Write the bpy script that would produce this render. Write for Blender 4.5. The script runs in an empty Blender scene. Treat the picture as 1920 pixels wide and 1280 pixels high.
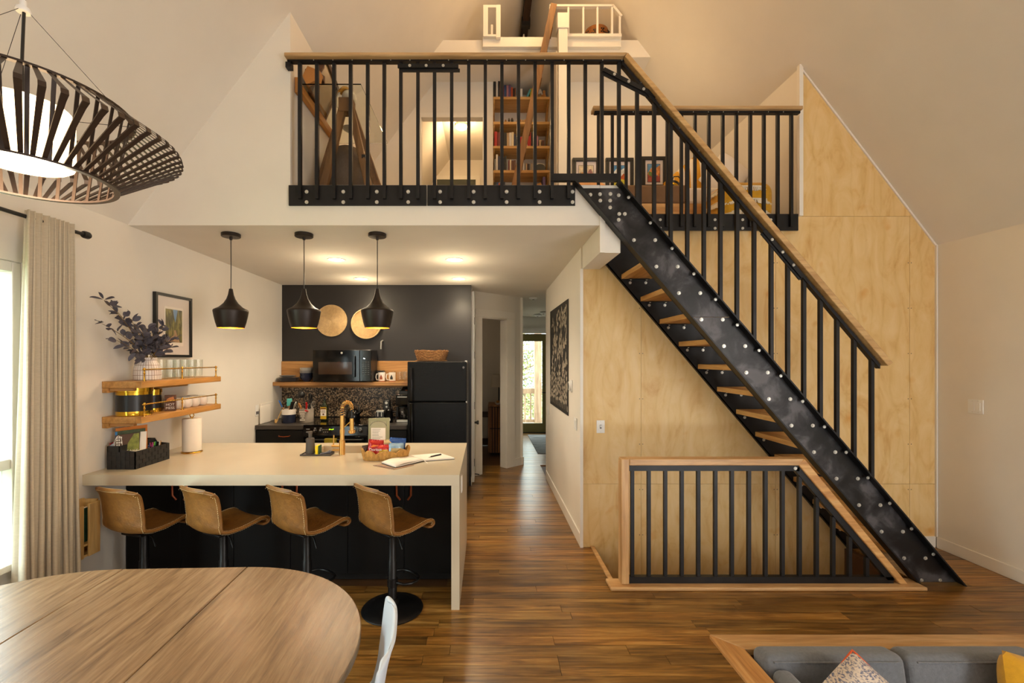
import bpy, bmesh, math, random
from mathutils import Vector, Matrix
R = random.Random(7)
SC = bpy.context.scene
COL = SC.collection
PI = math.pi
# ------------------------------------------------------------------ camera, world, exposure, big lights
cd = bpy.data.cameras.new('camera'); cam = bpy.data.objects.new('camera', cd); COL.objects.link(cam)
cam.location = (0, 0, 1.704); cam.rotation_euler = (PI / 2, 0, 0)
cd.lens = 16; cd.sensor_width = 36; cd.sensor_fit = 'HORIZONTAL'; cd.shift_x = 0.025; cd.shift_y = 0.01667
cd.clip_start = 0.05; cd.clip_end = 200
SC.camera = cam
SC.view_settings.view_transform = 'Standard'; SC.view_settings.look = 'None'
SC.view_settings.gamma = 1; SC.view_settings.use_curve_mapping = False
SC.view_settings.exposure = 0.48
try: SC.cycles.transparent_max_bounces = 40
except Exception: pass
wd = bpy.data.worlds.new('world'); SC.world = wd; wd.use_nodes = True
wd.node_tree.nodes['Background'].inputs[0].default_value = (0.86, 0.95, 1.0, 1)
wd.node_tree.nodes['Background'].inputs[1].default_value = 8.0

def lamp(kind, name, loc, power, col, size=0.1, size_y=None, rot=(0, 0, 0), spot=None, portal=False, spread=None):
    l = bpy.data.lights.new(name, kind); l.energy = power; l.color = col
    if kind == 'AREA':
        l.shape = 'RECTANGLE'; l.size = size; l.size_y = size_y or size
        if portal: l.cycles.is_portal = True
        if spread: l.spread = spread
    else:
        l.shadow_soft_size = size
    if kind == 'SPOT': l.spot_size = spot or 2.2; l.spot_blend = 0.6
    o = bpy.data.objects.new(name, l); COL.objects.link(o); o.location = loc; o.rotation_euler = rot
    return o
DAY = (1.0, 0.97, 0.92); WARM = (1.0, 0.70, 0.36); WARM2 = (1.0, 0.77, 0.48)
# assumed daylight from behind the camera: area lights added against the solid gable wall
lamp('AREA', 'assumed_gable_daylight', (0.6, -3.3, 1.3), 22, DAY, 5.6, 2.0, (PI / 2, 0, 0))
lamp('AREA', 'assumed_side_daylight', (3.95, -1.2, 1.2), 140, DAY, 2.6, 2.0, (0, PI / 2, -0.45))  # assumed side window: area light added, the right wall has no opening
lamp('AREA', 'assumed_upper_daylight', (0.66, -3.3, 4.3), 8, DAY, 2.6, 1.8, (PI / 2 - 0.12, 0, 0))  # added for an assumed upper window; the gable is closed here too
# warm point lights under the ridge, in the loft and the bedroom
lamp('POINT', 'assumed_ridge_light', (0.66, 4.7, 6.25), 22, (1.0, .62, .27), 0.07)  # assumed lamp under the ridge, unseen and without a fixture
lamp('POINT', 'roof_fill_light', (0.66, 2.2, 6.1), 40, (1.0, .64, .29), 0.2)  # unseen point added to brighten the roof slopes; no fan hangs there
lamp('POINT', 'loft_room_light', (-0.40, 7.15, 5.25), 13, (1, .68, .36), 0.08)
lamp('POINT', 'bed_nook_fill_light', (1.55, 5.1, 4.55), 7, WARM, 0.2)  # unseen point added to light the daybed nook; no fixture is modelled
lamp('POINT', 'bedroom_fill_light', (-.7, 8.0, 2.2), 1.6, WARM2, 0.1)  # fill added to lift the dark doorway; the table lamp is off
lamp('AREA', 'left_window_portal', (-2.86, 2.0, 1.4), 1, (1, 1, 1), 1.2, 1.75, (0, -PI / 2, 0), portal=True)
lamp('AREA', 'hall_door_portal', (0.98, 10.55, 1.2), 1, (1, 1, 1), 0.55, 1.9, (-PI / 2, 0, 0), portal=True)

# ------------------------------------------------------------------ helpers
F = 853.333; H = 1.704
def P(px, py, Y):
    return Vector(((px - 912) * Y / F, Y, H - (py - 672) * Y / F))
def lin(c):
    return tuple(((v / 255) / 12.92 if v / 255 <= 0.04045 else ((v / 255 + 0.055) / 1.055) ** 2.4) for v in c) + (1.0,)

class B:
    def __init__(s): s.v = []; s.f = []; s.m = []; s.mi = 0
    def add(s, vs, fs):
        o = len(s.v); s.v += [Vector(v) for v in vs]
        for f in fs: s.f.append([i + o for i in f]); s.m.append(s.mi)
        return s
    def box(s, x0, x1, y0, y1, z0, z1):
        return s.add([(x0, y0, z0), (x1, y0, z0), (x1, y1, z0), (x0, y1, z0), (x0, y0, z1), (x1, y0, z1), (x1, y1, z1), (x0, y1, z1)],
              [(0, 3, 2, 1), (4, 5, 6, 7), (0, 1, 5, 4), (1, 2, 6, 5), (2, 3, 7, 6), (3, 0, 4, 7)])
    def bar(s, p, q, w, h, up=(0, 0, 1)):
        p = Vector(p); q = Vector(q); d = (q - p).normalized(); u = Vector(up); a = d.cross(u)
        if a.length < 1e-4: a = d.cross(Vector((0, 1, 0)))
        a.normalize(); b = a.cross(d).normalized(); a = a * w / 2; b = b * h / 2
        return s.add([p - a - b, p + a - b, p + a + b, p - a + b, q - a - b, q + a - b, q + a + b, q - a + b],
              [(0, 1, 2, 3), (7, 6, 5, 4), (0, 4, 5, 1), (1, 5, 6, 2), (2, 6, 7, 3), (3, 7, 4, 0)])
    def tube(s, pts, r, n=8, closed=False):
        pts = [Vector(p) for p in pts]; k = len(pts); rs = r if isinstance(r, (list, tuple)) else [r] * k
        vs = []; prev = None
        for i in range(k):
            if closed: d = pts[(i + 1) % k] - pts[i - 1]
            else: d = pts[min(i + 1, k - 1)] - pts[max(i - 1, 0)]
            d.normalize()
            if prev is None:
                a = d.cross(Vector((0, 0, 1)))
                if a.length < 0.05: a = d.cross(Vector((1, 0, 0)))
            else:
                a = prev - d * prev.dot(d)
            a.normalize(); prev = a; b = d.cross(a)
            for j in range(n):
                t = 2 * PI * j / n; vs.append(pts[i] + (a * math.cos(t) + b * math.sin(t)) * rs[i])
        fs = []
        for i in range(k if closed else k - 1):
            for j in range(n):
                i2 = (i + 1) % k
                fs.append((i * n + j, i * n + (j + 1) % n, i2 * n + (j + 1) % n, i2 * n + j))
        if not closed: fs += [tuple(range(n - 1, -1, -1)), tuple((k - 1) * n + j for j in range(n))]
        return s.add(vs, fs)
    def lathe(s, prof, c=(0, 0, 0), n=24, M=None):
        vs = []; idx = []
        for r, z in prof:
            if r <= 1e-6: idx.append([len(vs)]); vs.append(Vector((0, 0, z)))
            else:
                idx.append([len(vs) + j for j in range(n)])
                vs += [Vector((r * math.cos(2 * PI * j / n), r * math.sin(2 * PI * j / n), z)) for j in range(n)]
        fs = []
        for a, b in zip(idx[:-1], idx[1:]):
            for j in range(n):
                k = (j + 1) % n
                if len(a) == 1 and len(b) == 1: continue
                if len(a) == 1: fs.append((a[0], b[k], b[j]))
                elif len(b) == 1: fs.append((a[j], a[k], b[0]))
                else: fs.append((a[j], a[k], b[k], b[j]))
        c = Vector(c)
        vs = [(M @ v if M else v) + c for v in vs]
        return s.add(vs, fs)
    def prism(s, pts, ax, a, b):
        n = len(pts)
        mk = {'X': lambda u, v, w: (w, u, v), 'Y': lambda u, v, w: (u, w, v), 'Z': lambda u, v, w: (u, v, w)}[ax]
        vs = [mk(u, v, a) for u, v in pts] + [mk(u, v, b) for u, v in pts]
        fs = [tuple(range(n)), tuple(range(2 * n - 1, n - 1, -1))] + [(i, i + n, (i + 1) % n + n, (i + 1) % n) for i in range(n)]
        return s.add(vs, fs)
    def sph(s, c, r, n=14, m=9, p=1.0):
        if not isinstance(r, (list, tuple)): r = (r, r, r)
        pr = []
        for i in range(m + 1):
            t = -PI / 2 + PI * i / m
            pr.append((math.cos(t) if 0 < i < m else 0, math.sin(t)))
        o = len(s.v); s.lathe(pr, (0, 0, 0), n)
        for i in range(o, len(s.v)):
            v = s.v[i]
            if p != 1.0: v = Vector([math.copysign(abs(q) ** p, q) for q in v])
            s.v[i] = Vector((v.x * r[0] + c[0], v.y * r[1] + c[1], v.z * r[2] + c[2]))
        return s
    def surf(s, fn, nu, nv, flip=False):
        vs = [fn(i / nu, j / nv) for j in range(nv + 1) for i in range(nu + 1)]
        w = nu + 1; fs = []
        for j in range(nv):
            for i in range(nu):
                q = (j * w + i, j * w + i + 1, (j + 1) * w + i + 1, (j + 1) * w + i)
                fs.append(q[::-1] if flip else q)
        return s.add(vs, fs)
    def xf(s, M, start=0):
        for i in range(start, len(s.v)): s.v[i] = M @ s.v[i]
        return s
    def obj(s, name, mat, par=None, smooth=False, bev=0, seg=2, sub=0, solid=0, kind=None, label=None, off=True, fix=True):
        me = bpy.data.meshes.new(name)
        o0 = Vector((0, 0, 0)); q = par
        if off:
            while q is not None: o0 = o0 + q.location; q = q.parent
        me.from_pydata([v - o0 for v in s.v], [], s.f)
        mats = mat if isinstance(mat, (list, tuple)) else [mat]
        for m in mats: me.materials.append(m)
        if len(mats) > 1: me.polygons.foreach_set('material_index', s.m)
        if fix:
            bm = bmesh.new(); bm.from_mesh(me); bmesh.ops.recalc_face_normals(bm, faces=bm.faces); bm.to_mesh(me); bm.free()
        o = bpy.data.objects.new(name, me); COL.objects.link(o)
        if par is not None: o.parent = par
        if solid:
            md = o.modifiers.new('solid', 'SOLIDIFY'); md.thickness = solid; md.offset = 0
        if bev:
            md = o.modifiers.new('bevel', 'BEVEL'); md.width = bev; md.segments = seg; md.limit_method = 'ANGLE'; md.angle_limit = 0.6
            smooth = True
        if sub:
            md = o.modifiers.new('sub', 'SUBSURF'); md.levels = sub; md.render_levels = sub
        if smooth:
            me.polygons.foreach_set('use_smooth', [True] * len(me.polygons))
            if not sub: me.set_sharp_from_angle(angle=math.radians(42))
        if kind: o['kind'] = kind
        if label: o['label'] = label
        return o

def tag(o, label, cat, group=None):
    o['label'] = label; o['category'] = cat
    if group: o['group'] = group
    return o
def thing(name, label, cat, loc=(0, 0, 0), group=None):
    o = bpy.data.objects.new(name, None); COL.objects.link(o); o.location = loc; o.empty_display_size = 0.1
    return tag(o, label, cat, group)
def struct(o):
    o['kind'] = 'structure'; return o
def sroot(name, loc=(0, 0, 0)):
    o = bpy.data.objects.new(name, None); COL.objects.link(o); o.location = loc; o['kind'] = 'structure'; return o
def copy_tree(o, par=None):
    c = o.copy(); COL.objects.link(c)
    if par is not None: c.parent = par
    for ch in list(o.children): copy_tree(ch, c)
    return c
def text(body, size, M, mat, par, name='lettering', ext=0.0006, sx=1.0):
    cu = bpy.data.curves.new(name, 'FONT'); cu.body = body; cu.size = size; cu.extrude = ext; cu.align_x = 'CENTER'; cu.align_y = 'CENTER'
    cu.materials.append(mat); o = bpy.data.objects.new(name, cu); COL.objects.link(o)
    o.parent = par
    p = Vector((0, 0, 0)); q = par
    while q is not None: p = p + q.location; q = q.parent
    bpy.context.view_layer.update(); me = bpy.data.meshes.new_from_object(o.evaluated_get(bpy.context.evaluated_depsgraph_get())); bpy.data.objects.remove(o)
    o = bpy.data.objects.new(name, me); COL.objects.link(o); o.parent = par
    o.matrix_basis = Matrix.Translation(-p) @ M @ Matrix.Diagonal((sx, 1, 1, 1))
    return o
FRONT = Matrix.Rotation(PI / 2, 4, 'X')      # text facing -Y
def TR(x, y, z): return Matrix.Translation((x, y, z))

# ------------------------------------------------------------------ materials
def nodes(name):
    m = bpy.data.materials.new(name); m.use_nodes = True; nt = m.node_tree
    return m, nt, nt.nodes['Principled BSDF']
def mix(nt, fac, a, b, mode='MIX'):
    n = nt.nodes.new('ShaderNodeMix'); n.data_type = 'RGBA'; n.blend_type = mode
    for sock, val in ((n.inputs[0], fac), (n.inputs[6], a), (n.inputs[7], b)):
        if hasattr(val, 'type') and hasattr(val, 'links'): nt.links.new(val, sock)
        else: sock.default_value = val
    return n.outputs[2]
def coords(nt, kind='Object', scale=(1, 1, 1), rnd=False, rot=(0, 0, 0)):
    if kind == 'World': src = nt.nodes.new('ShaderNodeNewGeometry').outputs['Position']
    else: src = nt.nodes.new('ShaderNodeTexCoord').outputs[kind]
    if rnd:
        oi = nt.nodes.new('ShaderNodeObjectInfo'); mm = nt.nodes.new('ShaderNodeVectorMath'); mm.operation = 'SCALE'
        cb = nt.nodes.new('ShaderNodeCombineXYZ'); nt.links.new(oi.outputs['Random'], cb.inputs[0]); nt.links.new(oi.outputs['Random'], cb.inputs[1])
        nt.links.new(cb.outputs[0], mm.inputs[0]); mm.inputs['Scale'].default_value = 37.0
        ad = nt.nodes.new('ShaderNodeVectorMath'); nt.links.new(src, ad.inputs[0]); nt.links.new(mm.outputs[0], ad.inputs[1]); src = ad.outputs[0]
    mp = nt.nodes.new('ShaderNodeMapping'); mp.inputs['Scale'].default_value = scale; mp.inputs['Rotation'].default_value = rot
    nt.links.new(src, mp.inputs[0]); return mp.outputs[0]
def noise(nt, vec, scale, detail=4, dist=0, rough=0.55):
    n = nt.nodes.new('ShaderNodeTexNoise'); n.inputs['Scale'].default_value = scale; n.inputs['Detail'].default_value = detail
    n.inputs['Distortion'].default_value = dist; n.inputs['Roughness'].default_value = rough; nt.links.new(vec, n.inputs['Vector']); return n.outputs[0]
def ramp(nt, fac, stops):
    n = nt.nodes.new('ShaderNodeValToRGB'); e = n.color_ramp.elements
    while len(e) < len(stops): e.new(0.5)
    for el, (p, c) in zip(e, stops): el.position = p; el.color = c
    nt.links.new(fac, n.inputs[0]); return n.outputs[0]
def bump(nt, bs, h, strength, dist=0.01):
    n = nt.nodes.new('ShaderNodeBump'); n.inputs['Strength'].default_value = strength; n.inputs['Distance'].default_value = dist
    nt.links.new(h, n.inputs['Height']); nt.links.new(n.outputs[0], bs.inputs['Normal'])
def mat(name, c, rough=0.5, metal=0, var=0.08, scale=6, stretch=(1, 1, 1), bmp=0, bsc=None, rnd=0, emit=0, ecol=None, spec=None, coat=0, sheen=0):
    m, nt, bs = nodes(name); c = lin(c)
    bs.inputs['Roughness'].default_value = rough; bs.inputs['Metallic'].default_value = metal
    if spec is not None: bs.inputs['Specular IOR Level'].default_value = spec
    if coat: bs.inputs['Coat Weight'].default_value = coat; bs.inputs['Coat Roughness'].default_value = 0.12
    if sheen: bs.inputs['Sheen Weight'].default_value = sheen
    vec = coords(nt, 'Object', stretch)
    nz = noise(nt, vec, scale)
    a = tuple(v * (1 - var) for v in c[:3]) + (1,); b = tuple(min(1, v * (1 + var)) for v in c[:3]) + (1,)
    out = ramp(nt, nz, [(0.3, a), (0.7, b)])
    if rnd:
        oi = nt.nodes.new('ShaderNodeObjectInfo')
        rr = ramp(nt, oi.outputs['Random'], [(0, (1 - rnd, 1 - rnd, 1 - rnd, 1)), (1, (1, 1, 1, 1))])
        out = mix(nt, 1.0, out, rr, 'MULTIPLY')
    nt.links.new(out, bs.inputs['Base Color'])
    if bmp: bump(nt, bs, noise(nt, vec, bsc or scale * 8, 3), bmp)
    if emit:
        bs.inputs['Emission Color'].default_value = lin(ecol) if ecol else c; bs.inputs['Emission Strength'].default_value = emit
    return m
def wood(name, cols, ax='X', rough=0.4, sc=1.0, rnd=0.0, bmp=0.15, coords_kind='Object', contrast=(0.3, 0.52, 0.72), coat=0, stain=0, st=None):
    m, nt, bs = nodes(name); bs.inputs['Roughness'].default_value = rough
    if coat: bs.inputs['Coat Weight'].default_value = coat; bs.inputs['Coat Roughness'].default_value = 0.2
    st = st or {'X': (1.1, 14, 14), 'Y': (14, 1.1, 14), 'Z': (14, 14, 1.1)}[ax]
    vec = coords(nt, coords_kind, tuple(v * sc for v in st), rnd=rnd > 0)
    n1 = noise(nt, vec, 1.0, 7, 0.7, 0.6)
    fine = noise(nt, vec, 5.0, 5, 0.2, 0.6)
    c = [lin(k) for k in cols]
    out = ramp(nt, n1, list(zip(contrast, c)))
    out = mix(nt, 0.35, out, ramp(nt, fine, [(0.35, (0.5, 0.5, 0.5, 1)), (0.62, (1, 1, 1, 1))]), 'MULTIPLY')
    if rnd:
        oi = nt.nodes.new('ShaderNodeObjectInfo')
        k = 1 - rnd
        rr = ramp(nt, oi.outputs['Random'], [(0, (k, k * 0.97, k * 0.93, 1)), (0.35, (1 - rnd * .45,) * 3 + (1,)), (0.6, (1, 1, 1, 1)), (0.85, (1, 0.9, 0.8, 1)), (1, (1.0, 1.0, .96, 1))])
        out = mix(nt, 1.0, out, rr, 'MULTIPLY')
    if stain:
        st_ = noise(nt, coords(nt, 'World', (1.0, 3.2, 1)), 1.3, 5, .4, .62); out = mix(nt, stain, out, ramp(nt, st_, [(.36, (.42, .36, .3, 1)), (.56, (1, 1, 1, 1))]), 'MULTIPLY')
    nt.links.new(out, bs.inputs['Base Color'])
    if bmp: bump(nt, bs, fine, bmp, 0.004)
    return m
def glassm(name, tint=(1, 1, 1), rough=0.0, ior=1.45):
    m, nt, bs = nodes(name); bs.inputs['Base Color'].default_value = tint + (1,); bs.inputs['Roughness'].default_value = rough
    bs.inputs['Transmission Weight'].default_value = 1; bs.inputs['IOR'].default_value = ior; return m
def panem(name, tint=(0.96, 1, 0.98), refl=0.06, rough=0.02):
    m = bpy.data.materials.new(name); m.use_nodes = True; nt = m.node_tree; nt.nodes.clear()
    t = nt.nodes.new('ShaderNodeBsdfTransparent'); t.inputs[0].default_value = tint + (1,)
    g = nt.nodes.new('ShaderNodeBsdfGlossy'); g.inputs['Roughness'].default_value = rough
    mx = nt.nodes.new('ShaderNodeMixShader'); lw = nt.nodes.new('ShaderNodeLayerWeight'); pw = nt.nodes.new('ShaderNodeMath'); pw.operation = 'POWER'; pw.inputs[1].default_value = 4; nt.links.new(lw.outputs['Facing'], pw.inputs[0])
    fr = nt.nodes.new('ShaderNodeMath'); fr.operation = 'MULTIPLY_ADD'; fr.inputs[1].default_value = 0.55; fr.inputs[2].default_value = refl * .6; nt.links.new(pw.outputs[0], fr.inputs[0])
    nt.links.new(fr.outputs[0], mx.inputs[0]); nt.links.new(t.outputs[0], mx.inputs[1]); nt.links.new(g.outputs[0], mx.inputs[2])
    o = nt.nodes.new('ShaderNodeOutputMaterial'); nt.links.new(mx.outputs[0], o.inputs[0]); return m
def emitm(name, c, s):
    m, nt, bs = nodes(name); bs.inputs['Base Color'].default_value = lin(c); bs.inputs['Emission Color'].default_value = lin(c)
    bs.inputs['Emission Strength'].default_value = s; return m

M_WALL = mat('painted_plaster', (228, 221, 210), 0.85, var=0.02, scale=3, bmp=0.05, bsc=160)
M_TRIM = mat('white_trim_paint', (232, 226, 216), 0.45, var=0.02)
M_BLACKWALL = mat('black_wall_paint', (36, 33, 33), 0.42, var=0.08, scale=4)
M_STEEL = mat('black_steel', (34, 33, 34), 0.42, 0.5, var=0.35, scale=5, bmp=0.04)
M_BOLT = mat('zinc_bolt', (205, 203, 195), 0.35, 0.75, var=0.1)
def steel_smear():
    m, nt, bs = nodes('smeared_black_steel'); vec = coords(nt, 'Object', (1, 1, 1), rot=(0, 0.86, 0))
    n1 = noise(nt, vec, 5.0, 5, 0.35)
    c = ramp(nt, n1, [(0.42, lin((24, 22, 22))), (0.53, lin((46, 44, 46))), (0.64, lin((88, 85, 87)))])
    nt.links.new(c, bs.inputs['Base Color']); bs.inputs['Metallic'].default_value = 0.35
    rr = ramp(nt, n1, [(0.3, (0.32,) * 3 + (1,)), (0.7, (0.5,) * 3 + (1,))]); nt.links.new(rr, bs.inputs['Roughness'])
    return m
M_SMEAR = steel_smear()
M_RAIL = wood('oak_handrail', [(160, 124, 80), (192, 156, 108), (208, 176, 130)], 'X', 0.42)
M_TREAD = wood('fir_tread', [(178, 124, 64), (212, 164, 98), (228, 184, 120)], 'Y', 0.45)
M_FIR = wood('fir_trim', [(174, 128, 78), (204, 160, 108), (220, 184, 136)], 'X', 0.4)
M_FIRZ = wood('fir_post', [(174, 128, 78), (204, 160, 108), (220, 184, 136)], 'Z', 0.4)
M_SHELF = wood('pine_shelf', [(146, 98, 46), (190, 138, 74), (212, 164, 100)], 'Y', 0.45)
M_SHELFX = wood('kitchen_shelf_wood', [(132, 90, 46), (182, 130, 72), (206, 160, 100)], 'X', 0.42)
M_PLANK = wood('oak_floor', [(80, 52, 20), (158, 112, 50), (194, 152, 86)], 'X', 0.34, 0.8, rnd=0.45, coords_kind='World', bmp=0.12, coat=0.25, stain=0.6, st=(2.6, 40, 40))
M_TABLE = wood('oak_table', [(84, 64, 43), (136, 107, 76), (160, 132, 99)], 'Y', 0.27, 2.6, bmp=0.10, contrast=(0.24, 0.46, 0.72))
def plywood():
    m, nt, bs = nodes('birch_plywood'); bs.inputs['Roughness'].default_value = 0.5
    vec = coords(nt, 'World', (1.7, 1, 0.7), rnd=True)
    n1 = noise(nt, vec, 2.6, 6, 2.2, 0.6)
    w = nt.nodes.new('ShaderNodeTexWave'); w.inputs['Scale'].default_value = 1.3; w.inputs['Distortion'].default_value = 9; w.inputs['Detail'].default_value = 3
    w.inputs['Detail Scale'].default_value = 1.2; nt.links.new(vec, w.inputs['Vector'])
    c = ramp(nt, n1, [(0.28, lin((206, 158, 90))), (0.45, lin((222, 186, 122))), (0.75, lin((232, 202, 148)))])
    c = mix(nt, 0.13, c, ramp(nt, w.outputs['Color'], [(0.0, lin((188, 144, 86))), (0.10, lin((222, 190, 136))), (1, lin((230, 202, 154)))]))
    k = noise(nt, coords(nt, 'World', (1, 1, 1), rnd=True), 5, 2)
    c = mix(nt, 1.0, c, ramp(nt, k, [(0.2, lin((240, 204, 146))), (0.36, (1, 1, 1, 1))]), 'MULTIPLY')
    nt.links.new(c, bs.inputs['Base Color']); return m
M_PLY = plywood()
M_COUNTER = mat('cream_quartz', (200, 188, 165), 0.22, var=0.035, scale=2.2)
M_CABBLACK = mat('black_cabinet_paint', (13, 12, 12), 0.55, var=0.1, spec=.25)
M_DARKCOUNTER = mat('dark_counter', (62, 56, 52), 0.35, var=0.12, scale=30)
M_LEATHER = mat('tan_leather', (132, 89, 38), 0.48, var=0.24, scale=16, bmp=0.25, bsc=60)
M_THREAD = mat('cream_thread', (226, 200, 150), 0.8)
M_STOOLBLACK = mat('black_stool_metal', (22, 20, 20), 0.4, 0.4)
M_BRASS = mat('brass', (212, 165, 70), 0.25, 0.95, var=0.05)
M_BRUSHBRASS = mat('brushed_brass', (206, 158, 88), 0.34, 0.85, var=0.06)
M_GLOSSBLACK = mat('gloss_black', (10, 9, 9), 0.1, var=0.02, spec=.4)
M_SATBLACK = mat('satin_black', (26, 25, 25), 0.4, var=0.08)
M_FRIDGE = mat('textured_black_fridge', (7, 7, 7), 0.24, var=0.1, bmp=0.35, bsc=190, spec=.18)
M_PENDANT = mat('pendant_dark_bronze', (44, 35, 30), 0.42, 0.5, var=0.05)
M_WHITE = mat('white_plastic', (232, 230, 226), 0.4, var=0.01)
M_CERAM = mat('white_ceramic', (230, 222, 212), 0.2, var=0.02)
M_GREYCERAM = mat('grey_ceramic', (96, 94, 98), 0.35, var=0.08)
M_NAVY = mat('navy_glaze', (36, 42, 62), 0.25, var=0.12)
M_GLASS = None
M_PANE = panem('window_glass'); M_GLASS = panem('clear_glass', (.97, .98, .97), .09)
M_PAPER = mat('white_paper', (236, 228, 216), 0.8, var=0.02)
M_COPPER = mat('copper_strap', (150, 76, 40), 0.4, 0.5, var=0.1)
M_GREYFAB = mat('grey_sofa_fabric', (104, 106, 110), 0.9, var=0.14, scale=60, bmp=0.3, bsc=220, sheen=0.3)
M_MUSTARD = mat('mustard_cloth', (206, 152, 22), 0.85, var=0.1, scale=25, bmp=0.2, sheen=0.2)
M_LINEN = mat('linen_curtain', (196, 184, 162), 0.9, var=0.06, scale=40, stretch=(1, 1, 3), bmp=0.15, bsc=200, sheen=0.2)
M_FRINGE = mat('cream_fringe', (232, 220, 196), 0.9, var=0.05)
# ------------------------------------------------------------------ room shell
XL, XR, XRIDGE, K, ZE = -2.74, 4.07, 0.665, 1.31, 2.73
def roofz(x): return ZE + K * (x - XL) if x < XRIDGE else ZE + K * (XR - x)
ZR = roofz(XRIDGE)
SX0, SX1, SY0, SY1 = 0.99, 3.24, 3.47, 4.118          # stair opening in the floor
PX0, PY1 = 1.50, 2.64                                  # sunken seating pit (inner edge of its kerb)
b = B()
b.box(XL - .1, PX0, -3.4, PY1, -.25, -.014).box(XL - .1, XR + .1, PY1, SY0, -.25, -.014).box(XL - .1, SX0, SY0, SY1, -.25, -.014)
b.box(SX1, XR + .1, SY0, SY1, -.25, -.014).box(XL - .1, .859, SY1, 10.5, -.25, -.014).box(.859, 2.7, 6.5, 10.5, -.25, -.014)
b.box(PX0, XR + .1, -3.4, PY1, -.95, -.85)
FLOOR = struct(b.obj('floor', mat('subfloor', (90, 58, 30), 0.6)))
unit = B().box(-.5, .5, -.5, .5, -.5, .5)
plank_mesh = None
def plank(x0, x1, y0, y1):
    global plank_mesh
    g = 0.0012
    if plank_mesh is None:
        o = unit.obj('plank', M_PLANK, FLOOR, off=False); plank_mesh = o.data
    else:
        o = bpy.data.objects.new('plank', plank_mesh); COL.objects.link(o); o.parent = FLOOR
    o.scale = (x1 - x0 - 2 * g, y1 - y0 - 2 * g, 0.0138)
    o.location = ((x0 + x1) / 2, (y0 + y1) / 2, -0.0069 + R.uniform(-.0006, .0004))
rest = B(); W = 0.088
y = 1.30; n_plank = 0
def spans(yc):
    if yc < PY1 + .02 + .12: return [(XL, PX0 - .13)]
    if yc < SY0 - .08: return [(XL, XR)]
    if yc < SY1: return [(-.3, SX0 - .05), (SX1 + .05, XR)]
    if yc < 6.5: return [(-.3, .859)]
    return [(-.6, .86)] if yc < 7.3 else [(.5, 1.5)]
while y < 10.38:
    for a, c in spans(y + W / 2):
        x = a - R.uniform(0, .9); first = True
        while x < c:
            L = R.uniform(.55, 1.9); x0 = max(a, x); x1 = min(c, x + L)
            if c - x1 < .25: x1 = c; L = c - x
            if x1 - x0 > .03:
                vis = (y > 1.9 or x1 > -.6) and not (y < 2.6 and x1 < -1.9) and x1 > -2.6
                if vis and n_plank < 298: plank(x0, x1, y, y + W); n_plank += 1
                else: rest.box(x0 + .001, x1 - .001, y + .001, y + W - .001, -.0138, 0)
            x += L
    y += W
rest.box(XL, PX0 - .13, -3.4, 1.3, -.0138, 0).box(-2.6, -.3, 6.5, 9.0, -.0138, -.001)
rest.obj('floorboards_beyond', M_PLANK, FLOOR, kind='stuff')
# roof slopes, ridge beam, gables
b = B(); b.prism([(XL - .25, ZE - .33), (XRIDGE, ZR), (XRIDGE, ZR + .2), (XL - .25, ZE - .1)], 'Y', -3.4, 9.3); struct(b.obj('ceiling_left', M_WALL))
b = B(); b.prism([(XR + .25, ZE - .33), (XRIDGE, ZR), (XRIDGE, ZR + .2), (XR + .25, ZE - .1)], 'Y', -3.4, 9.3); struct(b.obj('ceiling_right', M_WALL))
M_BEAMD = wood('dark_ridge_wood', [(40, 26, 18), (62, 42, 28), (84, 58, 38)], 'Y', 0.6)
rb = struct(B().box(.565, .665, -3.2, 9.1, 6.93, 7.2).obj('ridge_beam', M_BEAMD))
q = B().box(.55, .68, 7.05, 7.13, 6.86, 7.0).box(.58, .65, 7.13, 7.45, 6.9, 6.94); q.obj('joint_plate', M_SATBLACK, rb)
B().tube([(.60, 7.3, 6.9), (.59, 7.3, 6.7), (.61, 7.31, 6.5), (.60, 7.3, 6.3), (.57, 7.3, 6.15)], [.012, .03, .022, .035, .01], 7).obj('hanging_strap', M_PAPER, rb, smooth=True)
struct(B().prism([(XL, -.2), (XR, -.2), (XR, ZE), (XRIDGE, ZR), (XL, ZE)], 'Y', -3.55, -3.4).obj('wall_rear', M_WALL))
struct(B().prism([(-.72, 5.4), (2.05, 5.4), (XRIDGE, ZR)], 'Y', 9.2, 9.3).obj('wall_gable', M_WALL))
# side walls; the left one has the window opening
WY0, WY1, WZ0, WZ1 = 1.05, 2.70, .50, 2.27
b = B(); b.box(XL - .16, XL, -3.4, WY0, 0, ZE).box(XL - .16, XL, WY1, 6.2, 0, ZE).box(XL - .16, XL, WY0, WY1, 0, WZ0).box(XL - .16, XL, WY0, WY1, WZ1, ZE)
struct(b.obj('wall_left', M_WALL))
struct(B().box(XR, XR + .1, -3.4, 4.3, -.95, ZE + .02).obj('wall_right', M_WALL))
w1 = sroot('window_1', (XL - .08, 1.9, 1.4))
fr = B().box(XL - .13, XL - .02, WY0 + .001, WY0 + .05, WZ0 + .041, WZ1 - .001).box(XL - .13, XL - .02, WY1 - .05, WY1 - .001, WZ0 + .041, WZ1 - .001).box(XL - .13, XL - .02, WY0 + .051, WY1 - .051, WZ1 - .06, WZ1 - .001).box(XL - .13, XL + .05, WY0 + .001, WY1 - .001, WZ0 + .001, WZ0 + .04).box(XL - .12, XL - .03, WY0 + .051, WY1 - .051, 1.06, 1.12)
fr.obj('window_frame', M_TRIM, w1, bev=.004)
for za, zb in ((WZ0 + .04, 1.06), (1.12, WZ1 - .06)): B().box(XL - .085, XL - .079, WY0 + .05, WY1 - .05, za, zb).obj('window_pane', M_PANE, w1)
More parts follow.
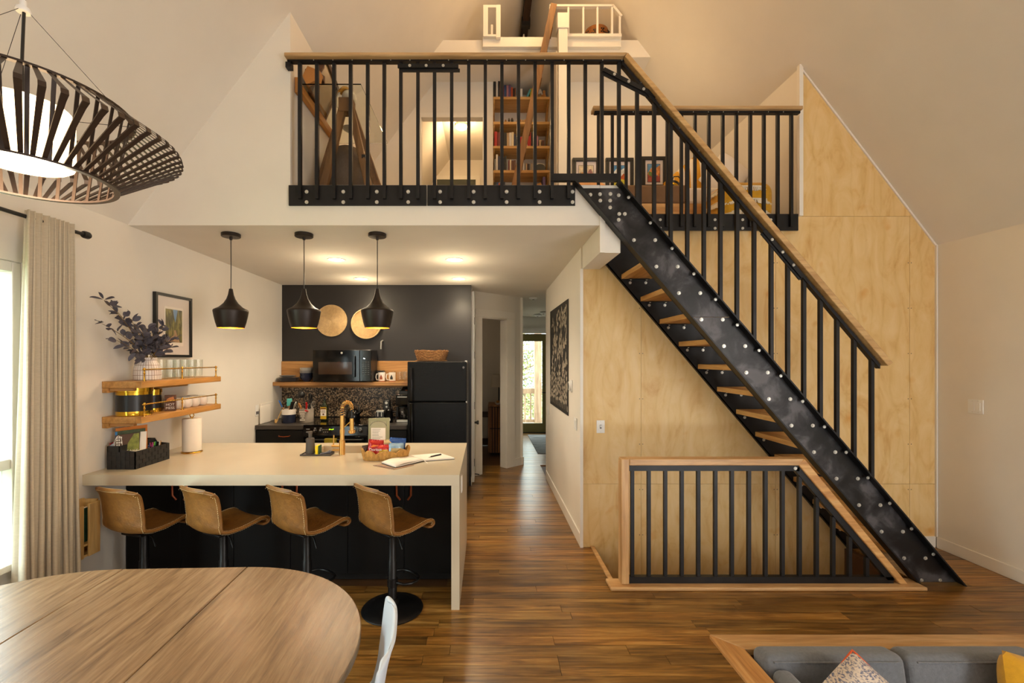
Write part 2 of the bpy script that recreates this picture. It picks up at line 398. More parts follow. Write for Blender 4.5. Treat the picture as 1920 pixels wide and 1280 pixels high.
# kitchen/hall ceiling slab = loft floor, its front fascia with the triangular gable piece
b = B(); b.prism([(3.5, 2.722), (6.1, 2.69), (10.5, 2.665), (10.5, 3.03), (3.5, 3.03)], 'X', XL, .866); b.prism([(4.12, 2.72), (6.1, 2.69), (10.5, 2.665), (10.5, 3.03), (4.71, 3.03), (4.71, 2.985), (4.12, 2.985)], 'X', .866, 2.86)
struct(b.obj('ceiling', M_WALL))
b = B(); b.prism([(XL, 2.722), (.866, 2.722), (.866, 3.03), (-1.5, 3.03), (-1.5, roofz(-1.5)), (XL, ZE)], 'Y', 3.48, 3.58)
struct(b.obj('wall_loft_front', M_WALL))
struct(B().box(.868, 1.026, 3.482, 4.116, 2.512, 3.03).obj('trim_1', M_TRIM, bev=.003))
B().box(.866, .905, 3.468, 3.49, 2.512, 2.95).obj('trim_2', M_TRIM)['kind'] = 'structure'
struct(B().box(-1.6, -1.5, 3.58, 6.1, 3.03, roofz(-1.5)).obj('wall_loft_left', M_WALL))
struct(B().box(2.84, 2.94, 4.131, 6.1, 3.0, roofz(2.84)).obj('wall_loft_right', M_WALL))
struct(B().box(2.818, 2.852, 4.095, 4.1305, 2.99, roofz(2.84) + .01).obj('trim_3', M_TRIM))
Y6 = 6.1
def rz(x): return min(5.42, roofz(x))
b = B()
b.prism([(-1.55, 3.03), (-.871, 3.03), (-.871, rz(-.871)), (-1.55, rz(-1.55))], 'Y', Y6, Y6 + .1)
b.prism([(-.871, 4.93), (-.05, 4.93), (-.05, 5.42), (-.694, 5.42), (-.871, rz(-.871))], 'Y', Y6, Y6 + .1)
b.box(-.05, .09, Y6, Y6 + .1, 3.03, 5.42)
b.prism([(.845, 3.03), (2.9, 3.03), (2.9, rz(2.9)), (2.03, 5.42), (.845, 5.42)], 'Y', Y6, Y6 + .1)
struct(b.obj('wall_loft_back', M_WALL))
struct(B().box(.0, .09, Y6 + .1, 6.45, 3.03, 5.42).box(.845, .93, Y6 + .1, 6.45, 3.03, 5.42).box(0, .93, 6.4, 6.5, 3.03, 5.42).obj('wall_niche', M_WALL))
struct(B().box(.845, .985, 5.5, Y6, 3.03, 5.42).obj('wall_wing', M_WALL))
# small room behind the loft doorway
struct(B().box(-1.25, -1.15, 6.2, 8.6, 3.03, 5.42).box(-.0, .0 + .02, 6.2, 8.6, 3.03, 5.42).box(-1.25, .02, 8.5, 8.6, 3.03, 5.42).obj('wall_dressing_room', M_WALL))
b = B(); b.box(-.93, -.871, Y6 - .015, Y6, 3.03, 4.99).box(-.05, .0, Y6 - .015, Y6, 3.03, 4.99).box(-.8705, -.0505, Y6 - .015, Y6, 4.93, 4.99); struct(b.obj('trim_4', M_TRIM))
d3 = sroot('door_3', (-.55, 8.5, 3.03)); B().box(-.92, -.2, 8.46, 8.495, 3.03, 5.03).obj('door_leaf', mat('dark_green_door', (62, 66, 52), 0.6), d3)
B().box(-1.0, -.92, 8.45, 8.5, 3.03, 5.1).box(-.2, -.12, 8.45, 8.5, 3.03, 5.1).box(-.9195, -.2005, 8.45, 8.5, 5.03, 5.1).obj('door_frame', M_TRIM, d3)
# upper sleeping loft floor with fascia board
b = B(); b.prism([(-.75, 5.41), (2.08, 5.41), (1.93, 5.62), (-.60, 5.62)], 'Y', 5.6, 9.25); struct(b.obj('floor_upper_loft', M_WALL))
struct(B().box(-.046, 1.645, 5.55, 5.6, 5.505, 5.625).obj('trim_5', M_TRIM, bev=.004))
# black kitchen wall, hall walls
struct(B().box(XL, -.205, Y6, 6.22, 0, 2.70).obj('wall_kitchen', M_BLACKWALL))
struct(B().box(-.215, -.198, Y6 + .0, 6.225, 0, .12).obj('baseboard_kitchen', M_TRIM))
struct(B().box(.862, .96, 4.15, 6.48, 0, 2.72).box(.859, 2.7, 6.48, 6.58, 0, 2.72).box(.859, .963, 4.131, 4.16, 0, 2.72).obj('wall_hall_right', M_WALL))
struct(B().box(.845, .859, 4.125, 6.48, 0, .115).obj('baseboard_hall', M_TRIM, bev=.003))
struct(B().box(.846, .872, 4.100, 4.13, 0, 2.512).obj('trim_6', M_TRIM))
A0 = Vector((-.2, 6.596)); DD = Vector((.727, .686)); NN = Vector((-.686, .727))
def aw(b, t0, t1, n0, n1, z0, z1):
    p = [A0 + DD * t0 + NN * n0, A0 + DD * t1 + NN * n0, A0 + DD * t1 + NN * n1, A0 + DD * t0 + NN * n1]
    b.prism([(q.x, q.y) for q in p], 'Z', z0, z1); return b
b = B(); aw(b, -.02, .178, 0, .12, 0, 2.7); aw(b, .709, 1.079, 0, .12, 0, 2.7); aw(b, .178, .709, 0, .12, 2.318, 2.7)
struct(b.obj('wall_hall_angled', M_WALL))
b = B(); aw(b, .05, .178, -.018, .13, 0, 2.318); aw(b, .709, .885, -.018, 0, 0, 2.318); aw(b, .694, .709, -.018, .13, 0, 2.318); aw(b, .05, .885, -.018, 0, 2.318, 2.43); aw(b, .178, .709, 0, .13, 2.303, 2.318)
struct(b.obj('trim_7', M_TRIM, bev=.003))
b = B(); aw(b, .885, 1.09, -.016, 0, 0, .12); struct(b.obj('baseboard_angled', M_TRIM))
struct(B().box(-.30, -.2, 6.22, 6.62, 0, 2.7).box(.485, .585, 7.3, 10.4, 0, 2.7).obj('wall_hall_left', M_WALL))
M_DOORW = mat('white_door_paint', (222, 220, 216), 0.4, var=0.02)
d1 = sroot('door_1', (-.18, 6.42, 0)); B().box(-.2, -.165, 6.23, 6.66, .012, 2.62).obj('door_leaf', M_DOORW, d1, bev=.003)
for z in (.28, 1.06, 1.75, 2.22): B().box(-.166, -.160, 6.228, 6.25, z - .05, z + .05).obj('hinge', M_SATBLACK, d1)
B().lathe([(.0, -.03), (.026, -.03), (.03, -.01), (.018, 0), (.012, .03), (.028, .032), (.028, .036), (0, .036)], (-.135, 6.30, .82), 14, Matrix.Rotation(-PI / 2, 4, 'Y')).obj('door_knob', M_SATBLACK, d1, smooth=True)
B().tube([(-.165, 6.45, .07), (-.13, 6.44, .07), (-.1, 6.43, .066)], .007, 7).obj('door_stop', M_SATBLACK, d1, smooth=True)
# bedroom beyond the angled doorway
struct(B().box(-2.4, -2.3, 6.3, 9.1, 0, 2.7).box(-2.4, .585, 9.0, 9.1, 0, 2.7).obj('wall_bedroom', M_WALL))
struct(B().box(-2.3, .485, 8.97, 9.0, 0, .13).box(-2.3, .485, 8.98, 9.0, .55, .66).obj('baseboard_bedroom', wood('dark_base', [(60, 36, 20), (84, 54, 30), (104, 70, 42)], 'X')))
# end wall with the glazed door
YE = 10.4
struct(B().box(.485, .56, YE, YE + .12, 0, 2.7).box(1.46, 2.7, YE, YE + .12, 0, 2.7).box(.56, 1.46, YE, YE + .12, 2.28, 2.7).box(2.6, 2.7, 6.5, YE, 0, 2.7).obj('wall_end', M_WALL))
struct(B().box(.5, 1.56, YE - .02, YE, 2.28, 2.40).box(1.46, 1.55, YE - .02, YE, 0, 2.28).obj('trim_8', M_TRIM))
M_OLIVE = mat('olive_door_paint', (112, 100, 52), 0.5, var=0.06)
d2 = sroot('door_2', (1.0, YE, 0))
B().box(.57, .735, YE + .02, YE + .07, .02, 2.27).box(1.28, 1.45, YE + .02, YE + .07, .02, 2.27).box(.735, 1.28, YE + .02, YE + .07, 2.10, 2.27).box(.735, 1.28, YE + .02, YE + .07, .02, .225).obj('door_leaf', M_OLIVE, d2)
B().box(.735, 1.28, YE + .042, YE + .048, .225, 2.10).obj('door_pane', M_PANE, d2)
B().box(.56, 1.46, YE, YE + .1, 0, .02).obj('threshold', M_SATBLACK, d2)
b = B(); b.lathe([(.028, 0), (.028, .012), (.012, .014), (.012, .05), (0, .05)], (1.37, YE + .02, .93), 12, Matrix.Rotation(PI / 2, 4, 'X')); b.box(1.27, 1.375, YE - .04, YE - .028, .92, .94); b.lathe([(.028, 0), (.028, .014), (0, .014)], (1.37, YE + .02, 1.10), 12, Matrix.Rotation(PI / 2, 4, 'X'))
b.obj('door_handle', M_SATBLACK, d2, smooth=True)
# plywood wall made of sheets
PW = sroot('wall_plywood', (2.4, 4.118, 0))
gx = [.872, 1.40, 2.617, 3.83, XR - .012]; gz = [-2.0, .57, 2.99, 4.42]
def clip(poly, f):
    out = []
    for i, p in enumerate(poly):
        q = poly[(i + 1) % len(poly)]; a, c = f(p), f(q)
        if a <= 0: out.append(p)
        if (a < 0 < c) or (c < 0 < a):
            t = a / (a - c); out.append((p[0] + t * (q[0] - p[0]), p[1] + t * (q[1] - p[1])))
    return out
for i in range(4):
    for j in range(3):
        g = .0012; x0, x1 = gx[i] + g, gx[i + 1] - g
        if j == 2: x0 = max(x0, 2.853)
        if x1 - x0 < .02: continue
        poly = clip([(x0, gz[j] + g), (x1, gz[j] + g), (x1, gz[j + 1] - g), (x0, gz[j + 1] - g)], lambda p: p[1] - (roofz(max(p[0], .7)) - .012))
        if len(poly) > 2: B().prism(poly, 'Y', 4.118, 4.13).obj('plywood_panel', M_PLY, PW)
B().prism([(.975, -2.2), (XR, -2.2), (XR, ZE - .02), (2.96, 4.15), (2.96, 4.2), (2.96, 2.99), (.975, 2.99)], 'Y', 4.131, 4.2).obj('backing', mat('dark_backing', (60, 40, 22), 0.9), PW)
sb = B()
for x in gx[1:4]:
    z = -.3
    while z < min(4.3, roofz(x) - .1):
        for dx in (-.014, .014):
            if (x + dx > 2.853 or z < 2.95): sb.lathe([(0, 0), (.0042, 0), (.0042, .0015), (0, .0015)], (x + dx, 4.1185, z), 6, Matrix.Rotation(PI / 2, 4, 'X'))
        z += .41
sb.obj('screw_heads', M_SATBLACK, PW, kind='stuff')
struct(B().box(XR - .014, XR - .002, 4.10, 4.118, .1, ZE).obj('trim_9', M_TRIM))
tp = B(); tp.bar((XR - .008, 4.112, ZE - .005), (2.855, 4.112, roofz(2.855) - .012), .012, .014); struct(tp.obj('trim_10', M_TRIM))
struct(B().box(XR - .016, XR, -3.4, 4.1, 0, .10).obj('baseboard_right', M_TRIM, bev=.003))
struct(B().box(3.62, XR - .016, 4.104, 4.118, 0, .10).obj('baseboard_back', M_TRIM, bev=.002))
# stairwell shaft and its floor trim
struct(B().box(SX0 - .06, SX0 - .02, SY0 - .1, SY1, -2.2, -.016).box(SX0 - .06, SX1 + .1, SY0 - .1, SY0 - .02, -2.2, -.016).box(SX1 + .04, SX1 + .1, SY0, SY1, -2.2, -.016).box(SX0 - .06, SX1 + .1, SY0 - .1, SY1, -2.3, -2.2).obj('wall_stairwell', M_PLY))
struct(B().box(SX0 - .05, SX0 - .015, SY0, SY1 - .002, -.03, .012).obj('trim_11', M_FIR, bev=.003))
# pit kerb
pk = struct(B().prism([(PX0 - .14, PY1 + .14), (XR, PY1 + .14), (XR, PY1), (PX0, PY1)], 'Z', -.02, .022).obj('trim_12', M_FIR, bev=.006))
pk = struct(B().prism([(PX0 - .14, PY1 + .138), (PX0, PY1 - .002), (PX0, -1.0), (PX0 - .14, -1.0)], 'Z', -.02, .022).obj('trim_13', wood('fir_kerb_long', [(168, 112, 58), (205, 152, 92), (222, 176, 118)], 'Y', 0.4), bev=.006))
struct(B().box(PX0 - .1, PX0 - .002, -3.4, PY1, -.9, -.022).box(PX0, XR, PY1 + .002, PY1 + .1, -.9, -.022).obj('wall_pit', M_FIR))
# porch and trees beyond the glazed door
struct(B().box(-1.2, 3.2, YE + .14, 12.6, -.16, -.03).obj('floor_porch', wood('porch_deck', [(120, 104, 88), (150, 134, 116), (172, 156, 138)], 'X')))
struct(B().box(-12, 14, 12.6, 40, -1.2, -1.0).obj('ground', mat('leaf_litter', (120, 110, 70), 0.9, var=0.4)))
M_PORCH = wood('porch_post_wood', [(122, 96, 72), (160, 130, 102), (184, 156, 128)], 'Z', 0.6)
pr = thing('porch_railing', 'weathered wooden porch railing seen through the glazed hall door', 'railing', (1.2, 11.8, -.03))
B().box(-1, 3, 11.76, 11.86, .80, .93).obj('top_rail', M_PORCH, pr, bev=.004); B().box(-1, 3, 11.78, 11.84, .05, .13).obj('bottom_rail', M_PORCH, pr)
for i in range(21):
    x = -.9 + i * .145
    if abs(x - 1.32) > .1: B().box(x, x + .035, 11.79, 11.825, .13, .80).obj('baluster', M_PORCH, pr)
pp = B().box(1.24, 1.42, 11.72, 11.9, -.03, 2.9).obj('porch_post', M_PORCH, bev=.006); tag(pp, 'square wooden porch post standing behind the glass of the hall door', 'post')
# ------------------------------------------------------------------ steel stair, railings
def bolt(b, x, y, z, r=.0125, d=-1, n=8):
    b.lathe([(r * 1.35, 0), (r * 1.35, .003), (r * .9, .003), (r * .8, .011), (0, .012)], (x, y, z), n, Matrix.Rotation(PI / 2 if d < 0 else -PI / 2, 4, 'X')); return b
bolt_mesh = None
def bolt_obj(par, x, y, z, s=1.0, rot=None):
    global bolt_mesh
    if bolt_mesh is None:
        o = bolt(B(), 0, 0, 0).obj('bolt', M_BOLT, par, smooth=True, off=False); bolt_mesh = o.data
    else:
        o = bpy.data.objects.new('bolt', bolt_mesh); COL.objects.link(o); o.parent = par
    p = Vector((x, y, z)); q = par
    while q is not None: p -= q.location; q = q.parent
    s *= .86; o.location = p; o.scale = (s, s, s)
    if rot: o.rotation_euler = rot
    return o
YB = 3.454; SB = F / YB
def bx(px, Y=YB): return (px - 912) * Y / F
def bz(py, Y=YB): return H - (py - 672) * Y / F
SL = 1.171; DV = Vector((1, 0, -SL)).normalized(); NV = Vector((SL, 0, 1)).normalized()
L0 = Vector((.693, 0, 2.995)); U0 = Vector((1.034, 0, 2.995)); ZT, ZB_ = 3.0, .004
st = thing('staircase', 'steep open staircase of black steel channels with bolted wooden treads', 'staircase', (2.2, 3.5, 0))
def lowx(z): return .693 + (2.995 - z) / SL
def upx(z): return 1.034 + (2.995 - z) / SL
def stringer(yw0, yw1, yf0, yf1, name, m):
    zs = 2.02
    for zt, zb in ((ZT, zs + .0015), (zs - .0015, ZB_)):
        o = B().prism([(lowx(zt), zt), (upx(zt), zt), (upx(zb) if zb < 1 else upx(zb) + .0, zb), (lowx(zb), zb)], 'Y', yw0, yw1).obj(name, m, st)
    for fx, zt, s in ((lowx, ZT + .035, 0), (upx, ZT + .035, 1)):
        dx = .013
        a = fx(zt); c = fx(ZB_)
        B().prism([(a, zt), (a + dx, zt), (c + dx, ZB_), (c, ZB_)] if s == 0 else [(a - dx, zt), (a, zt), (c, ZB_), (c - dx, ZB_)], 'Y', yf0, yf1).obj('flange', M_STEEL, st)
stringer(3.464, 3.478, 3.395, 3.478, 'front_stringer', M_SMEAR)
stringer(4.075, 4.09, 4.075, 4.112, 'wall_stringer', M_STEEL)
for k in range(-1, 14):
    zt = 2.658 - .2008 * k; xc = 1.186 + .1709 * k
    if k < 1 or zt < .1: continue
    B().box(xc - .15, xc + .12, 3.482, 4.072, zt - .042, zt).obj('tread', M_TREAD, st, bev=.004)
    for yy in (3.482, 4.035):
        B().box(xc - .09, xc + .09, yy, yy + .037, zt - .048, zt - .043).obj('bracket', M_STEEL, st)
    for dx in (-.07, .07):
        bolt_obj(st, xc + dx, 4.075, zt - .075, .9)
        if k <= 6: bolt_obj(st, xc + dx, 4.035 + .018, zt - .05, .7, (PI / 2 * 1, 0, 0))
for k in range(13):
    for dpx in (-22, 18):
        p = P(1210.5 + 42.2 * k + dpx, 450 + 49.65 * k, 3.464); bolt_obj(st, p.x, p.y, p.z)
for px, py in ((1107, 365), (1125, 364), (1144.5, 363.5), (1160, 366), (1125.5, 376), (1144, 376), (1144, 389), (1161, 401), (1171.5, 401), (1160, 412)):
    p = P(px, py, 3.464); bolt_obj(st, p.x, p.y, p.z)
z = 2.93
while z > .1:   # studs along the upper flange
    bolt_obj(st, upx(z) - .018, 3.43, z - .012, .85, (0.0, -PI / 2 + .86, 0)); z -= .192
for x in (2.95 + .36, 3.45): bolt_obj(st, x, 3.462, .02, .9)

lr = thing('stair_railing', 'long black steel railing with oak handrail along loft edge and down the stairs', 'railing', (0, 3.45, 3.03))
XB, ZRT, ZRB = 1.04, 3.983, 3.955
cap0 = B().prism([(-1.507, ZRB), (XB - .012, ZRB), (XB + .010, ZRT), (-1.507, ZRT)], 'Y', 3.385, 3.475); cap0.obj('handrail', M_RAIL, lr, bev=.006)
ex, ez = 2.985, 1.66
slope = (ZRB - ez) / (ex - XB)
b = B(); b.prism([(XB - .010, ZRB - .002), (XB + .012, ZRT), (ex + .045, ez + .012), (ex + .005, ez - .012)], 'Y', 3.385, 3.475)
b.obj('handrail', wood('oak_handrail_sloped', [(168, 126, 76), (200, 160, 106), (214, 180, 128)], 'X', 0.4), lr, bev=.005)
B().box(-1.50, XB + .0, 3.425, 3.468, 3.942, 3.954).obj('rail_bar', M_STEEL, lr)
sd = Vector((ex - XB, 0, ez - ZRB)).normalized(); sn = Vector((-sd.z, 0, sd.x))
b = B(); p0 = Vector((XB - .02, 3.44, ZRB - .016)); p1 = Vector((ex - .02, 3.44, ez - .012)); b.prism([(p0.x, p0.z + .012), (p1.x, p1.z + .012), (p1.x, p1.z - .02), (p0.x, p0.z - .02)], 'Y', 3.425, 3.468); b.obj('rail_bar', M_STEEL, lr)
B().box(-1.515, -1.475, 3.43, 3.478, 3.90, 3.942).obj('end_bracket', M_STEEL, lr)
def rail_z(x): return 3.943 if x < XB else 3.936 + (x - XB) * (ez - ZRB) / (ex - XB)
xs = [563, 595, 627, 658, 690, 721, 752, 784, 815, 847, 879, 910, 941, 972, 1003, 1035, 1066]
hw = .0122
for i, px in enumerate(xs):
    x = bx(px); B().box(x - hw, x + hw, 3.436, 3.464, bz(373), 3.944).obj('baluster', M_STEEL, lr)
for px in (1097, 1128, 1160):
    x = bx(px); B().box(x - hw, x + hw, 3.436, 3.464, bz(340), rail_z(x)).obj('baluster', M_STEEL, lr)
for px in (1194, 1226, 1257, 1288, 1319, 1350, 1381, 1413, 1445, 1476, 1506, 1537, 1568, 1600, 1633):
    x = bx(px); zz = 2.995 - (x - 1.034) * SL
    B().box(x - hw, x + hw, 3.436, 3.463, max(zz, .02), rail_z(x)).obj('baluster', M_STEEL, lr)
B().box(bx(1033), bx(1162), 3.425, 3.466, bz(341), bz(328)).obj('bottom_bar', M_STEEL, lr)
for a, c in ((540, 799), (801, 1079)): B().box(bx(a), bx(c), 3.465, 3.479, bz(384), bz(346)).obj('mounting_plate', M_STEEL, lr)
for px in (574, 643, 706, 765, 825, 888, 950, 1012, 1074):
    for py in (358.5, 378): bolt_obj(lr, bx(px), 3.464, bz(py))
# splice angles
def splice(p, q, name='splice_bar'):
    b = B(); b.bar(p, q, .03, .012, up=(0, 1, 0)); d = (Vector(q) - Vector(p)).normalized(); off = Vector((d.z, 0, -d.x)) * .026
    o = b.obj(name, M_STEEL, lr); b2 = B(); b2.bar(Vector(p) + off + Vector((.01, .012, 0)), Vector(q) + off + Vector((.01, .012, 0)), .022, .012, up=(0, 1, 0)); b2.obj(name, M_STEEL, lr)
    for t in (.2, .47, .75):
        c = Vector(p).lerp(Vector(q), t); bolt_obj(lr, c.x, c.y - .007, c.z, .8)
splice((bx(747), 3.428, bz(128)), (bx(860), 3.428, bz(128)))
splice((bx(1130), 3.428, bz(134)), (bx(1229), 3.428, bz(184)))
splice((bx(1428), 3.425, bz(434)), (bx(1500), 3.425, bz(520)))
for i in range(22):
    x = -1.3 + i * .145
    z = rail_z(x) + (.012 if x < XB else -.002)
    if x < 2.9: bolt_obj(lr, x, 3.424, z - .006, .3)
# balustrade on the right-hand loft edge
r2 = thing('loft_balustrade', 'short black steel balustrade with oak cap in front of the daybed nook', 'railing', (1.9, 4.06, 3.03))
Y2 = 4.055
def cx(px): return (px - 912) * Y2 / F
def cz(py): return H - (py - 672) * Y2 / F
B().box(cx(1110), cx(1499), Y2 - .05, Y2 + .05, cz(210), cz(203.5)).obj('handrail', M_RAIL, r2, bev=.005)
B().box(cx(1114), cx(1498), Y2 - .02, Y2 + .02, cz(214), cz(210)).obj('rail_bar', M_STEEL, r2)
for px in (1122, 1148, 1174, 1200, 1225.5, 1251, 1277.5, 1303, 1329, 1355, 1380.5, 1406.7, 1432, 1458, 1483.5):
    x = cx(px); B().box(x - .0115, x + .0115, Y2 - .013, Y2 + .013, cz(425), cz(215)).obj('baluster', M_STEEL, r2)
B().box(cx(1080), cx(1499), Y2 + .014, Y2 + .03, cz(431), cz(400)).obj('mounting_plate', M_STEEL, r2)
for px in (1134, 1186, 1239, 1291, 1342, 1394, 1447):
    for py in (411, 427): bolt_obj(r2, cx(px), Y2 + .013, cz(py), .9)
for i in range(13): bolt_obj(r2, cx(1130 + i * 28), Y2 - .021, cz(212), .3)
struct(B().box(.866, 2.80, 4.087, 4.116, 2.88, 2.995).obj('trim_14', M_TRIM))
# balustrade round the stair hole in the floor
r3 = thing('stairwell_balustrade', 'low black steel balustrade in a fir frame around the floor opening', 'railing', (2.1, 3.41, 0))
Y3 = 3.405
def gxx(px): return (px - 912) * Y3 / F
def gzz(py): return H - (py - 672) * Y3 / F
M_FS = wood('fir_slope', [(178, 120, 64), (212, 160, 98), (226, 182, 124)], 'X', 0.4)
xl, xr2, zt = gxx(1163), gxx(1499), gzz(858.5)
B().box(xl, gxx(1178), Y3 - .03, Y3 + .055, .028, zt).obj('post', M_FIRZ, r3, bev=.006)
B().prism([(gxx(1178) - .0, gzz(871)), (gxx(1494), gzz(871)), (gxx(1503), zt), (gxx(1178), zt)], 'Y', Y3 - .03, Y3 + .055).obj('top_rail', M_FIR, r3, bev=.006)
B().prism([(gxx(1492), gzz(869)), (gxx(1504), gzz(858.5)), (gxx(1697), gzz(1092)), (gxx(1682), gzz(1092))], 'Y', Y3 - .03, Y3 + .055).obj('sloped_rail', M_FS, r3, bev=.006)
B().box(gxx(1140), gxx(1722), Y3 - .075, Y3 + .075, 0, .028).obj('sill_board', M_FIR, r3, bev=.008)
B().box(gxx(1178), gxx(1497), Y3 - .012, Y3 + .028, gzz(882), gzz(870.5)).obj('rail_bar', M_STEEL, r3)
B().prism([(gxx(1490), gzz(882)), (gxx(1497), gzz(871)), (gxx(1676), gzz(1086)), (gxx(1662), gzz(1086))], 'Y', Y3 - .012, Y3 + .028).obj('sloped_bar', M_STEEL, r3)
B().box(gxx(1178), gxx(1673), Y3 - .012, Y3 + .028, gzz(1092), gzz(1080)).obj('bottom_bar', M_STEEL, r3)
for px in (1186, 1217, 1248, 1279, 1310, 1342, 1373, 1405, 1436, 1468, 1500, 1532, 1563, 1594, 1626):
    x = gxx(px); top = gzz(881) if px < 1490 else gzz(881 + (px - 1490) * 1.205)
    B().box(x - .0125, x + .0125, Y3 - .004, Y3 + .021, gzz(1081), top).obj('baluster', M_STEEL, r3)
bolt_obj(r3, gxx(1489), Y3 - .013, gzz(877), .9)
# ------------------------------------------------------------------ dining lamp
LX, LY = -1.394, 1.37
dl = thing('dining_pendant_lamp', 'huge slatted dark brown basket pendant lamp glowing over the dining table', 'lamp', (LX, LY, 2.25))
M_SLAT = mat('dark_brown_lamp_metal', (58, 44, 36), 0.45, 0.3, var=0.08)
RB, RR, RT = .220, .402, .262; ZBt, ZRm, ZTp = 2.248, 2.372, 2.475
def slatmesh():
    b = B(); prof = [(RB - .004, ZBt), (RR - .02, ZRm - .012), (RR, ZRm - .002), (RR - .004, ZRm + .012), (RT, ZTp)]
    ws = [.0052, .0072, .0078, .0078, .0055]
    vs = []; fs = []
    for (r, z), w in zip(prof, ws): vs += [(r, -w, z), (r, w, z), (r - .004, w, z + .002), (r - .004, -w, z + .002)]
    for i in range(len(prof) - 1):
        for j in range(4): fs.append((i * 4 + j, i * 4 + (j + 1) % 4, i * 4 + 4 + (j + 1) % 4, i * 4 + 4 + j))
    fs += [(3, 2, 1, 0), tuple(len(vs) - 4 + j for j in range(4))]
    return b.add(vs, fs)
s0 = slatmesh(); s0.xf(TR(LX, LY, 0)); so = s0.obj('slat', M_SLAT, dl)
NS = 60
for i in range(1, NS):
    o = bpy.data.objects.new('slat', so.data); COL.objects.link(o); o.parent = dl; o.rotation_euler = (0, 0, 2 * PI * (i + .35) / NS)
so.rotation_euler = (0, 0, 2 * PI * .35 / NS)
sv = [(RB - .004, -.005, ZBt + .003), (RB - .004, .005, ZBt + .003), (RB - .007, .005, ZBt + .003), (RB - .007, -.005, ZBt + .003), (RT - .008, -.005, ZTp), (RT - .008, .005, ZTp), (RT - .011, .005, ZTp), (RT - .011, -.005, ZTp)]
si = B().add(sv, [(3, 2, 1, 0), (4, 5, 6, 7), (0, 1, 5, 4), (1, 2, 6, 5), (2, 3, 7, 6), (3, 0, 4, 7)]).xf(TR(LX, LY, 0)).obj('inner_slat', M_SLAT, dl); si.rotation_euler = (0, 0, 2 * PI * .85 / NS)
for i in range(2, NS, 2):
    o = bpy.data.objects.new('inner_slat', si.data); COL.objects.link(o); o.parent = dl; o.rotation_euler = (0, 0, 2 * PI * (i + .85) / NS)
def ring(r, z, t, h, name, m=M_SLAT, c=(LX, LY), par=dl, n=64):
    return B().lathe([(r - t / 2, z - h / 2), (r + t / 2, z - h / 2), (r + t / 2, z + h / 2), (r - t / 2, z + h / 2), (r - t / 2, z - h / 2)], (c[0], c[1], 0), n).obj(name, m, par, smooth=True)
ring(RB, ZBt, .016, .006, 'bottom_ring'); ring(RT, ZTp, .016, .006, 'top_ring')
M_GLOW = emitm('lamp_diffuser', (255, 214, 160), 5.5)
B().lathe([(0, 2.284), (.08, 2.285), (.105, 2.290), (.117, 2.298), (.12, 2.31), (.118, 2.45), (.11, 2.462), (0, 2.464)], (LX, LY, 0), 40).obj('diffuser', M_GLOW, dl, smooth=True)
b = B()
for a in (.6, 2.7, 4.8):
    b.tube([(LX + RT * math.cos(a), LY + RT * math.sin(a), ZTp), (LX + .012 * math.cos(a), LY + .012 * math.sin(a), 2.750)], .0008, 5)
    b.tube([(LX + RT * math.cos(a), LY + RT * math.sin(a), ZTp), (LX + .11 * math.cos(a), LY + .11 * math.sin(a), 2.45)], .001, 5)
b.obj('suspension_cable', M_STEEL, dl)
B().lathe([(0, 2.745), (.017, 2.745), (.019, 2.750), (.017, 2.758), (.009, 2.762), (.008, 2.78), (0, 2.79)], (LX, LY, 0), 20).obj('cable_hub', M_WHITE, dl, smooth=True)
B().tube([(LX, LY, 2.46), (LX - .004, LY, 2.6), (LX + .002, LY, 2.75), (LX, LY, roofz(LX) - .005)], .0042, 8).obj('cord', M_SATBLACK, dl, smooth=True)
lamp('POINT', 'dining_lamp_light', (LX, LY, 2.22), 15, (1, .84, .62), 0.1)
# ------------------------------------------------------------------ three counter pendants
def pendant():
    p = thing('counter_pendant_lamp', '', 'lamp', (0, 0, 0), 'black pendants over the counter')
    B().lathe([(0, .768), (.068, .768), (.072, .765), (.072, .742), (.068, .738), (.012, .736), (.010, .715), (0, .715)], n=28).obj('canopy', M_PENDANT, p, smooth=True)
    B().tube([(0, 0, .30), (.001, 0, .5), (0, 0, .73)], .0035, 7).obj('cord', M_SATBLACK, p, smooth=True)
    out = [(.0, .318), (.014, .318), (.016, .305), (.022, .27), (.034, .235), (.055, .20), (.088, .168), (.118, .152), (.126, .147), (.130, .14), (.129, .13), (.122, .09), (.112, .045), (.102, .012), (.098, .0)]
    B().lathe(out, n=36).obj('shade', M_PENDANT, p, smooth=True)
    inn = [(.0975, .001), (.101, .013), (.110, .045), (.119, .09), (.125, .13), (.085, .165), (.04, .2), (0, .2)]
    B().lathe(inn, n=36).obj('gold_lining', mat('gold_lining', (236, 172, 60), 0.35, 0.8, var=0.05) if 'gold_lining' not in bpy.data.materials else bpy.data.materials['gold_lining'], p, smooth=True)
    B().lathe([(0, .022), (.02, .03), (.03, .055), (.022, .085), (.013, .1), (.013, .15), (0, .15)], n=16).obj('bulb', emitm('pendant_bulb', (255, 205, 120), 22), p, smooth=True)
    return p
pn = pendant()
PL = ['first black pendant lamp from the left, over the counter near the framed print', 'middle black pendant lamp, hanging left of the round woven plate', 'third black pendant lamp, hanging in front of the shallow woven tray']
for i, x in enumerate((-2.077, -1.483, -.887)):
    o = pn if i == 0 else copy_tree(pn)
    o['label'] = PL[i]; o.location = (x, 3.7, 1.952)
    lamp('POINT', 'pendant_light', (x, 3.7, 1.975), 3.6, WARM2, 0.03)
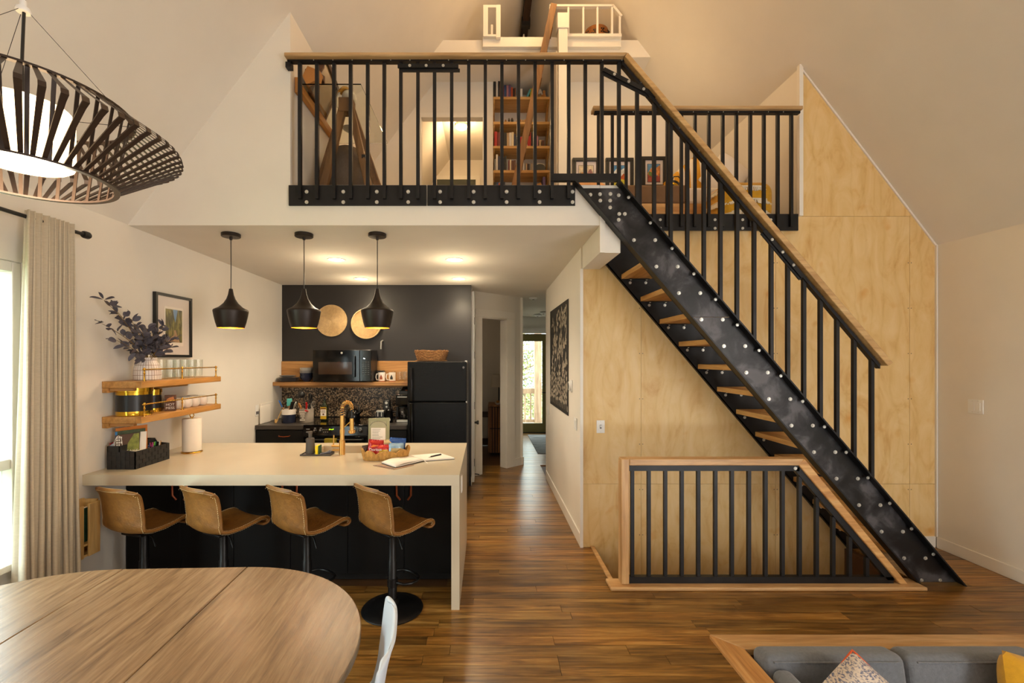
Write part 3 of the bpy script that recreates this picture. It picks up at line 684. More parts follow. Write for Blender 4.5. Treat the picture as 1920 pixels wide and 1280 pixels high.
# recessed lights
M_DISC = emitm('disc_and_fill_glow', (255, 240, 220), 9)
RL = ['recessed ceiling light nearest the middle pendant cord', 'recessed ceiling light nearest the top of the hall', 'small recessed ceiling light left of the third pendant, close to the black wall', 'recessed ceiling light above the refrigerator']
for i, (px, py, Y) in enumerate(((631, 489, 4.62), (852, 489, 4.62), (677, 524, 5.66), (860, 524, 5.66))):
    z = 2.722 - (Y - 3.5) * .0123 - .001; x = (px - 912) * Y / F
    t = thing('recessed_light', RL[i], 'ceiling light', (x, Y, z), 'recessed lights in the kitchen ceiling')
    B().lathe([(.074, -.003), (.092, -.004), (.094, 0), (.074, 0)], (x, Y, z), 28).obj('trim_ring', M_TRIM, t, smooth=True)
    B().lathe([(0, -.001), (.074, -.001)], (x, Y, z), 28).obj('diffuser', M_DISC, t)
    lamp('SPOT', 'recessed_spot', (x, Y, z - .02), 42, (1, .82, .58), .06, spot=2.3); lamp('POINT', 'disc_and_fill_glow', (x, Y, z - .24), 4.2, (1, .80, .52), .07)  # the point is an unseen fill added below each disc to brighten the ceiling
for i, (px, py, Y, r, lb) in enumerate(((1000, 557, 7.3, .07, 'round white smoke detector on the hall ceiling nearest the kitchen'), (1019, 586, 9.4, .08, 'farther white ceiling fixture, right one of the pair in the hall'), (1008, 596, 9.9, .09, 'farther white ceiling fixture, left one of the pair in the hall'))):
    z = 2.722 - (Y - 3.5) * .0123 + .004; x = (px - 912) * Y / F
    t = thing('ceiling_fixture', lb, 'ceiling fixture', (x, Y, z)); B().lathe([(0, -.028), (r * .6, -.028), (r, -.01), (r, 0), (0, 0)], (x, Y, z), 20).obj('body', M_WHITE, t, smooth=True)
    B().lathe([(0, -.034), (.018, -.034), (.02, -.026), (0, -.026)], (x, Y, z), 10).obj('sensor', M_SATBLACK, t)
# ------------------------------------------------------------------ dining table
M_CHAR0 = wood('dark_table_apron', [(30, 22, 15), (46, 34, 24), (60, 46, 34)], 'X', .5)
tb = thing('dining_table', 'large oval oak dining table with two leaf seams in the foreground', 'table', (-1.345, 1.45, 0))
def tyy(x, s):   # local outline
    if abs(x) <= .275: return s * .622
    u = (abs(x) - .275) / .645
    return s * .622 * max(0.0, 1 - u ** 2.05) ** .5
def xsamp(a, c, n=30):
    out = []
    for i in range(n + 1):
        t = i / n
        if c > .3: out.append(a + (c - a) * math.sin(t * PI / 2))
        elif a < -.3: out.append(a + (c - a) * (1 - math.cos(t * PI / 2)))
        else: out.append(a + (c - a) * t)
    return out
for a, c in ((-.9195, -.2765), (-.2735, .2735), (.2765, .9195)):
    X = xsamp(a, c); poly = [(x, tyy(x, -1)) for x in X] + [(x, tyy(x, 1)) for x in reversed(X)]
    o = []
    for p in poly:
        if not o or (Vector(p) - Vector(o[-1])).length > 1e-4: o.append(p)
    if (Vector(o[0]) - Vector(o[-1])).length < 1e-4: o.pop()
    B().prism(o, 'Z', .722, .752).obj('top_board', M_TABLE, tb, bev=.003, seg=2, off=False)
ap = [(x * .955, tyy(x, -1) * .955) for x in xsamp(-.9195, 0) + xsamp(.001, .9195)] + [(x * .955, tyy(x, 1) * .955) for x in reversed(xsamp(-.9195, 0) + xsamp(.001, .9195))]
o = []
for p in ap:
    if not o or (Vector(p) - Vector(o[-1])).length > 2e-3: o.append(p)
B().prism(o, 'Z', .655, .7215).obj('apron', M_CHAR0, tb, off=False)
B().lathe([(.11, .05), (.13, .08), (.09, .16), (.075, .3), (.1, .5), (.16, .6), (.2, .655), (0, .655)], n=28).obj('pedestal', M_TABLE, tb, smooth=True, off=False)
for i in range(4):
    a = PI / 4 + i * PI / 2; d = Vector((math.cos(a), math.sin(a), 0))
    B().bar(d * .05 + Vector((0, 0, .10)), d * .5 + Vector((0, 0, .04)), .07, .075).obj('foot', M_TABLE, tb, off=False, bev=.01)
tb.rotation_euler = (0, 0, math.radians(2.2))
# ------------------------------------------------------------------ white shell chair
ch = thing('shell_chair', 'white moulded plastic chair at the right end of the oak table', 'chair', (-.495, 1.45, 0))
M_SHELL = mat('pale_plastic', (206, 218, 232), 0.45, var=0.01)
CP = [(.205, .842), (.196, .835), (.180, .78), (.162, .68), (.142, .57), (.115, .485), (.06, .445), (-.06, .442), (-.16, .455), (-.20, .45), (-.215, .435)]
def chairf(u, v):
    t = v * (len(CP) - 1); i = min(int(t), len(CP) - 2); k = t - i
    x = CP[i][0] * (1 - k) + CP[i + 1][0] * k; z = CP[i][1] * (1 - k) + CP[i + 1][1] * k
    s = (u - .5) * 2; back = max(0, 1 - v / .55)
    w = .225 - .02 * back ** 2
    if v < .12: w *= .80 + .20 * (v / .12) ** .5
    yy = math.copysign(abs(s) ** .9, s) * w
    x -= .03 * back * s ** 4 + 0.012 * back * s * s
    z += (.03 * s ** 4) * (1 - back) * (1 if v < .8 else .5)
    if v < .12: z -= .012 * s ** 4
    return Vector((x, yy, z))
B().surf(chairf, 16, 30).obj('shell', M_SHELL, ch, smooth=True, solid=.012, sub=1, off=False)
for sx in (-1, 1):
    for sy in (-1, 1):
        B().tube([(sx * .09, sy * .09, .43), (sx * .19, sy * .2, .003)], [.016, .011], 10).obj('leg', M_TREAD, ch, smooth=True, off=False)
B().bar((-.12, -.13, .40), (.12, .13, .40), .014, .014).bar((-.12, .13, .40), (.12, -.13, .40), .014, .014).obj('leg_brace', M_STEEL, ch, off=False)
ch.rotation_euler = (0, 0, math.radians(9))
# ------------------------------------------------------------------ bar stools
def stool():
    s = thing('bar_stool', '', 'stool', (0, 0, 0), 'tan leather bar stools at the counter')
    PR = [(-.232, .872), (-.222, .868), (-.200, .825), (-.186, .76), (-.178, .68), (-.170, .62), (-.145, .578), (-.08, .556), (.0, .554), (.08, .565), (.15, .579), (.19, .580), (.213, .568), (.214, .550), (.196, .542), (.165, .548)]
    n = len(PR) - 1
    def f(u, v):
        t = v * n; i = min(int(t), n - 1); k = t - i
        y = PR[i][0] * (1 - k) + PR[i + 1][0] * k; z = PR[i][1] * (1 - k) + PR[i + 1][1] * k
        q = (u - .5) * 2; bk = max(0, min(1, 1 - (v - .30) / .18)); fr = max(0, (v - .62) / .38)
        w = .205 - .012 * bk - .022 * fr
        if v < .1: w *= .86 + .14 * (v / .1) ** .6
        y += bk * (.05 * q * q) * (1 if v > .1 else .8); z += (1 - bk) * (.028 * q * q) * (1 - .8 * fr)
        if v < .1: z -= .018 * q ** 4
        return Vector((q * w, y, z))
    B().surf(f, 14, 30).obj('seat_shell', M_LEATHER, s, smooth=True, solid=.02, sub=1)
    b = B(); N = 70
    for e, si in ((.045, -1), (.955, 1)):
        for k in range(N):
            v0 = .085 + k / N * .83; p = f(e, v0); q = f(e, v0 + .007)
            for sgn in (1, -1):
                nrm = (f(e, v0 + .01) - f(e, v0 - .01)).cross(f(min(1, e + .02), v0) - f(e - .02, v0)).normalized() * .0112 * sgn
                dd = (q - p); b.bar(p + nrm - dd * .1 + (Vector((si * .002, 0, 0)) if k % 2 else Vector()), q + nrm, .0024, .0018, up=nrm)
    for k in range(26):
        u0 = .14 + k / 26 * .72; p = f(u0, .045); q = f(u0 + .018, .045)
        for sgn in (1, -1):
            nrm = (f(u0, .07) - f(u0, .02)).cross(f(u0 + .02, .045) - f(u0 - .02, .045)).normalized() * .0112 * sgn
            b.bar(p + nrm, q + nrm, .0024, .0018, up=nrm)
    b.obj('stitching', M_THREAD, s, kind='stuff')
    B().box(-.09, .09, -.09, .09, .526, .543).obj('mounting_plate', M_STOOLBLACK, s, bev=.004)
    B().lathe([(.030, .03), (.030, .33), (.026, .335), (.026, .53), (0, .53)], n=20).obj('pole', M_STOOLBLACK, s, smooth=True)
    B().lathe([(0, .0), (.205, .0), (.208, .006), (.203, .012), (.14, .024), (.08, .034), (.045, .044), (.037, .058), (.036, .075), (0, .075)], n=44).obj('base', M_STOOLBLACK, s, smooth=True)
    pts = [(-.03, .01, .185), (-.09, .03, .185), (-.115, .07, .185), (-.115, .12, .185), (-.09, .16, .185), (-.04, .178, .185), (.04, .178, .185), (.09, .16, .185), (.115, .12, .185), (.115, .07, .185), (.09, .03, .185), (.03, .01, .185)]
    B().tube(pts, .009, 8).obj('footrest', M_STOOLBLACK, s, smooth=True)
    B().lathe([(.030, .155), (.036, .16), (.036, .21), (.030, .215)], n=18).obj('collar', M_STOOLBLACK, s, smooth=True)
    B().tube([(.02, 0, .52), (.09, -.01, .505), (.135, -.02, .45)], .005, 7).obj('height_lever', M_STOOLBLACK, s, smooth=True)
    return s
s0 = stool()
SLB = ['first tan leather bar stool from the left wall', 'second tan leather bar stool from the left wall', 'third tan leather bar stool from the left wall', 'tan leather bar stool nearest the white waterfall end, its round base in view']
for i, (x, a) in enumerate(((-2.33, -18), (-1.79, -28), (-1.222, -34), (-.640, -42))):
    o = s0 if i == 0 else copy_tree(s0)
    o['label'] = SLB[i]; o.location = (x, 3.10, 0); o.rotation_euler = (0, 0, math.radians(a))
# ------------------------------------------------------------------ island
CF, CB_, CX1 = 3.086, 4.262, -.183
ct = thing('island_counter', 'long cream quartz counter with a waterfall end beside the hall', 'counter', (-1.46, 3.67, 0))
b = B(); sx0, sx1, sy0, sy1 = -1.47, -.93, 3.80, 4.12
b.box(XL, sx0, CF, CB_, .843, .915).box(sx1, CX1, CF, CB_, .843, .915).box(sx0, sx1, CF, sy0, .843, .915).box(sx0, sx1, sy1, CB_, .843, .915)
b.obj('countertop', M_COUNTER, ct)
B().box(CX1 - .055, CX1, CF, CB_, 0, .8425).obj('waterfall_panel', M_COUNTER, ct)
M_SINK = mat('beige_sink', (206, 186, 156), 0.3, var=0.03)
B().box(sx0 - .01, sx1 + .01, sy0 - .01, sy1 + .01, .66, .67).box(sx0 - .012, sx0, sy0, sy1, .67, .842).box(sx1, sx1 + .012, sy0, sy1, .67, .842).box(sx0, sx1, sy0 - .012, sy0, .67, .842).box(sx0, sx1, sy1, sy1 + .012, .67, .842).obj('sink_basin', M_SINK, ct)
B().box(CX1, CX1 + .006, 3.30, 3.37, .73, .845).obj('outlet_plate', M_WHITE, ct, bev=.002)
ic = thing('island_cabinet', 'black base cabinet under the cream counter', 'cabinet', (-1.46, 3.8, 0))
B().box(XL + .004, CX1 - .057, 3.472, 3.79, .07, .841).box(XL + .004, CX1 - .057, 4.13, 4.22, .07, .841).box(XL + .004, CX1 - .057, 3.79, 4.13, .07, .62).obj('carcass', M_CABBLACK, ic)
B().box(XL + .004, CX1 - .057, 3.52, 4.16, 0, .07).obj('plinth', M_SATBLACK, ic)
edges = [XL + .006, -2.318, -1.916, -1.486, -1.052, -.624, CX1 - .058]
for i in range(6):
    d = B().box(edges[i] + .0015, edges[i + 1] - .0015, 3.45, 3.47, .075, .839).obj('door', M_CABBLACK, ic, bev=.002)
    s = 1 if i % 2 == 0 else -1; xe = (edges[i + 1] - .035) if i % 2 == 0 else (edges[i] + .035)
    B().tube([(xe + s * .002, 3.447, .80), (xe - s * .020, 3.436, .755), (xe - s * .018, 3.436, .67), (xe + s * .006, 3.445, .635)], [.006, .008, .008, .008], 8).obj('strap_pull', M_COPPER, d, smooth=True)
# ------------------------------------------------------------------ things on the island
M_CHAR = mat('charcoal_stoneware', (74, 66, 58), 0.6, var=0.1)
sd_ = thing('soap_dispenser', 'charcoal soap dispenser standing on the sink tray', 'dispenser', (-1.445, 3.735, .925))
B().lathe([(0, .928), (.036, .928), (.037, .934), (.033, 1.045), (.030, 1.052), (.016, 1.056), (0, 1.056)], (-1.445, 3.735, 0), 24).obj('bottle', M_CHAR, sd_, smooth=True)
B().lathe([(.014, 1.056), (.014, 1.085), (.017, 1.087), (.017, 1.108), (0, 1.108)], (-1.445, 3.735, 0), 14).box(-1.475, -1.44, 3.728, 3.742, 1.096, 1.107).obj('pump', M_CHAR, sd_, smooth=True)
tr = B().box(-1.512, -1.262, 3.685, 3.785, .9155, .920).box(-1.512, -1.262, 3.685, 3.691, .920, .928).box(-1.512, -1.262, 3.779, 3.785, .920, .928).box(-1.512, -1.506, 3.691, 3.779, .920, .928).box(-1.268, -1.262, 3.691, 3.779, .920, .928).obj('sink_tray', M_CHAR, bev=.002); tag(tr, 'low charcoal tray beside the sink under the soap dispenser', 'tray')
sp = thing('sponge', 'yellow sponge standing on edge beside the soap dispenser', 'sponge', (-1.375, 3.735, .92))
B().box(-1.395, -1.369, 3.70, 3.765, .921, .995).obj('foam', mat('yellow_foam', (236, 206, 30), 0.9, bmp=.4, bsc=80), sp, bev=.007)
B().box(-1.369, -1.362, 3.70, 3.765, .921, .995).obj('scourer', mat('green_scourer', (50, 80, 50), 0.95), sp, bev=.003)
lp = thing('sink_brush', 'small grey dish brush lying on the sink tray', 'brush', (-1.30, 3.735, .92))
B().tube([(-1.355, 3.71, .927), (-1.31, 3.73, .932), (-1.285, 3.75, .938)], [.006, .009, .016], 8).obj('handle', M_GREYCERAM, lp, smooth=True)
B().tube([(-1.275 + .016 * math.cos(t), 3.755 + .016 * math.sin(t), .936) for t in [i * PI / 6 for i in range(12)]], .005, 6, closed=True).obj('bristle_ring', M_CHAR, lp, smooth=True)
fx, fy = -1.187, 3.745
fa = thing('kitchen_faucet', 'brushed gold spring faucet standing at the counter sink', 'faucet', (fx, fy, .915))
B().lathe([(0, .9155), (.024, .9155), (.024, 1.03), (.0175, 1.032), (.0175, 1.085), (.0195, 1.087), (.0195, 1.118), (.0165, 1.12), (.0165, 1.236), (0, 1.236)], (fx, fy, 0), 24).obj('body', M_BRUSHBRASS, fa, smooth=True)
arc = []
for i in range(25):
    t = i / 24
    if t < .15: arc.append(Vector((fx, fy, 1.23 + t / .15 * .055)))
    else:
        a = PI - (t - .15) / .85 * PI; arc.append(Vector((fx + .032 + .032 * math.cos(a), fy + (.032 + .032 * math.cos(a)) * .8, 1.285 + .058 * math.sin(a))))
arc.append(Vector((fx + .064, fy + .051, 1.262)))
B().tube(arc, .010, 8).obj('hose_core', M_SATBLACK, fa, smooth=True)
co = []; turns = 19
for i in range(turns * 10 + 1):
    t = i / (turns * 10) * (len(arc) - 1); k = min(int(t), len(arc) - 2); c = arc[k].lerp(arc[k + 1], t - k); d = (arc[k + 1] - arc[k]).normalized()
    a1 = d.cross(Vector((-.6, .8, 0))).normalized(); a2 = d.cross(a1); ang = i / 10 * 2 * PI
    co.append(c + (a1 * math.cos(ang) + a2 * math.sin(ang)) * .0135)
B().tube(co, .0036, 5).obj('spring', M_BRUSHBRASS, fa, smooth=True)
hx, hy = fx + .064, fy + .051
B().tube([(hx, hy, 1.265), (hx, hy, 1.20)], .009, 10).obj('hose', M_SATBLACK, fa, smooth=True)
B().lathe([(0, 1.205), (.016, 1.205), (.017, 1.16), (.017, 1.105), (.0285, 1.103), (.0285, 1.088), (.02, 1.08), (0, 1.08)], (hx, hy, 0), 20).obj('spray_head', M_BRUSHBRASS, fa, smooth=True)
B().bar((fx, fy, 1.125), (hx, hy, 1.19), .006, .006).obj('holder_arm', M_BRASS, fa)
B().tube([(fx, fy, .985), (fx - .085, fy, .985)], .010, 10).tube([(fx - .078, fy, .952), (fx, fy, .952)], .010, 10).tube([(fx - .072, fy, .985), (fx - .068, fy, 1.075)], [.006, .005], 8).obj('lever_handle', M_BRUSHBRASS, fa, smooth=True)
# framed card
rc = thing('framed_card', 'pale green framed card with an arched title standing behind the snack basket', 'frame', (-.985, 4.15, .915))
M_SAGE = mat('sage_frame', (150, 150, 116), 0.5, var=0.05)
x0, x1, zb, ztp, yy = -1.085, -.892, .916, 1.155, 4.17
B().prism([(x0, zb), (x1, zb), (x1 + .004, ztp + .006), (x0 + .004, ztp)], 'Y', yy, yy + .014).obj('backboard', M_SAGE, rc, bev=.002)
B().box(x0 + .025, x1 - .025, yy - .0035, yy - .0005, zb + .025, ztp - .025).obj('mat_card', mat('sage_card', (164, 160, 130), 0.7), rc)
B().box(x0 + .03, x1 - .032, yy - .006, yy - .0036, zb + .045, ztp - .085).obj('paper_sheet', M_PAPER, rc)
b = B()
for i in range(16):
    a = .25 + i / 15 * (PI - .5); b.box((x0 + x1) / 2 + .075 * math.cos(a) - .003, (x0 + x1) / 2 + .075 * math.cos(a) + .003, yy - .0048, yy - .0036, ztp - .078 + .05 * math.sin(a), ztp - .071 + .05 * math.sin(a))
for i in range(7):
    w = R.uniform(.05, .1); z = ztp - .10 - i * .014; b.box(x0 + .04, x0 + .04 + w, yy - .0072, yy - .006, z, z + .003)
b.obj('printed_lines', mat('ink', (96, 92, 78), 0.8), rc, kind='stuff')
B().bar(((x0 + x1) / 2, yy + .012, 1.09), ((x0 + x1) / 2, yy + .075, .918), .06, .005).obj('easel_leg', M_SAGE, rc)
# snack basket
M_WICK = mat('seagrass', (186, 138, 70), 0.85, var=0.35, scale=40, stretch=(1, 1, .5), bmp=.9, bsc=90)
sbx, sby, ang = -.795, 3.60, math.radians(13)
sk = thing('snack_basket', 'scalloped seagrass basket of snack bags on the counter', 'basket', (sbx, sby, .915))
def bask(u, v):
    a = u * 2 * PI; c, s_ = math.cos(a), math.sin(a); ex = 2.6
    px = math.copysign(abs(c) ** (2 / ex), c) * (.168 + .018 * v); py = math.copysign(abs(s_) ** (2 / ex), s_) * (.082 + .012 * v)
    h = .046 + .026 * abs(math.sin(a * 5)) ** .8 + .022 * c * c
    return Vector((px, py, v * h))
MB_ = TR(sbx, sby, .916) @ Matrix.Rotation(ang, 4, 'Z')
B().surf(bask, 96, 6).xf(MB_).obj('woven_wall', M_WICK, sk, smooth=True, solid=.009)
nb = B()
for j in range(5):
    nb.tube([bask(i / 60, (j + .5) / 5) * 1.0 + Vector((0, 0, 0)) for i in range(60)], .0055, 5, closed=True)
for i in range(110):
    u = i / 110; nb.tube([bask(u, .02), bask(u + .002, .35), bask(u - .001, .7), bask(u, 1.0)], .0052, 5)
nb.xf(MB_).obj('weave_strands', M_WICK, sk, smooth=True)
B().prism([(bask(i / 40, 0).x, bask(i / 40, 0).y) for i in range(40)], 'Z', .001, .006).xf(MB_).obj('woven_bottom', M_WICK, sk)
def bag(name, label, w, h, d, mats, M, marks=None):
    t = thing(name, label, 'snack bag', M.translation, 'snack bags in the seagrass basket')
    def f(u, v):
        q = (u - .5) * 2; e = min(v, 1 - v); th = d * (max(0, 1 - q * q) ** .6) * min(1, e * 6) * (.85 + .3 * math.sin(u * 9 + v * 7) * .3)
        return q, v, th
    for sgn in (-1, 1):
        pass
    b = B(); b.surf(lambda u, v: Vector(((u - .5) * w * (1 + .02 * math.sin(v * 9)), -f(u, v)[2] + .002 * math.sin(u * 14 + v * 11), (v) * h)), 14, 12)
    b.surf(lambda u, v: Vector(((u - .5) * w * (1 + .02 * math.sin(v * 9)), f(u, v)[2] + .004, (v) * h)), 14, 12)
    b.xf(M); b.obj('foil_bag', mats[0], t, smooth=True)
    b = B(); b.surf(lambda u, v: Vector(((u - .5) * w, .003 * math.sin(u * 40), h * (1 + .07 * v))), 20, 1); b.xf(M); b.obj('crimped_seal', mats[0], t, smooth=True)
    if len(mats) > 1:
        b = B(); b.surf(lambda u, v: Vector(((u - .5) * w * .72, -f(.14 + u * .72, .25 + v * .4)[2] - .002, h * (.25 + .4 * v))), 10, 6); b.xf(M); b.obj('printed_panel', mats[1], t, smooth=True)
    return t
def BM(dx, dy, dz, rz=0, ry=0, rx=0): return MB_ @ TR(dx, dy, dz) @ Matrix.Rotation(rz, 4, 'Z') @ Matrix.Rotation(ry, 4, 'Y') @ Matrix.Rotation(rx, 4, 'X')
def foil(n, c): return mat(n, c, 0.28, 0.15, var=.12, scale=20, bmp=.15, bsc=40)
t1 = bag('chip_bag', 'red chip bag with white lettering at the left of the snack basket', .115, .125, .022, [foil('red_foil', (172, 22, 18))], BM(-.088, -.012, .018, .0, .12, -.16))
text('Doritos', .030, BM(-.080, -.047, .080, .0, .02, -.16) @ FRONT, M_WHITE, t1, ext=.0012)
B().add([BM(-.088, -.045, .098) @ Vector(p) for p in ((-.03, 0, 0), (.035, 0, .012), (-.01, 0, .022))], [(0, 1, 2)]).obj('printed_triangle', foil('orange_print', (226, 120, 40)), t1, solid=.001)
bag('nut_bag', 'small red and yellow snack bag in the middle front of the snack basket', .095, .095, .020, [foil('red_foil_light', (190, 40, 34)), foil('yellow_foil', (206, 172, 40))], BM(-.022, -.030, .012, .05, .06, -.14))
bag('cracker_bag', 'royal blue snack bag leaning at the back right of the snack basket', .13, .10, .02, [foil('blue_foil', (34, 76, 140)), foil('brown_print', (60, 60, 90))], BM(.085, .03, .045, .1, .12, -.1))
bag('cookie_bag', 'pale blue and silver snack bag at the front right of the snack basket', .115, .095, .022, [foil('pale_blue_foil', (140, 170, 190)), foil('gold_print', (196, 170, 110))], BM(.078, -.03, .02, .08, .05, -.14))
bag('pretzel_bag', 'cream snack bag half hidden between the red and blue ones', .10, .10, .018, [foil('cream_foil', (216, 190, 140))], BM(.01, .03, .035, .0, .0, -.05))
bag('chocolate_bag', 'brown snack bag lying behind the red chip bag', .05, .09, .016, [foil('brown_foil', (70, 48, 40))], BM(-.148, .02, .01, .2, -.1, -.05))
# notebook, pen, magazine
nbk = thing('notebook', 'open notebook with blank cream pages on the counter', 'notebook', (-.52, 3.55, .918))
e1 = Vector((-.655, 3.268)); e2 = Vector((-.787, 3.41)); s1 = Vector((-.478, 3.487)); s2 = Vector((-.612, 3.648)); r1 = Vector((-.248, 3.563)); r2_ = Vector((-.378, 3.74))
def page(a, b_, c, d, lift):
    def f(u, v):
        p = (a.lerp(b_, u)).lerp(d.lerp(c, u), v); return Vector((p.x, p.y, .9295 + lift * math.sin(u * PI) * .5 + (.006 * math.sin(min(1, u * 1.6) * PI) if lift else 0)))
    return f
cov = B()
def flat(pts, z0, z1): return B().prism([(p.x, p.y) for p in pts], 'Z', z0, z1)
flat([e1, s1, s2, e2], .9195, .9225).obj('cover', M_SATBLACK, nbk); flat([s1, r1, r2_, s2], .9160, .9185).obj('cover', M_SATBLACK, nbk)
b = B(); b.surf(page(e1 * .99 + s1 * .01, s1, s2, e2 * .99 + s2 * .01, .008), 12, 2); b.obj('left_page', M_PAPER, nbk, smooth=True, solid=.0015)
flat([e1 * .99 + s1 * .01, s1, s2, e2 * .99 + s2 * .01], .9228, .929).obj('page_block', M_PAPER, nbk)
flat([s1, r1 * .99 + s1 * .01, r2_ * .99 + s2 * .01, s2], .9188, .930).obj('page_block', M_PAPER, nbk, bev=.001)
B().tube([(-.50, 3.51, .931), (-.485, 3.485, .932), (-.468, 3.462, .924), (-.445, 3.43, .917)], .0022, 5).obj('ribbon', M_PAPER, nbk)
pe = thing('pen', 'dark pen lying on the right page of the open notebook', 'pen', (-.40, 3.60, .935))
B().tube([(-.440, 3.565, .9355), (-.365, 3.655, .9355)], [.005, .006], 10).obj('barrel', M_SATBLACK, pe, smooth=True)
B().tube([(-.452, 3.551, .9345), (-.440, 3.565, .9355)], [.0015, .005], 8).obj('tip', M_BOLT, pe, smooth=True)
mg = thing('magazine', 'thin brown printed booklet under the open notebook', 'magazine', (-.68, 3.35, .9155))
m4 = [Vector((-.835, 3.352)), Vector((-.655, 3.225)), Vector((-.535, 3.36)), Vector((-.70, 3.50))]
flat(m4, .9152, .918).obj('cover', mat('brown_print_cover', (150, 118, 92), 0.5, var=.3, scale=30), mg)
flat([m4[0].lerp(m4[2], .03), m4[1].lerp(m4[3], .03), m4[1].lerp(m4[3], .12), m4[0].lerp(m4[2], .12)], .918, .9184).obj('printed_strip', mat('dark_print', (92, 70, 60), 0.5, var=.5, scale=60), mg)
# ------------------------------------------------------------------ left wall: print, shelves and what stands on them
XW = XL
pf = thing('framed_print', 'black framed print of a forest path on the left wall', 'picture', (XW, 3.965, 1.985))
fy0, fy1, fz0, fz1 = 3.735, 4.195, 1.715, 2.255
b = B()
for a in ((fy0, fy1, fz0, fz0 + .022), (fy0, fy1, fz1 - .022, fz1), (fy0, fy0 + .022, fz0 + .022, fz1 - .022), (fy1 - .022, fy1, fz0 + .022, fz1 - .022)): b.box(XW + .001, XW + .03, *a)
b.obj('frame', M_SATBLACK, pf)
B().box(XW + .002, XW + .014, fy0 + .02, fy1 - .02, fz0 + .02, fz1 - .02).obj('mat_board', mat('mat_board', (222, 212, 204), .8, var=.01), pf)
iy0, iy1, iz0, iz1 = 3.865, 4.075, 1.845, 2.13
B().box(XW + .014, XW + .0152, iy0 - .015, iy1 + .015, iz0 - .03, iz1 + .02).obj('print_border', M_PAPER, pf)
M_FORP = None
def forestprint():
    m, nt, bs = nodes('forest_print'); vec = coords(nt, 'World', (1, 26, 9)); n = noise(nt, vec, 1.0, 6, .6)
    c = ramp(nt, n, [(.3, lin((38, 40, 22))), (.48, lin((96, 92, 44))), (.6, lin((150, 140, 70))), (.75, lin((70, 78, 36)))]); nt.links.new(c, bs.inputs['Base Color']); bs.inputs['Roughness'].default_value = .6; return m
B().box(XW + .0152, XW + .016, iy0, iy1, iz0, iz1).obj('forest_image', forestprint(), pf)
B().prism([(3.955, iz1 - .001), (4.015, iz1 - .001), (4.0, iz1 - .06), (3.985, iz1 - .11), (3.965, iz1 - .05)], 'X', XW + .016, XW + .0164).obj('printed_sky', mat('print_sky', (110, 150, 190), .7, var=.2), pf)
B().prism([(iy0 + .02, iz0 + .001), (iy1 - .03, iz0 + .001), (iy1 - .06, iz0 + .05), (3.99, iz0 + .105), (3.965, iz0 + .105), (3.975, iz0 + .07), (3.93, iz0 + .04)], 'X', XW + .016, XW + .0164).obj('printed_path', mat('print_path', (176, 140, 104), .7, var=.2, scale=40), pf)
pg = B().box(XW + .018, XW + .0195, fy0 + .02, fy1 - .02, fz0 + .02, fz1 - .02); pg.obj('glazing', panem('print_glass', (1, .99, .985), rough=.35), pf)
SY0_, SY1_, SXF = 3.24, 4.21, -2.455
def shelf(zt, name, label, thick=.047, cleat=.034):
    t = thing(name, label, 'shelf', (XW, 3.72, zt))
    B().box(XW + .001, SXF - .045, SY0_, SY1_, zt - thick, zt).obj('board', M_SHELF, t, bev=.003)
    B().box(SXF - .0445, SXF, SY0_, SY1_, zt - thick, zt).obj('front_board', M_SHELF, t, bev=.003)
    B().box(XW + .001, XW + .045, SY0_ + .002, SY1_ - .1, zt - thick - cleat, zt - thick - .0005).obj('wall_cleat', M_SHELF, t, bev=.003)
    B().box(XW + .046, SXF - .07, SY0_ + .012, SY0_ + .05, zt - thick - cleat + .012, zt - thick - .0005).obj('end_cleat', M_SHELFX, t, bev=.003)
    g = thing('gallery_rail', label.replace('reclaimed wood wall shelf', 'brass gallery rail') if 0 else ('brass gallery rail along the front of the upper wooden shelf' if zt > 1.4 else 'brass gallery rail along the front of the lower wooden shelf'), 'rail', (SXF, 3.7, zt), 'brass gallery rails')
    xg = SXF - .018; zr = zt + .085
    for yy in (3.29, 3.70, 4.16):
        B().lathe([(0, zt + .0005), (.012, zt + .0005), (.012, zt + .005), (.006, zt + .008), (.005, zt + .05), (.008, zt + .056), (.0055, zt + .062), (.0055, zt + .078), (.009, zt + .082), (.009, zt + .09), (.004, zt + .098), (0, zt + .098)], (xg, yy, 0), 12).obj('rail_post', M_BRASS, g, smooth=True)
    B().tube([(xg, 3.275, zr), (xg, 4.175, zr)], .0048, 9).obj('rail_rod', M_BRASS, g, smooth=True)
    return t
ZS1, ZS2 = 1.540, 1.288
shelf(ZS1, 'wall_shelf', 'upper reclaimed wood wall shelf carrying the vase and the tumblers')
shelf(ZS2, 'wall_shelf', 'lower reclaimed wood wall shelf carrying the tins and the cups')
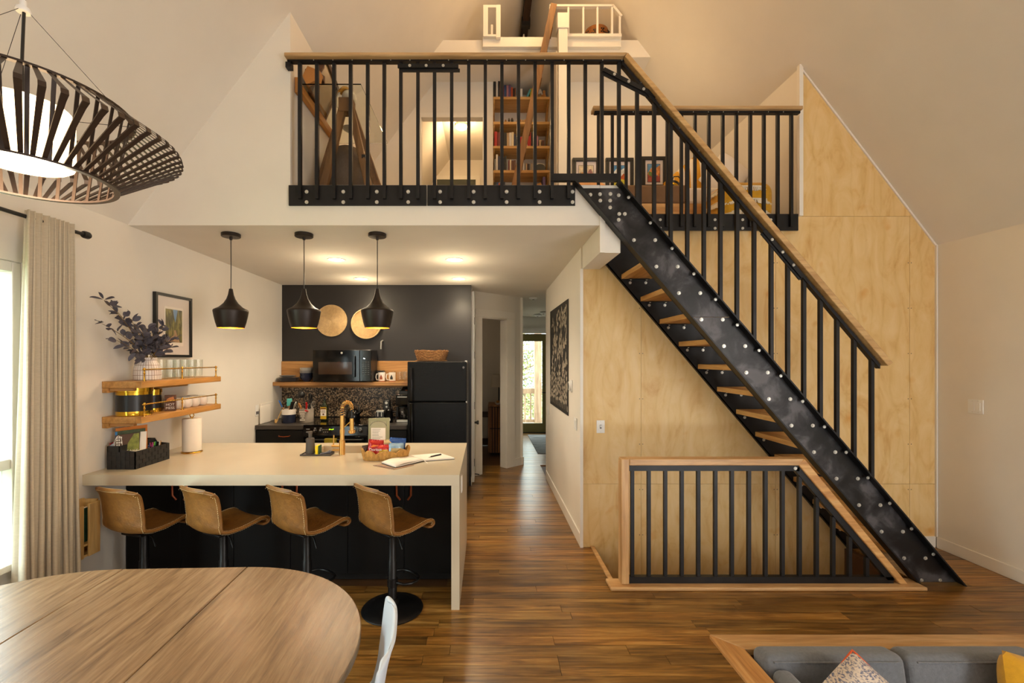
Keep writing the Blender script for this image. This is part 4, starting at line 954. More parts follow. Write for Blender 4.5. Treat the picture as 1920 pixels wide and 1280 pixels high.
# vase
vx, vy = -2.60, 3.49
va = thing('vase', 'white ribbed ceramic vase with brown grid lines on the upper shelf', 'vase', (vx, vy, ZS1))
def vasem():
    m, nt, bs = nodes('vase_glaze'); tc = nt.nodes.new('ShaderNodeTexCoord'); sp_ = nt.nodes.new('ShaderNodeSeparateXYZ'); nt.links.new(tc.outputs['Object'], sp_.inputs[0])
    at = nt.nodes.new('ShaderNodeMath'); at.operation = 'ARCTAN2'; nt.links.new(sp_.outputs[1], at.inputs[0]); nt.links.new(sp_.outputs[0], at.inputs[1])
    cb = nt.nodes.new('ShaderNodeCombineXYZ'); ml = nt.nodes.new('ShaderNodeMath'); ml.operation = 'MULTIPLY'; ml.inputs[1].default_value = .1; nt.links.new(at.outputs[0], ml.inputs[0]); nt.links.new(ml.outputs[0], cb.inputs[0]); nt.links.new(sp_.outputs[2], cb.inputs[1])
    br = nt.nodes.new('ShaderNodeTexBrick'); br.offset = 0; br.inputs['Scale'].default_value = 1; br.inputs['Brick Width'].default_value = .0209; br.inputs['Row Height'].default_value = .038; br.inputs['Mortar Size'].default_value = .0017
    br.inputs['Color1'].default_value = lin((226, 218, 212)); br.inputs['Color2'].default_value = lin((216, 206, 200)); br.inputs['Mortar'].default_value = lin((140, 112, 96)); nt.links.new(cb.outputs[0], br.inputs['Vector'])
    nt.links.new(br.outputs[0], bs.inputs['Base Color']); bs.inputs['Roughness'].default_value = .35; return m
B().lathe([(0, .0005), (.092, .0005), (.097, .006), (.095, .06), (.090, .11), (.080, .136), (.068, .15), (.066, .178), (.069, .185), (.062, .185), (.058, .15), (.08, .11), (.085, .02), (0, .015)], (vx, vy, ZS1), 44).xf(TR(vx, vy, ZS1) @ Matrix.Diagonal((.93, .93, .93, 1)) @ TR(-vx, -vy, -ZS1)).obj('body', vasem(), va, smooth=True)
# eucalyptus
eu = thing('eucalyptus_spray', 'dusky purple eucalyptus branches arching out of the white vase', 'branches', (vx, vy, ZS1 + .17))
M_LEAF = mat('dusky_leaf', (92, 88, 100), .7, var=.2, scale=10, rnd=.35); M_STEM = mat('olive_stem', (120, 92, 44), .7)
lf = B(); N_ = 6
lf.surf(lambda u, v: Vector((math.sin(PI * min(1, max(0, v))) ** .65 * (u - .5) * .62, v, .06 * math.sin(PI * v) - .12 * (abs(u - .5) * 2) ** 2 * 0 + .05 * (abs(u - .5) * 2))), 4, 6)
lo = lf.obj('leaf', M_LEAF, eu, smooth=True, off=False); lmesh = lo.data; first = True
def leaf(p, d, s, roll):
    global first
    q = Vector(d).to_track_quat('Y', 'Z') @ Matrix.Rotation(roll, 3, 'Y').to_quaternion()
    if first: o = lo; first = False
    else: o = bpy.data.objects.new('leaf', lmesh); COL.objects.link(o); o.parent = eu
    o.location = Vector(p) - eu.location; o.rotation_mode = 'QUATERNION'; o.rotation_quaternion = q; o.scale = (s * 1.05, s, s)
tips = [(-2.58, 3.07, 2.10), (-2.52, 2.98, 1.935), (-2.62, 3.20, 2.06), (-2.56, 3.26, 2.0), (-2.55, 3.14, 1.83), (-2.5, 3.3, 1.9), (-2.55, 3.42, 1.93), (-2.6, 3.66, 1.96), (-2.55, 3.72, 1.86), (-2.58, 3.60, 1.86), (-2.46, 3.5, 1.85), (-2.5, 3.25, 1.75), (-2.52, 3.62, 1.79), (-2.46, 3.42, 1.79), (-2.6, 3.5, 1.84)]
for ti, tp_ in enumerate(tips):
    p0 = Vector((vx + R.uniform(-.025, .025), vy + R.uniform(-.025, .025), ZS1 + .12)); p2 = Vector(tp_); p1 = Vector((p0.x * .6 + p2.x * .4, p0.y * .75 + p2.y * .25, p0.z * .45 + p2.z * .55))
    pts = [(p0 * (1 - t) ** 2 + p1 * 2 * t * (1 - t) + p2 * t * t) for t in [i / 10 for i in range(11)]]
    B().tube(pts, [.0035 - .0022 * i / 10 for i in range(11)], 6).obj('stem', M_STEM, eu, smooth=True)
    for i in range(3, 11):
        if ti > 8 and i < 5: continue
        d0 = (pts[i] - pts[i - 1]).normalized()
        for k in range(3):
            if R.random() < .15: continue
            a = R.uniform(0, 2 * PI); sd0 = Vector((math.cos(a) * .5, math.sin(a), R.uniform(-.6, .7)))
            d = (d0 * .5 + sd0 * .9 * (1 if i < 10 else .7)).normalized()
            leaf(pts[i] + d * .008, d, R.uniform(.046, .070), R.uniform(-1.2, 1.2))
# tumblers
def tumbler(name='tumbler', r=.034, h=.155):
    t = thing(name, '', 'glass', (0, 0, 0), 'tall clear tumblers on the upper shelf')
    B().lathe([(0, .0005), (r * .9, .0005), (r * .93, .004), (r, h), (r - .002, h), (r * .88, .016), (0, .014)], n=20).obj('glass_wall', M_GLASS, t, smooth=True)
    return t
tm = tumbler(); k = 0
ORD = ['first', 'second', 'third', 'fourth', 'fifth', 'sixth', 'seventh', 'eighth', 'ninth', 'tenth', 'eleventh', 'twelfth']
for row, (x, ys) in enumerate(((-2.535, (3.66, 3.745, 3.83, 3.92, 4.005)), (-2.635, (3.69, 3.775, 3.86, 3.945, 4.03)))):
    for j, yv in enumerate(ys):
        o = tm if k == 0 else copy_tree(tm); o.location = (x, yv, ZS1); k += 1
        o['label'] = f"{ORD[j]} tall clear tumbler from the vase in the {'front' if row == 0 else 'back'} row of the upper shelf"
# tins
M_TIN = mat('tin_black', (34, 32, 32), .35, .3); M_TING = mat('tin_gold', (205, 160, 50), .18, .95, var=.05)
def tin(x, y, r, h, label):
    t = thing('lidded_tin', label, 'tin', (x, y, ZS2), 'black and gold tins')
    z = ZS2
    B().lathe([(0, z + .0005), (r, z + .0005), (r + .002, z + .003), (r, z + .006), (r, z + h * .16)], (x, y, 0), 40).obj('base_band', M_TING, t, smooth=True)
    B().lathe([(r - .001, z + h * .16), (r - .001, z + h * .74)], (x, y, 0), 40).obj('black_body', M_TIN, t, smooth=True)
    B().lathe([(r, z + h * .74), (r + .001, z + h * .84), (r + .005, z + h * .85), (r + .005, z + h * .985), (r + .002, z + h), (r * .93, z + h), (r * .9, z + h * .985), (0, z + h * .985)], (x, y, 0), 40).obj('lid', M_TING, t, smooth=True)
tin(-2.61, 3.375, .112, .205, 'large round black tin with gold bands at the near end of the lower shelf')
tin(-2.625, 3.58, .058, .178, 'small round black tin with gold bands beside the large tin')
bx_ = thing('card_game_box', 'brown box lettered HOT MESS on the lower shelf', 'box', (-2.53, 3.63, ZS2))
b = B(); MX = TR(-2.52, 3.63, ZS2 + .0008) @ Matrix.Rotation(math.radians(28), 4, 'Z')
B().box(-.037, .037, -.019, .019, 0, .125).xf(MX).obj('box_body', mat('brown_box', (92, 58, 38), .6), bx_)
B().box(-.0375, -.0372, -.0195, .0195, .001, .124).xf(MX).obj('white_side', M_PAPER, bx_)
text('HOT\nMESS', .027, MX @ TR(0, -.0196, .036) @ FRONT, M_PAPER, bx_, ext=.0008)
B().prism([(-.025, .078), (.004, .082), (.028, .092), (.022, .112), (-.006, .104), (-.022, .094)], 'Y', -.0200, -.0193).xf(MX).obj('printed_cake', mat('print_orange', (206, 130, 70), .6), bx_)
# cups
def cup():
    t = thing('stemless_cup', '', 'cup', (0, 0, 0), 'white round cups on the lower shelf')
    B().lathe([(0, .0005), (.026, .0005), (.036, .01), (.044, .03), (.046, .05), (.043, .072), (.039, .088), (.0365, .088), (.041, .07), (.043, .05), (.034, .014), (0, .008)], n=24).obj('cup_body', M_CERAM, t, smooth=True); return t
cp = cup(); k = 0
for row, (x, ys) in enumerate(((-2.545, (3.76, 3.86, 3.965, 4.07)), (-2.645, (3.80, 3.90, 4.0, 4.10)))):
    for j, yv in enumerate(ys):
        o = cp if k == 0 else copy_tree(cp); o.location = (x, yv, ZS2); k += 1
        o['label'] = f"{ORD[j]} white rounded cup from the HOT MESS box in the {'front' if row == 0 else 'back'} row"
# black woven organiser with brochures and pens
M_WB = mat('black_woven_strap', (34, 31, 30), .75, var=.2, scale=30)
og = thing('desk_organiser', 'black woven strap organiser holding brochures and pens on the counter', 'organiser', (-2.6, 3.41, .915))
ox0, ox1, oy0, oy1, oz = -2.70, -2.497, 3.238, 3.585, .916
b = B(); b.box(ox0, ox1, oy0, oy1, oz, oz + .006).box(ox0, ox0 + .007, oy0, oy1, oz, oz + .165)
b.prism([(ox0, oz), (ox1, oz), (ox1, oz + .125), (ox0 + .11, oz + .135), (ox0 + .09, oz + .165), (ox0, oz + .165)], 'Y', oy0, oy0 + .007).prism([(ox0, oz), (ox1, oz), (ox1, oz + .125), (ox0 + .11, oz + .135), (ox0 + .09, oz + .165), (ox0, oz + .165)], 'Y', oy1 - .007, oy1)
b.box(ox1 - .007, ox1, oy0, oy1, oz, oz + .125).box(ox0 + .085, ox0 + .092, oy0, oy1, oz, oz + .165).box(ox0 + .092, ox1, 3.40, 3.406, oz, oz + .12)
b.obj('box_walls', M_WB, og)
b = B(); st_ = .0292
for i in range(6):
    for j in range(4):
        dpt = .0035 if (i + j) % 2 else .0015
        b.box(ox0 + .004 + i * .0325, ox0 + .004 + (i + 1) * .0325 - .003, oy0 - dpt, oy0, oz + .002 + j * .031, oz + .002 + (j + 1) * .031 - .003)
for i in range(11):
    for j in range(4):
        dpt = .0035 if (i + j) % 2 else .0015
        b.box(ox1, ox1 + dpt, oy0 + .003 + i * .031, oy0 + .003 + (i + 1) * .031 - .003, oz + .002 + j * .0305, oz + .002 + (j + 1) * .0305 - .003)
b.obj('woven_straps', M_WB, og, kind='stuff')
def leafl(name, label, pts, y, m, th=.004, yaw=0, extra=None):
    t = thing(name, label, 'brochure', (pts[0][0], y, pts[0][1]), 'brochures in the black organiser')
    c = Vector((-2.67, y, 0)); M = Matrix.Translation(c) @ Matrix.Rotation(yaw, 4, 'Z') @ Matrix.Translation(-c)
    B().prism(pts, 'Y', y, y + th).xf(M).obj('cover', m, t)
    if extra: extra(t, M)
    return t
ya = math.radians(36)
leafl('brochure', 'orange folder standing at the back of the black organiser', [(-2.685, .93), (-2.50, .93), (-2.50, 1.212), (-2.685, 1.198)], 3.30, mat('orange_card', (216, 124, 24), .6), yaw=ya)
def ex1(t, M):
    B().box(-2.675, -2.662, 3.2775, 3.2798, .94, 1.176).xf(M).obj('blue_spine', mat('blue_card', (46, 120, 180), .6), t)
leafl('brochure', 'blue-edged brochure showing dark trees in front of the orange folder', [(-2.675, .93), (-2.50, .93), (-2.50, 1.188), (-2.675, 1.178)], 3.28, mat('forest_card', (62, 74, 40), .6, var=.5, scale=40), yaw=ya, extra=ex1)
def ex2(t, M):
    B().prism([(-2.60, .99), (-2.525, .99), (-2.525, 1.158), (-2.555, 1.155), (-2.59, 1.09)], 'Y', 3.2588, 3.2598).xf(M).obj('printed_foliage', mat('print_leaves', (128, 132, 52), .6, var=.4, scale=40), t)
    text('TAKE', .030, M @ TR(-2.566, 3.2584, 1.03) @ FRONT, M_PAPER, t)
    b = B()
    for i in range(7):
        for j in range(3):
            if R.random() < .8: b.box(-2.655 + j * .012, -2.647 + j * .012, 3.2582, 3.2598, 1.02 + i * .018, 1.033 + i * .018)
    b.tube([(-2.643 + .021 * math.cos(a), 3.2588, 1.08 + .068 * math.sin(a)) for a in [i * PI / 10 for i in range(20)]], .002, 4, closed=True)
    b.xf(M).obj('printed_emblem', M_PAPER, t, kind='stuff')
leafl('brochure', 'brown brochure lettered TAKE at the front of the black organiser', [(-2.668, .93), (-2.522, .93), (-2.522, 1.162), (-2.66, 1.152)], 3.26, mat('brown_card', (84, 56, 36), .6), yaw=ya, extra=ex2)
leafl('brochure', 'white leaflet sticking out right of the brown brochure', [(-2.535, .93), (-2.495, .93), (-2.487, 1.165), (-2.525, 1.165)], 3.272, M_PAPER, yaw=ya)
def ex3(t, M):
    B().prism([(-2.690, 1.10), (-2.662, 1.10), (-2.662, 1.11), (-2.688, 1.084)], 'Y', 3.247, 3.2495).xf(M).obj('red_corner', mat('red_card', (150, 36, 40), .6), t)
    B().box(-2.69, -2.66, 3.247, 3.2495, 1.0, 1.04).xf(M).obj('blue_foot', mat('bluecard2', (40, 110, 180), .6), t)
leafl('brochure', 'small grey leaflet with a red corner at the left of the organiser', [(-2.69, .93), (-2.66, .93), (-2.66, 1.11), (-2.69, 1.10)], 3.25, mat('grey_card', (176, 180, 190), .6), extra=ex3)
pc = [((40, 70, 130), 'blue'), ((200, 40, 60), 'red-capped'), ((190, 60, 150), 'magenta-capped'), ((120, 190, 40), 'lime'), ((30, 120, 80), 'green'), ((226, 222, 214), 'white'), ((170, 120, 40), 'ochre')]
for i, (c, n) in enumerate(pc):
    y = 3.44 + i * .019; x = -2.56 + R.uniform(-.012, .012); t = thing('pen', f'{n} pen standing in the front pocket of the black organiser', 'pen', (x, y, .93), 'pens in the organiser')
    B().tube([(x, y, .925), (x + R.uniform(-.01, .012), y + .012, 1.045)], .004, 8).obj('barrel', M_WHITE if i % 2 else mat('pen_' + n.replace('-', '_'), c, .4), t, smooth=True)
    B().tube([(x + .003, y + .0125, 1.035), (x + .004, y + .014, 1.062)], .0048, 8).obj('cap', mat('cap_' + n.replace('-', '_'), c, .4), t, smooth=True)
nt_ = thing('paper_pads', 'loose white paper notes lying in the front pocket of the organiser', 'notes', (-2.55, 3.3, 1.02))
for i in range(4): B().box(-2.60, -2.51, 3.25 + i * .02, 3.35 + i * .012, 1.004 + i * .008, 1.009 + i * .008).xf(Matrix.Identity(4)).obj('sheet', M_PAPER, nt_)
# paper towel
ptw = thing('paper_towel_holder', 'roll of white paper towel on a gold stand against the left wall', 'paper towel', (-2.485, 3.84, .915))
B().lathe([(0, .9155), (.078, .9155), (.08, .92), (.076, .926), (0, .926)], (-2.485, 3.84, 0), 28).obj('base', M_BRASS, ptw, smooth=True)
B().lathe([(.02, .93), (.070, .93), (.0705, .935), (.0705, 1.195), (.069, 1.20), (.02, 1.20), (.02, .93)], (-2.485, 3.84, 0), 32).obj('paper_roll', M_PAPER, ptw, smooth=True)
B().tube([(-2.485, 3.84, .92), (-2.485, 3.84, 1.212)], .006, 8).tube([(-2.485 + .017 * math.cos(a), 3.84, 1.226 + .017 * math.sin(a)) for a in [i * PI / 8 for i in range(16)]], .004, 6, closed=True).obj('rod', M_BRASS, ptw, smooth=True)
# wooden wall rack below the counter
wr = thing('wooden_wall_rack', 'pale slatted wooden rack hung on the left wall below the counter', 'rack', (-2.7, 3.0, .55))
M_PALE = wood('pale_pine', [(186, 142, 80), (218, 178, 112), (230, 198, 138)], 'Z', .6)
B().box(XL + .001, XL + .012, 2.88, 3.09, .40, .76).obj('back_board', M_PALE, wr)
for y0, y1 in ((2.88, 2.965), (3.005, 3.09)): B().box(XL + .105, XL + .12, y0, y1, .40, .745).obj('slat', M_PALE, wr, bev=.003)
for z0 in (.40, .47): B().box(XL + .012, XL + .105, 2.88, 3.09, z0, z0 + .014).obj('rail', M_PALE, wr)
for y0 in (2.88, 3.076): B().box(XL + .012, XL + .105, y0, y0 + .014, .414, .755).obj('side_board', M_PALE, wr)
lf_ = thing('booklet', 'dark green booklet standing inside the wooden wall rack', 'booklet', (-2.66, 2.98, .48)); B().box(XL + .05, XL + .07, 2.91, 3.06, .485, .71).obj('cover', mat('green_booklet', (36, 70, 50), .6, var=.4, scale=30), lf_); B().box(XL + .052, XL + .068, 2.912, 3.055, .71, .712).obj('pages', M_PAPER, lf_)
# curtain and rod
rod = thing('curtain_rod', 'dark metal curtain rod with knob end above the left window', 'curtain rod', (-2.63, 2.0, 2.515))
B().tube([(-2.63, -.2, 2.515), (-2.63, 2.97, 2.515)], .0115, 12).obj('rod', M_SATBLACK, rod, smooth=True)
B().lathe([(0, 0), (.02, .002), (.024, .012), (.024, .04), (.018, .05), (0, .052)], (-2.63, 2.965, 2.515), 16, Matrix.Rotation(-PI / 2, 4, 'X')).obj('finial', M_SATBLACK, rod, smooth=True)
for y in (.6, 2.90): B().tube([(XL, y, 2.515), (-2.63, y, 2.515)], .007, 8).obj('bracket', M_SATBLACK, rod, smooth=True)
cu = thing('curtain', 'long beige linen curtain hanging in folds beside the left window', 'curtain', (-2.63, 2.75, 0))
def curt(u, v):
    n = 8.5; zt = 2.552; z = zt * (1 - v) + .02 * v
    y0, y1 = 2.585, 2.885; yb0, yb1 = 2.54, 2.885
    e = v ** .8
    y = (y0 * (1 - e) + yb0 * e) + u * ((y1 * (1 - e) + yb1 * e) - (y0 * (1 - e) + yb0 * e))
    amp = .022 + .03 * v
    ph = u * n * 2 * PI + 1.1 * math.sin(u * 8 + 1) + .7 * math.sin(v * 2.5 + u * 9)
    x = -2.618 + amp * math.sin(ph) + .012 * math.sin(u * 23 + v * 4) * v
    y += .012 * math.sin(ph * 2) * (.4 + v)
    if v < .05: x = -2.618 + .022 * math.sin(ph)
    return Vector((x, y, z))
B().surf(curt, 200, 26).obj('linen_panel', M_LINEN, cu, smooth=True, solid=.003)
# ------------------------------------------------------------------ kitchen back run
YK = 6.098
bs_ = sroot('wall_backsplash', (-1.85, YK, 1.1))
def tilem():
    m, nt, bs = nodes('terrazzo_tile'); vec = coords(nt, 'World', (1, 1, 1))
    v = nt.nodes.new('ShaderNodeTexVoronoi'); v.inputs['Scale'].default_value = 78; nt.links.new(vec, v.inputs['Vector'])
    sp = nt.nodes.new('ShaderNodeSeparateColor'); nt.links.new(v.outputs['Color'], sp.inputs[0])
    c = ramp(nt, sp.outputs[0], [(.0, lin((32, 27, 24))), (.42, lin((58, 48, 40))), (.5, lin((128, 106, 82))), (.78, lin((182, 160, 130))), (1, lin((84, 68, 54)))])
    nt.nodes[-1].color_ramp.interpolation = 'CONSTANT'
    nt.links.new(c, bs.inputs['Base Color']); bs.inputs['Roughness'].default_value = .3; return m
M_TILE = tilem(); tz0, tz1 = .93, 1.352; tw = .1925
tmesh = {}
B().box(XL, -.93, YK - .002, YK + .002, tz0, tz1).obj('grout', M_SATBLACK, bs_)
z = tz0
for r in range(3):
    z1 = min(tz1, z + (.19 if r else .105)); x = XL + .001; first_w = .135
    i = 0
    while x < -.935:
        x1 = min(-.931, x + (first_w if i == 0 else tw)); B().box(x + .002, x1 - .002, YK - .01, YK - .002, z + .002, z1 - .002).obj('tile', M_TILE, bs_); x = x1; i += 1
    z = z1
kb = thing('wood_upstand', 'wide oiled wood board on the wall behind the microwave', 'board', (-1.85, YK, 1.5))
B().box(XL + .002, -1.90, YK - .022, YK - .001, 1.404, 1.668).obj('plank', M_SHELFX, kb, bev=.002); B().box(-1.898, -.93, YK - .022, YK - .001, 1.404, 1.672).obj('plank', M_SHELFX, kb, bev=.002)
ks = thing('kitchen_shelf', 'thick oiled wood shelf above the dark tiled backsplash', 'shelf', (-1.85, 5.95, 1.38))
B().box(XL + .002, -.93, 5.83, YK - .011, 1.355, 1.403).obj('board', M_SHELFX, ks, bev=.003)
B().box(XL + .002, -.93, YK - .07, YK - .012, 1.32, 1.3545).obj('wall_cleat', M_SHELFX, ks)
# counters
CK = 5.38
def cab(name, label, x0, x1, pull=True):
    t = thing(name, label, 'cabinet', ((x0 + x1) / 2, 5.7, 0))
    B().box(x0, x1, CK + .03, YK - .011, .08, .864).obj('carcass', M_CABBLACK, t); B().box(x0, x1, CK + .09, YK - .02, 0, .08).obj('plinth', M_SATBLACK, t)
    d = B().box(x0 + .004, x1 - .004, CK + .010, CK + .03, .70, .855).obj('drawer', M_CABBLACK, t, bev=.003)
    B().box(x0 + .004, x1 - .004, CK + .010, CK + .03, .09, .695).obj('door', M_CABBLACK, t, bev=.003)
    if pull:
        xm = (x0 + x1) / 2 + .06; B().tube([(xm - .065, CK + .008, .79), (xm - .06, CK - .012, .787), (xm, CK - .018, .782), (xm + .06, CK - .012, .787), (xm + .065, CK + .008, .79)], .006, 8).obj('handle', M_COPPER, d, smooth=True)
    c = thing('worktop', label.replace('base cabinet', 'worktop'), 'worktop', ((x0 + x1) / 2, 5.7, .89))
    B().box(x0 - .0, x1, CK, YK - .011, .8645, .915).obj('slab', M_DARKCOUNTER, c, bev=.003)
cab('base_cabinet', 'black base cabinet with a copper pull left of the range', XL + .003, -2.165)
cab('base_cabinet', 'black base cabinet between the range and the refrigerator', -1.398, -.94, False)
# range
rg = thing('range', 'black slide-in electric range with front knobs', 'range', (-1.78, 5.7, 0))
rx0, rx1 = -2.160, -1.402
B().box(rx0, rx1, CK + .02, YK - .02, .0, .905).obj('body', M_SATBLACK, rg); B().box(rx0, rx1, CK - .01, YK - .02, .906, .922).obj('glass_top', M_GLOSSBLACK, rg, bev=.003)
B().prism([(CK - .03, .80), (CK + .02, .80), (CK + .02, .905), (CK - .01, .905)], 'X', rx0, rx1).obj('control_panel', M_GLOSSBLACK, rg)
B().box(rx0 + .006, rx1 - .006, CK - .03, CK + .02, .22, .79).obj('oven_door', M_GLOSSBLACK, rg, bev=.004)
B().tube([(rx0 + .05, CK - .03, .755), (rx0 + .05, CK - .075, .755), (rx1 - .05, CK - .075, .755), (rx1 - .05, CK - .03, .755)], .012, 10).obj('oven_handle', M_SATBLACK, rg, smooth=True)
for px in (590.5, 601.5, 664, 676):
    x = (px - 912) * 5.35 / F
    B().lathe([(0, 0), (.022, 0), (.024, .006), (.018, .012), (.016, .03), (0, .032)], (x, CK - .022, .853), 16, Matrix.Rotation(PI / 2, 4, 'X')).obj('knob', M_SATBLACK, rg, smooth=True)
    B().box(x - .002, x + .002, CK - .056, CK - .0545, .855, .875).box(x - .012, x + .012, CK - .028, CK - .0265, .884, .888).obj('knob_mark', M_WHITE, rg)
b = B()
for dx in range(5): b.box(-1.945 + dx * .02, -1.935 + dx * .02, CK - .0265, CK - .0245, .868, .871)
for dx in range(4): b.box(-1.945 + dx * .024, -1.935 + dx * .024, CK - .0285, CK - .0265, .838, .842)
b.box(-2.12, -2.08, CK - .0265, CK - .0245, .872, .876).box(-2.12, -2.075, CK - .0285, CK - .0265, .838, .842)
b.obj('printed_marks', M_WHITE, rg, kind='stuff')
b = B(); [b.box(-1.85 + i * .014, -1.841 + i * .014, CK - .0262, CK - .0240, .864 + (i % 2) * .004, .878 - (i % 3) * .003) for i in range(4)]; b.obj('display_glow', emitm('clock_green', (160, 220, 20), 2.0), rg)
tw_ = B().box(-1.885, -1.745, CK - .092, CK - .088, .56, .768).box(-1.885, -1.745, CK - .092, CK - .060, .7685, .772).box(-1.885, -1.745, CK - .062, CK - .058, .60, .768).obj('dish_towel', mat('olive_yellow_towel', (150, 132, 26), .9), None, bev=.002); tag(tw_, 'olive yellow dish towel hanging over the oven handle', 'towel')
kt = thing('kettle', 'black kettle on the cooktop behind the gold faucet', 'kettle', (-1.70, 5.8, .922))
B().lathe([(0, .9225), (.085, .9225), (.092, .935), (.088, .99), (.07, 1.04), (.045, 1.065), (.012, 1.075), (.014, 1.095), (0, 1.10)], (-1.70, 5.8, 0), 28).obj('body', M_GLOSSBLACK, kt, smooth=True)
B().tube([(-1.78, 5.8, 1.02), (-1.775, 5.8, 1.10), (-1.70, 5.8, 1.145), (-1.625, 5.8, 1.10), (-1.62, 5.8, 1.02)], .009, 8).obj('handle', M_SATBLACK, kt, smooth=True)
B().tube([(-1.63, 5.77, 1.0), (-1.58, 5.75, 1.035), (-1.56, 5.74, 1.06)], [.018, .013, .010], 10).obj('spout', M_GLOSSBLACK, kt, smooth=True)
# fridge
fg = thing('refrigerator', 'black top-freezer refrigerator at the right of the kitchen', 'refrigerator', (-.575, 5.7, 0))
x0, x1, yf = -.925, -.232, 5.325
B().box(x0, x1, yf + .075, 6.07, .03, 1.655).obj('body', M_FRIDGE, fg, bev=.006); B().box(x0 + .03, x1 - .03, yf + .1, 6.0, 0, .03).obj('base_grille', M_SATBLACK, fg)
zsp = H - (753.5 - 672) * yf / F
fd = B().box(x0, x1, yf, yf + .07, zsp + .006, 1.668).obj('freezer_door', M_FRIDGE, fg, bev=.010, seg=3); rd = B().box(x0, x1, yf, yf + .07, .05, zsp - .004).obj('fridge_door', M_FRIDGE, fg, bev=.010, seg=3)
for d, za, zb in ((fd, zsp + .01, 1.60), (rd, .55, zsp - .008)):
    B().box(x0 + .03, x0 + .066, yf - .04, yf - .012, za, zb).box(x0 + .036, x0 + .06, yf - .013, yf + .004, za, za + .05).box(x0 + .036, x0 + .06, yf - .013, yf + .004, zb - .05, zb).obj('handle', M_GLOSSBLACK, d, bev=.008)
B().box(x1 - .02, x1 + .004, yf + .012, yf + .06, 1.66, 1.682).box(x1 - .01, x1 + .003, yf + .01, yf + .06, zsp - .012, zsp + .01).obj('hinge', M_BOLT, fg)
B().prism([(-.283, 1.60), (-.268, 1.617), (-.253, 1.60), (-.268, 1.583)], 'Y', yf - .002, yf).obj('badge', mat('grey_badge', (110, 106, 104), .3, .6), fd)
M_WK2 = mat('brown_wicker', (150, 104, 58), .8, var=.4, scale=50, stretch=(1, 1, 2), bmp=.9, bsc=120)
fb = thing('wicker_basket', 'rectangular brown wicker basket on top of the refrigerator', 'basket', (-.68, 5.65, 1.67))
def fbk(u, v):
    a = u * 2 * PI; c, s_ = math.cos(a), math.sin(a); e = 4.5
    return Vector((-.675 + math.copysign(abs(c) ** (2 / e), c) * (.165 + .035 * v), 5.62 + math.copysign(abs(s_) ** (2 / e), s_) * (.11 + .03 * v), 1.685 + .115 * v))
B().surf(fbk, 64, 8).obj('woven_wall', M_WK2, fb, smooth=True, solid=.01)
wb = B()
for j in range(7):
    for ph in (0,): wb.tube([fbk(i / 96, (j + .4) / 7) + Vector((.004 * math.sin(i * PI / 2 + j * PI), -.006 * math.cos(i * PI / 2 + j * PI), .003 * math.sin(i * PI / 2))) for i in range(96)], .0075, 5, closed=True)
wb.obj('weave_strands', M_WK2, fb, smooth=True)
wb = B()
for k in range(14): wb.tube([fbk((i / 96) + 0, 1.0) + Vector((0, -.004 * math.sin(i * .9 + k), .005 * math.cos(i * .9 + k))) for i in range(96)], .005, 4, closed=True) if k < 2 else None
wb.obj('braided_rim', M_WK2, fb, smooth=True)
B().box(-.86, -.49, 5.52, 5.72, 1.6715, 1.6845).obj('woven_bottom', M_WK2, fb, bev=.004)
# microwave
mw = thing('microwave', 'large glossy black microwave standing on the wooden kitchen shelf', 'microwave', (-1.81, 5.9, 1.41))
ax0, ax1, my = -2.19, -1.455, 5.74
B().box(ax0, ax1, my + .03, 6.07, 1.412, 1.815).obj('housing', M_SATBLACK, mw, bev=.004)
B().box(ax0, -1.60, my, my + .029, 1.418, 1.812).obj('door', M_GLOSSBLACK, mw, bev=.004); B().box(-1.597, ax1, my, my + .029, 1.418, 1.812).obj('control_panel', M_GLOSSBLACK, mw, bev=.004)
B().box(-2.12, -1.695, my - .0015, my - .0002, 1.505, 1.66).obj('door_window', mat('brown_window', (52, 38, 30), .08, var=.05, coat=.5), mw)
B().box(-1.675, -1.65, my - .03, my - .012, 1.47, 1.74).box(-1.67, -1.655, my - .013, my, 1.48, 1.50).box(-1.67, -1.655, my - .013, my, 1.71, 1.73).obj('handle', M_GLOSSBLACK, mw, bev=.006)
b = B()
for r in range(7):
    for c in range(3): b.box(-1.565 + c * .033, -1.545 + c * .033, my - .0012, my, 1.50 + r * .026, 1.508 + r * .026)
b.obj('key_marks', mat('panel_grey', (70, 74, 70), .4), mw, kind='stuff')
B().box(-1.553, -1.541, my - .0014, my, 1.702, 1.712).box(-1.543, -1.530, my - .0014, my, 1.698, 1.708).obj('display_glow', emitm('clock_white', (230, 235, 240), 1.5), mw)
B().lathe([(0, 0), (.014, 0), (.014, .0015), (0, .0015)], (-1.825, my, 1.775), 16, Matrix.Rotation(PI / 2, 4, 'X')).obj('badge', M_BOLT, mw)
pc_ = B().tube([(-1.405, 6.06, 1.83), (-1.40, 6.05, 1.93), (-1.385, 6.075, 1.945), (-1.385, 6.098, 1.945)], .010, 8).obj('vent_hook', M_BOLT, None, smooth=True); tag(pc_, 'small chrome hook on the black wall above the right end of the microwave', 'hook')
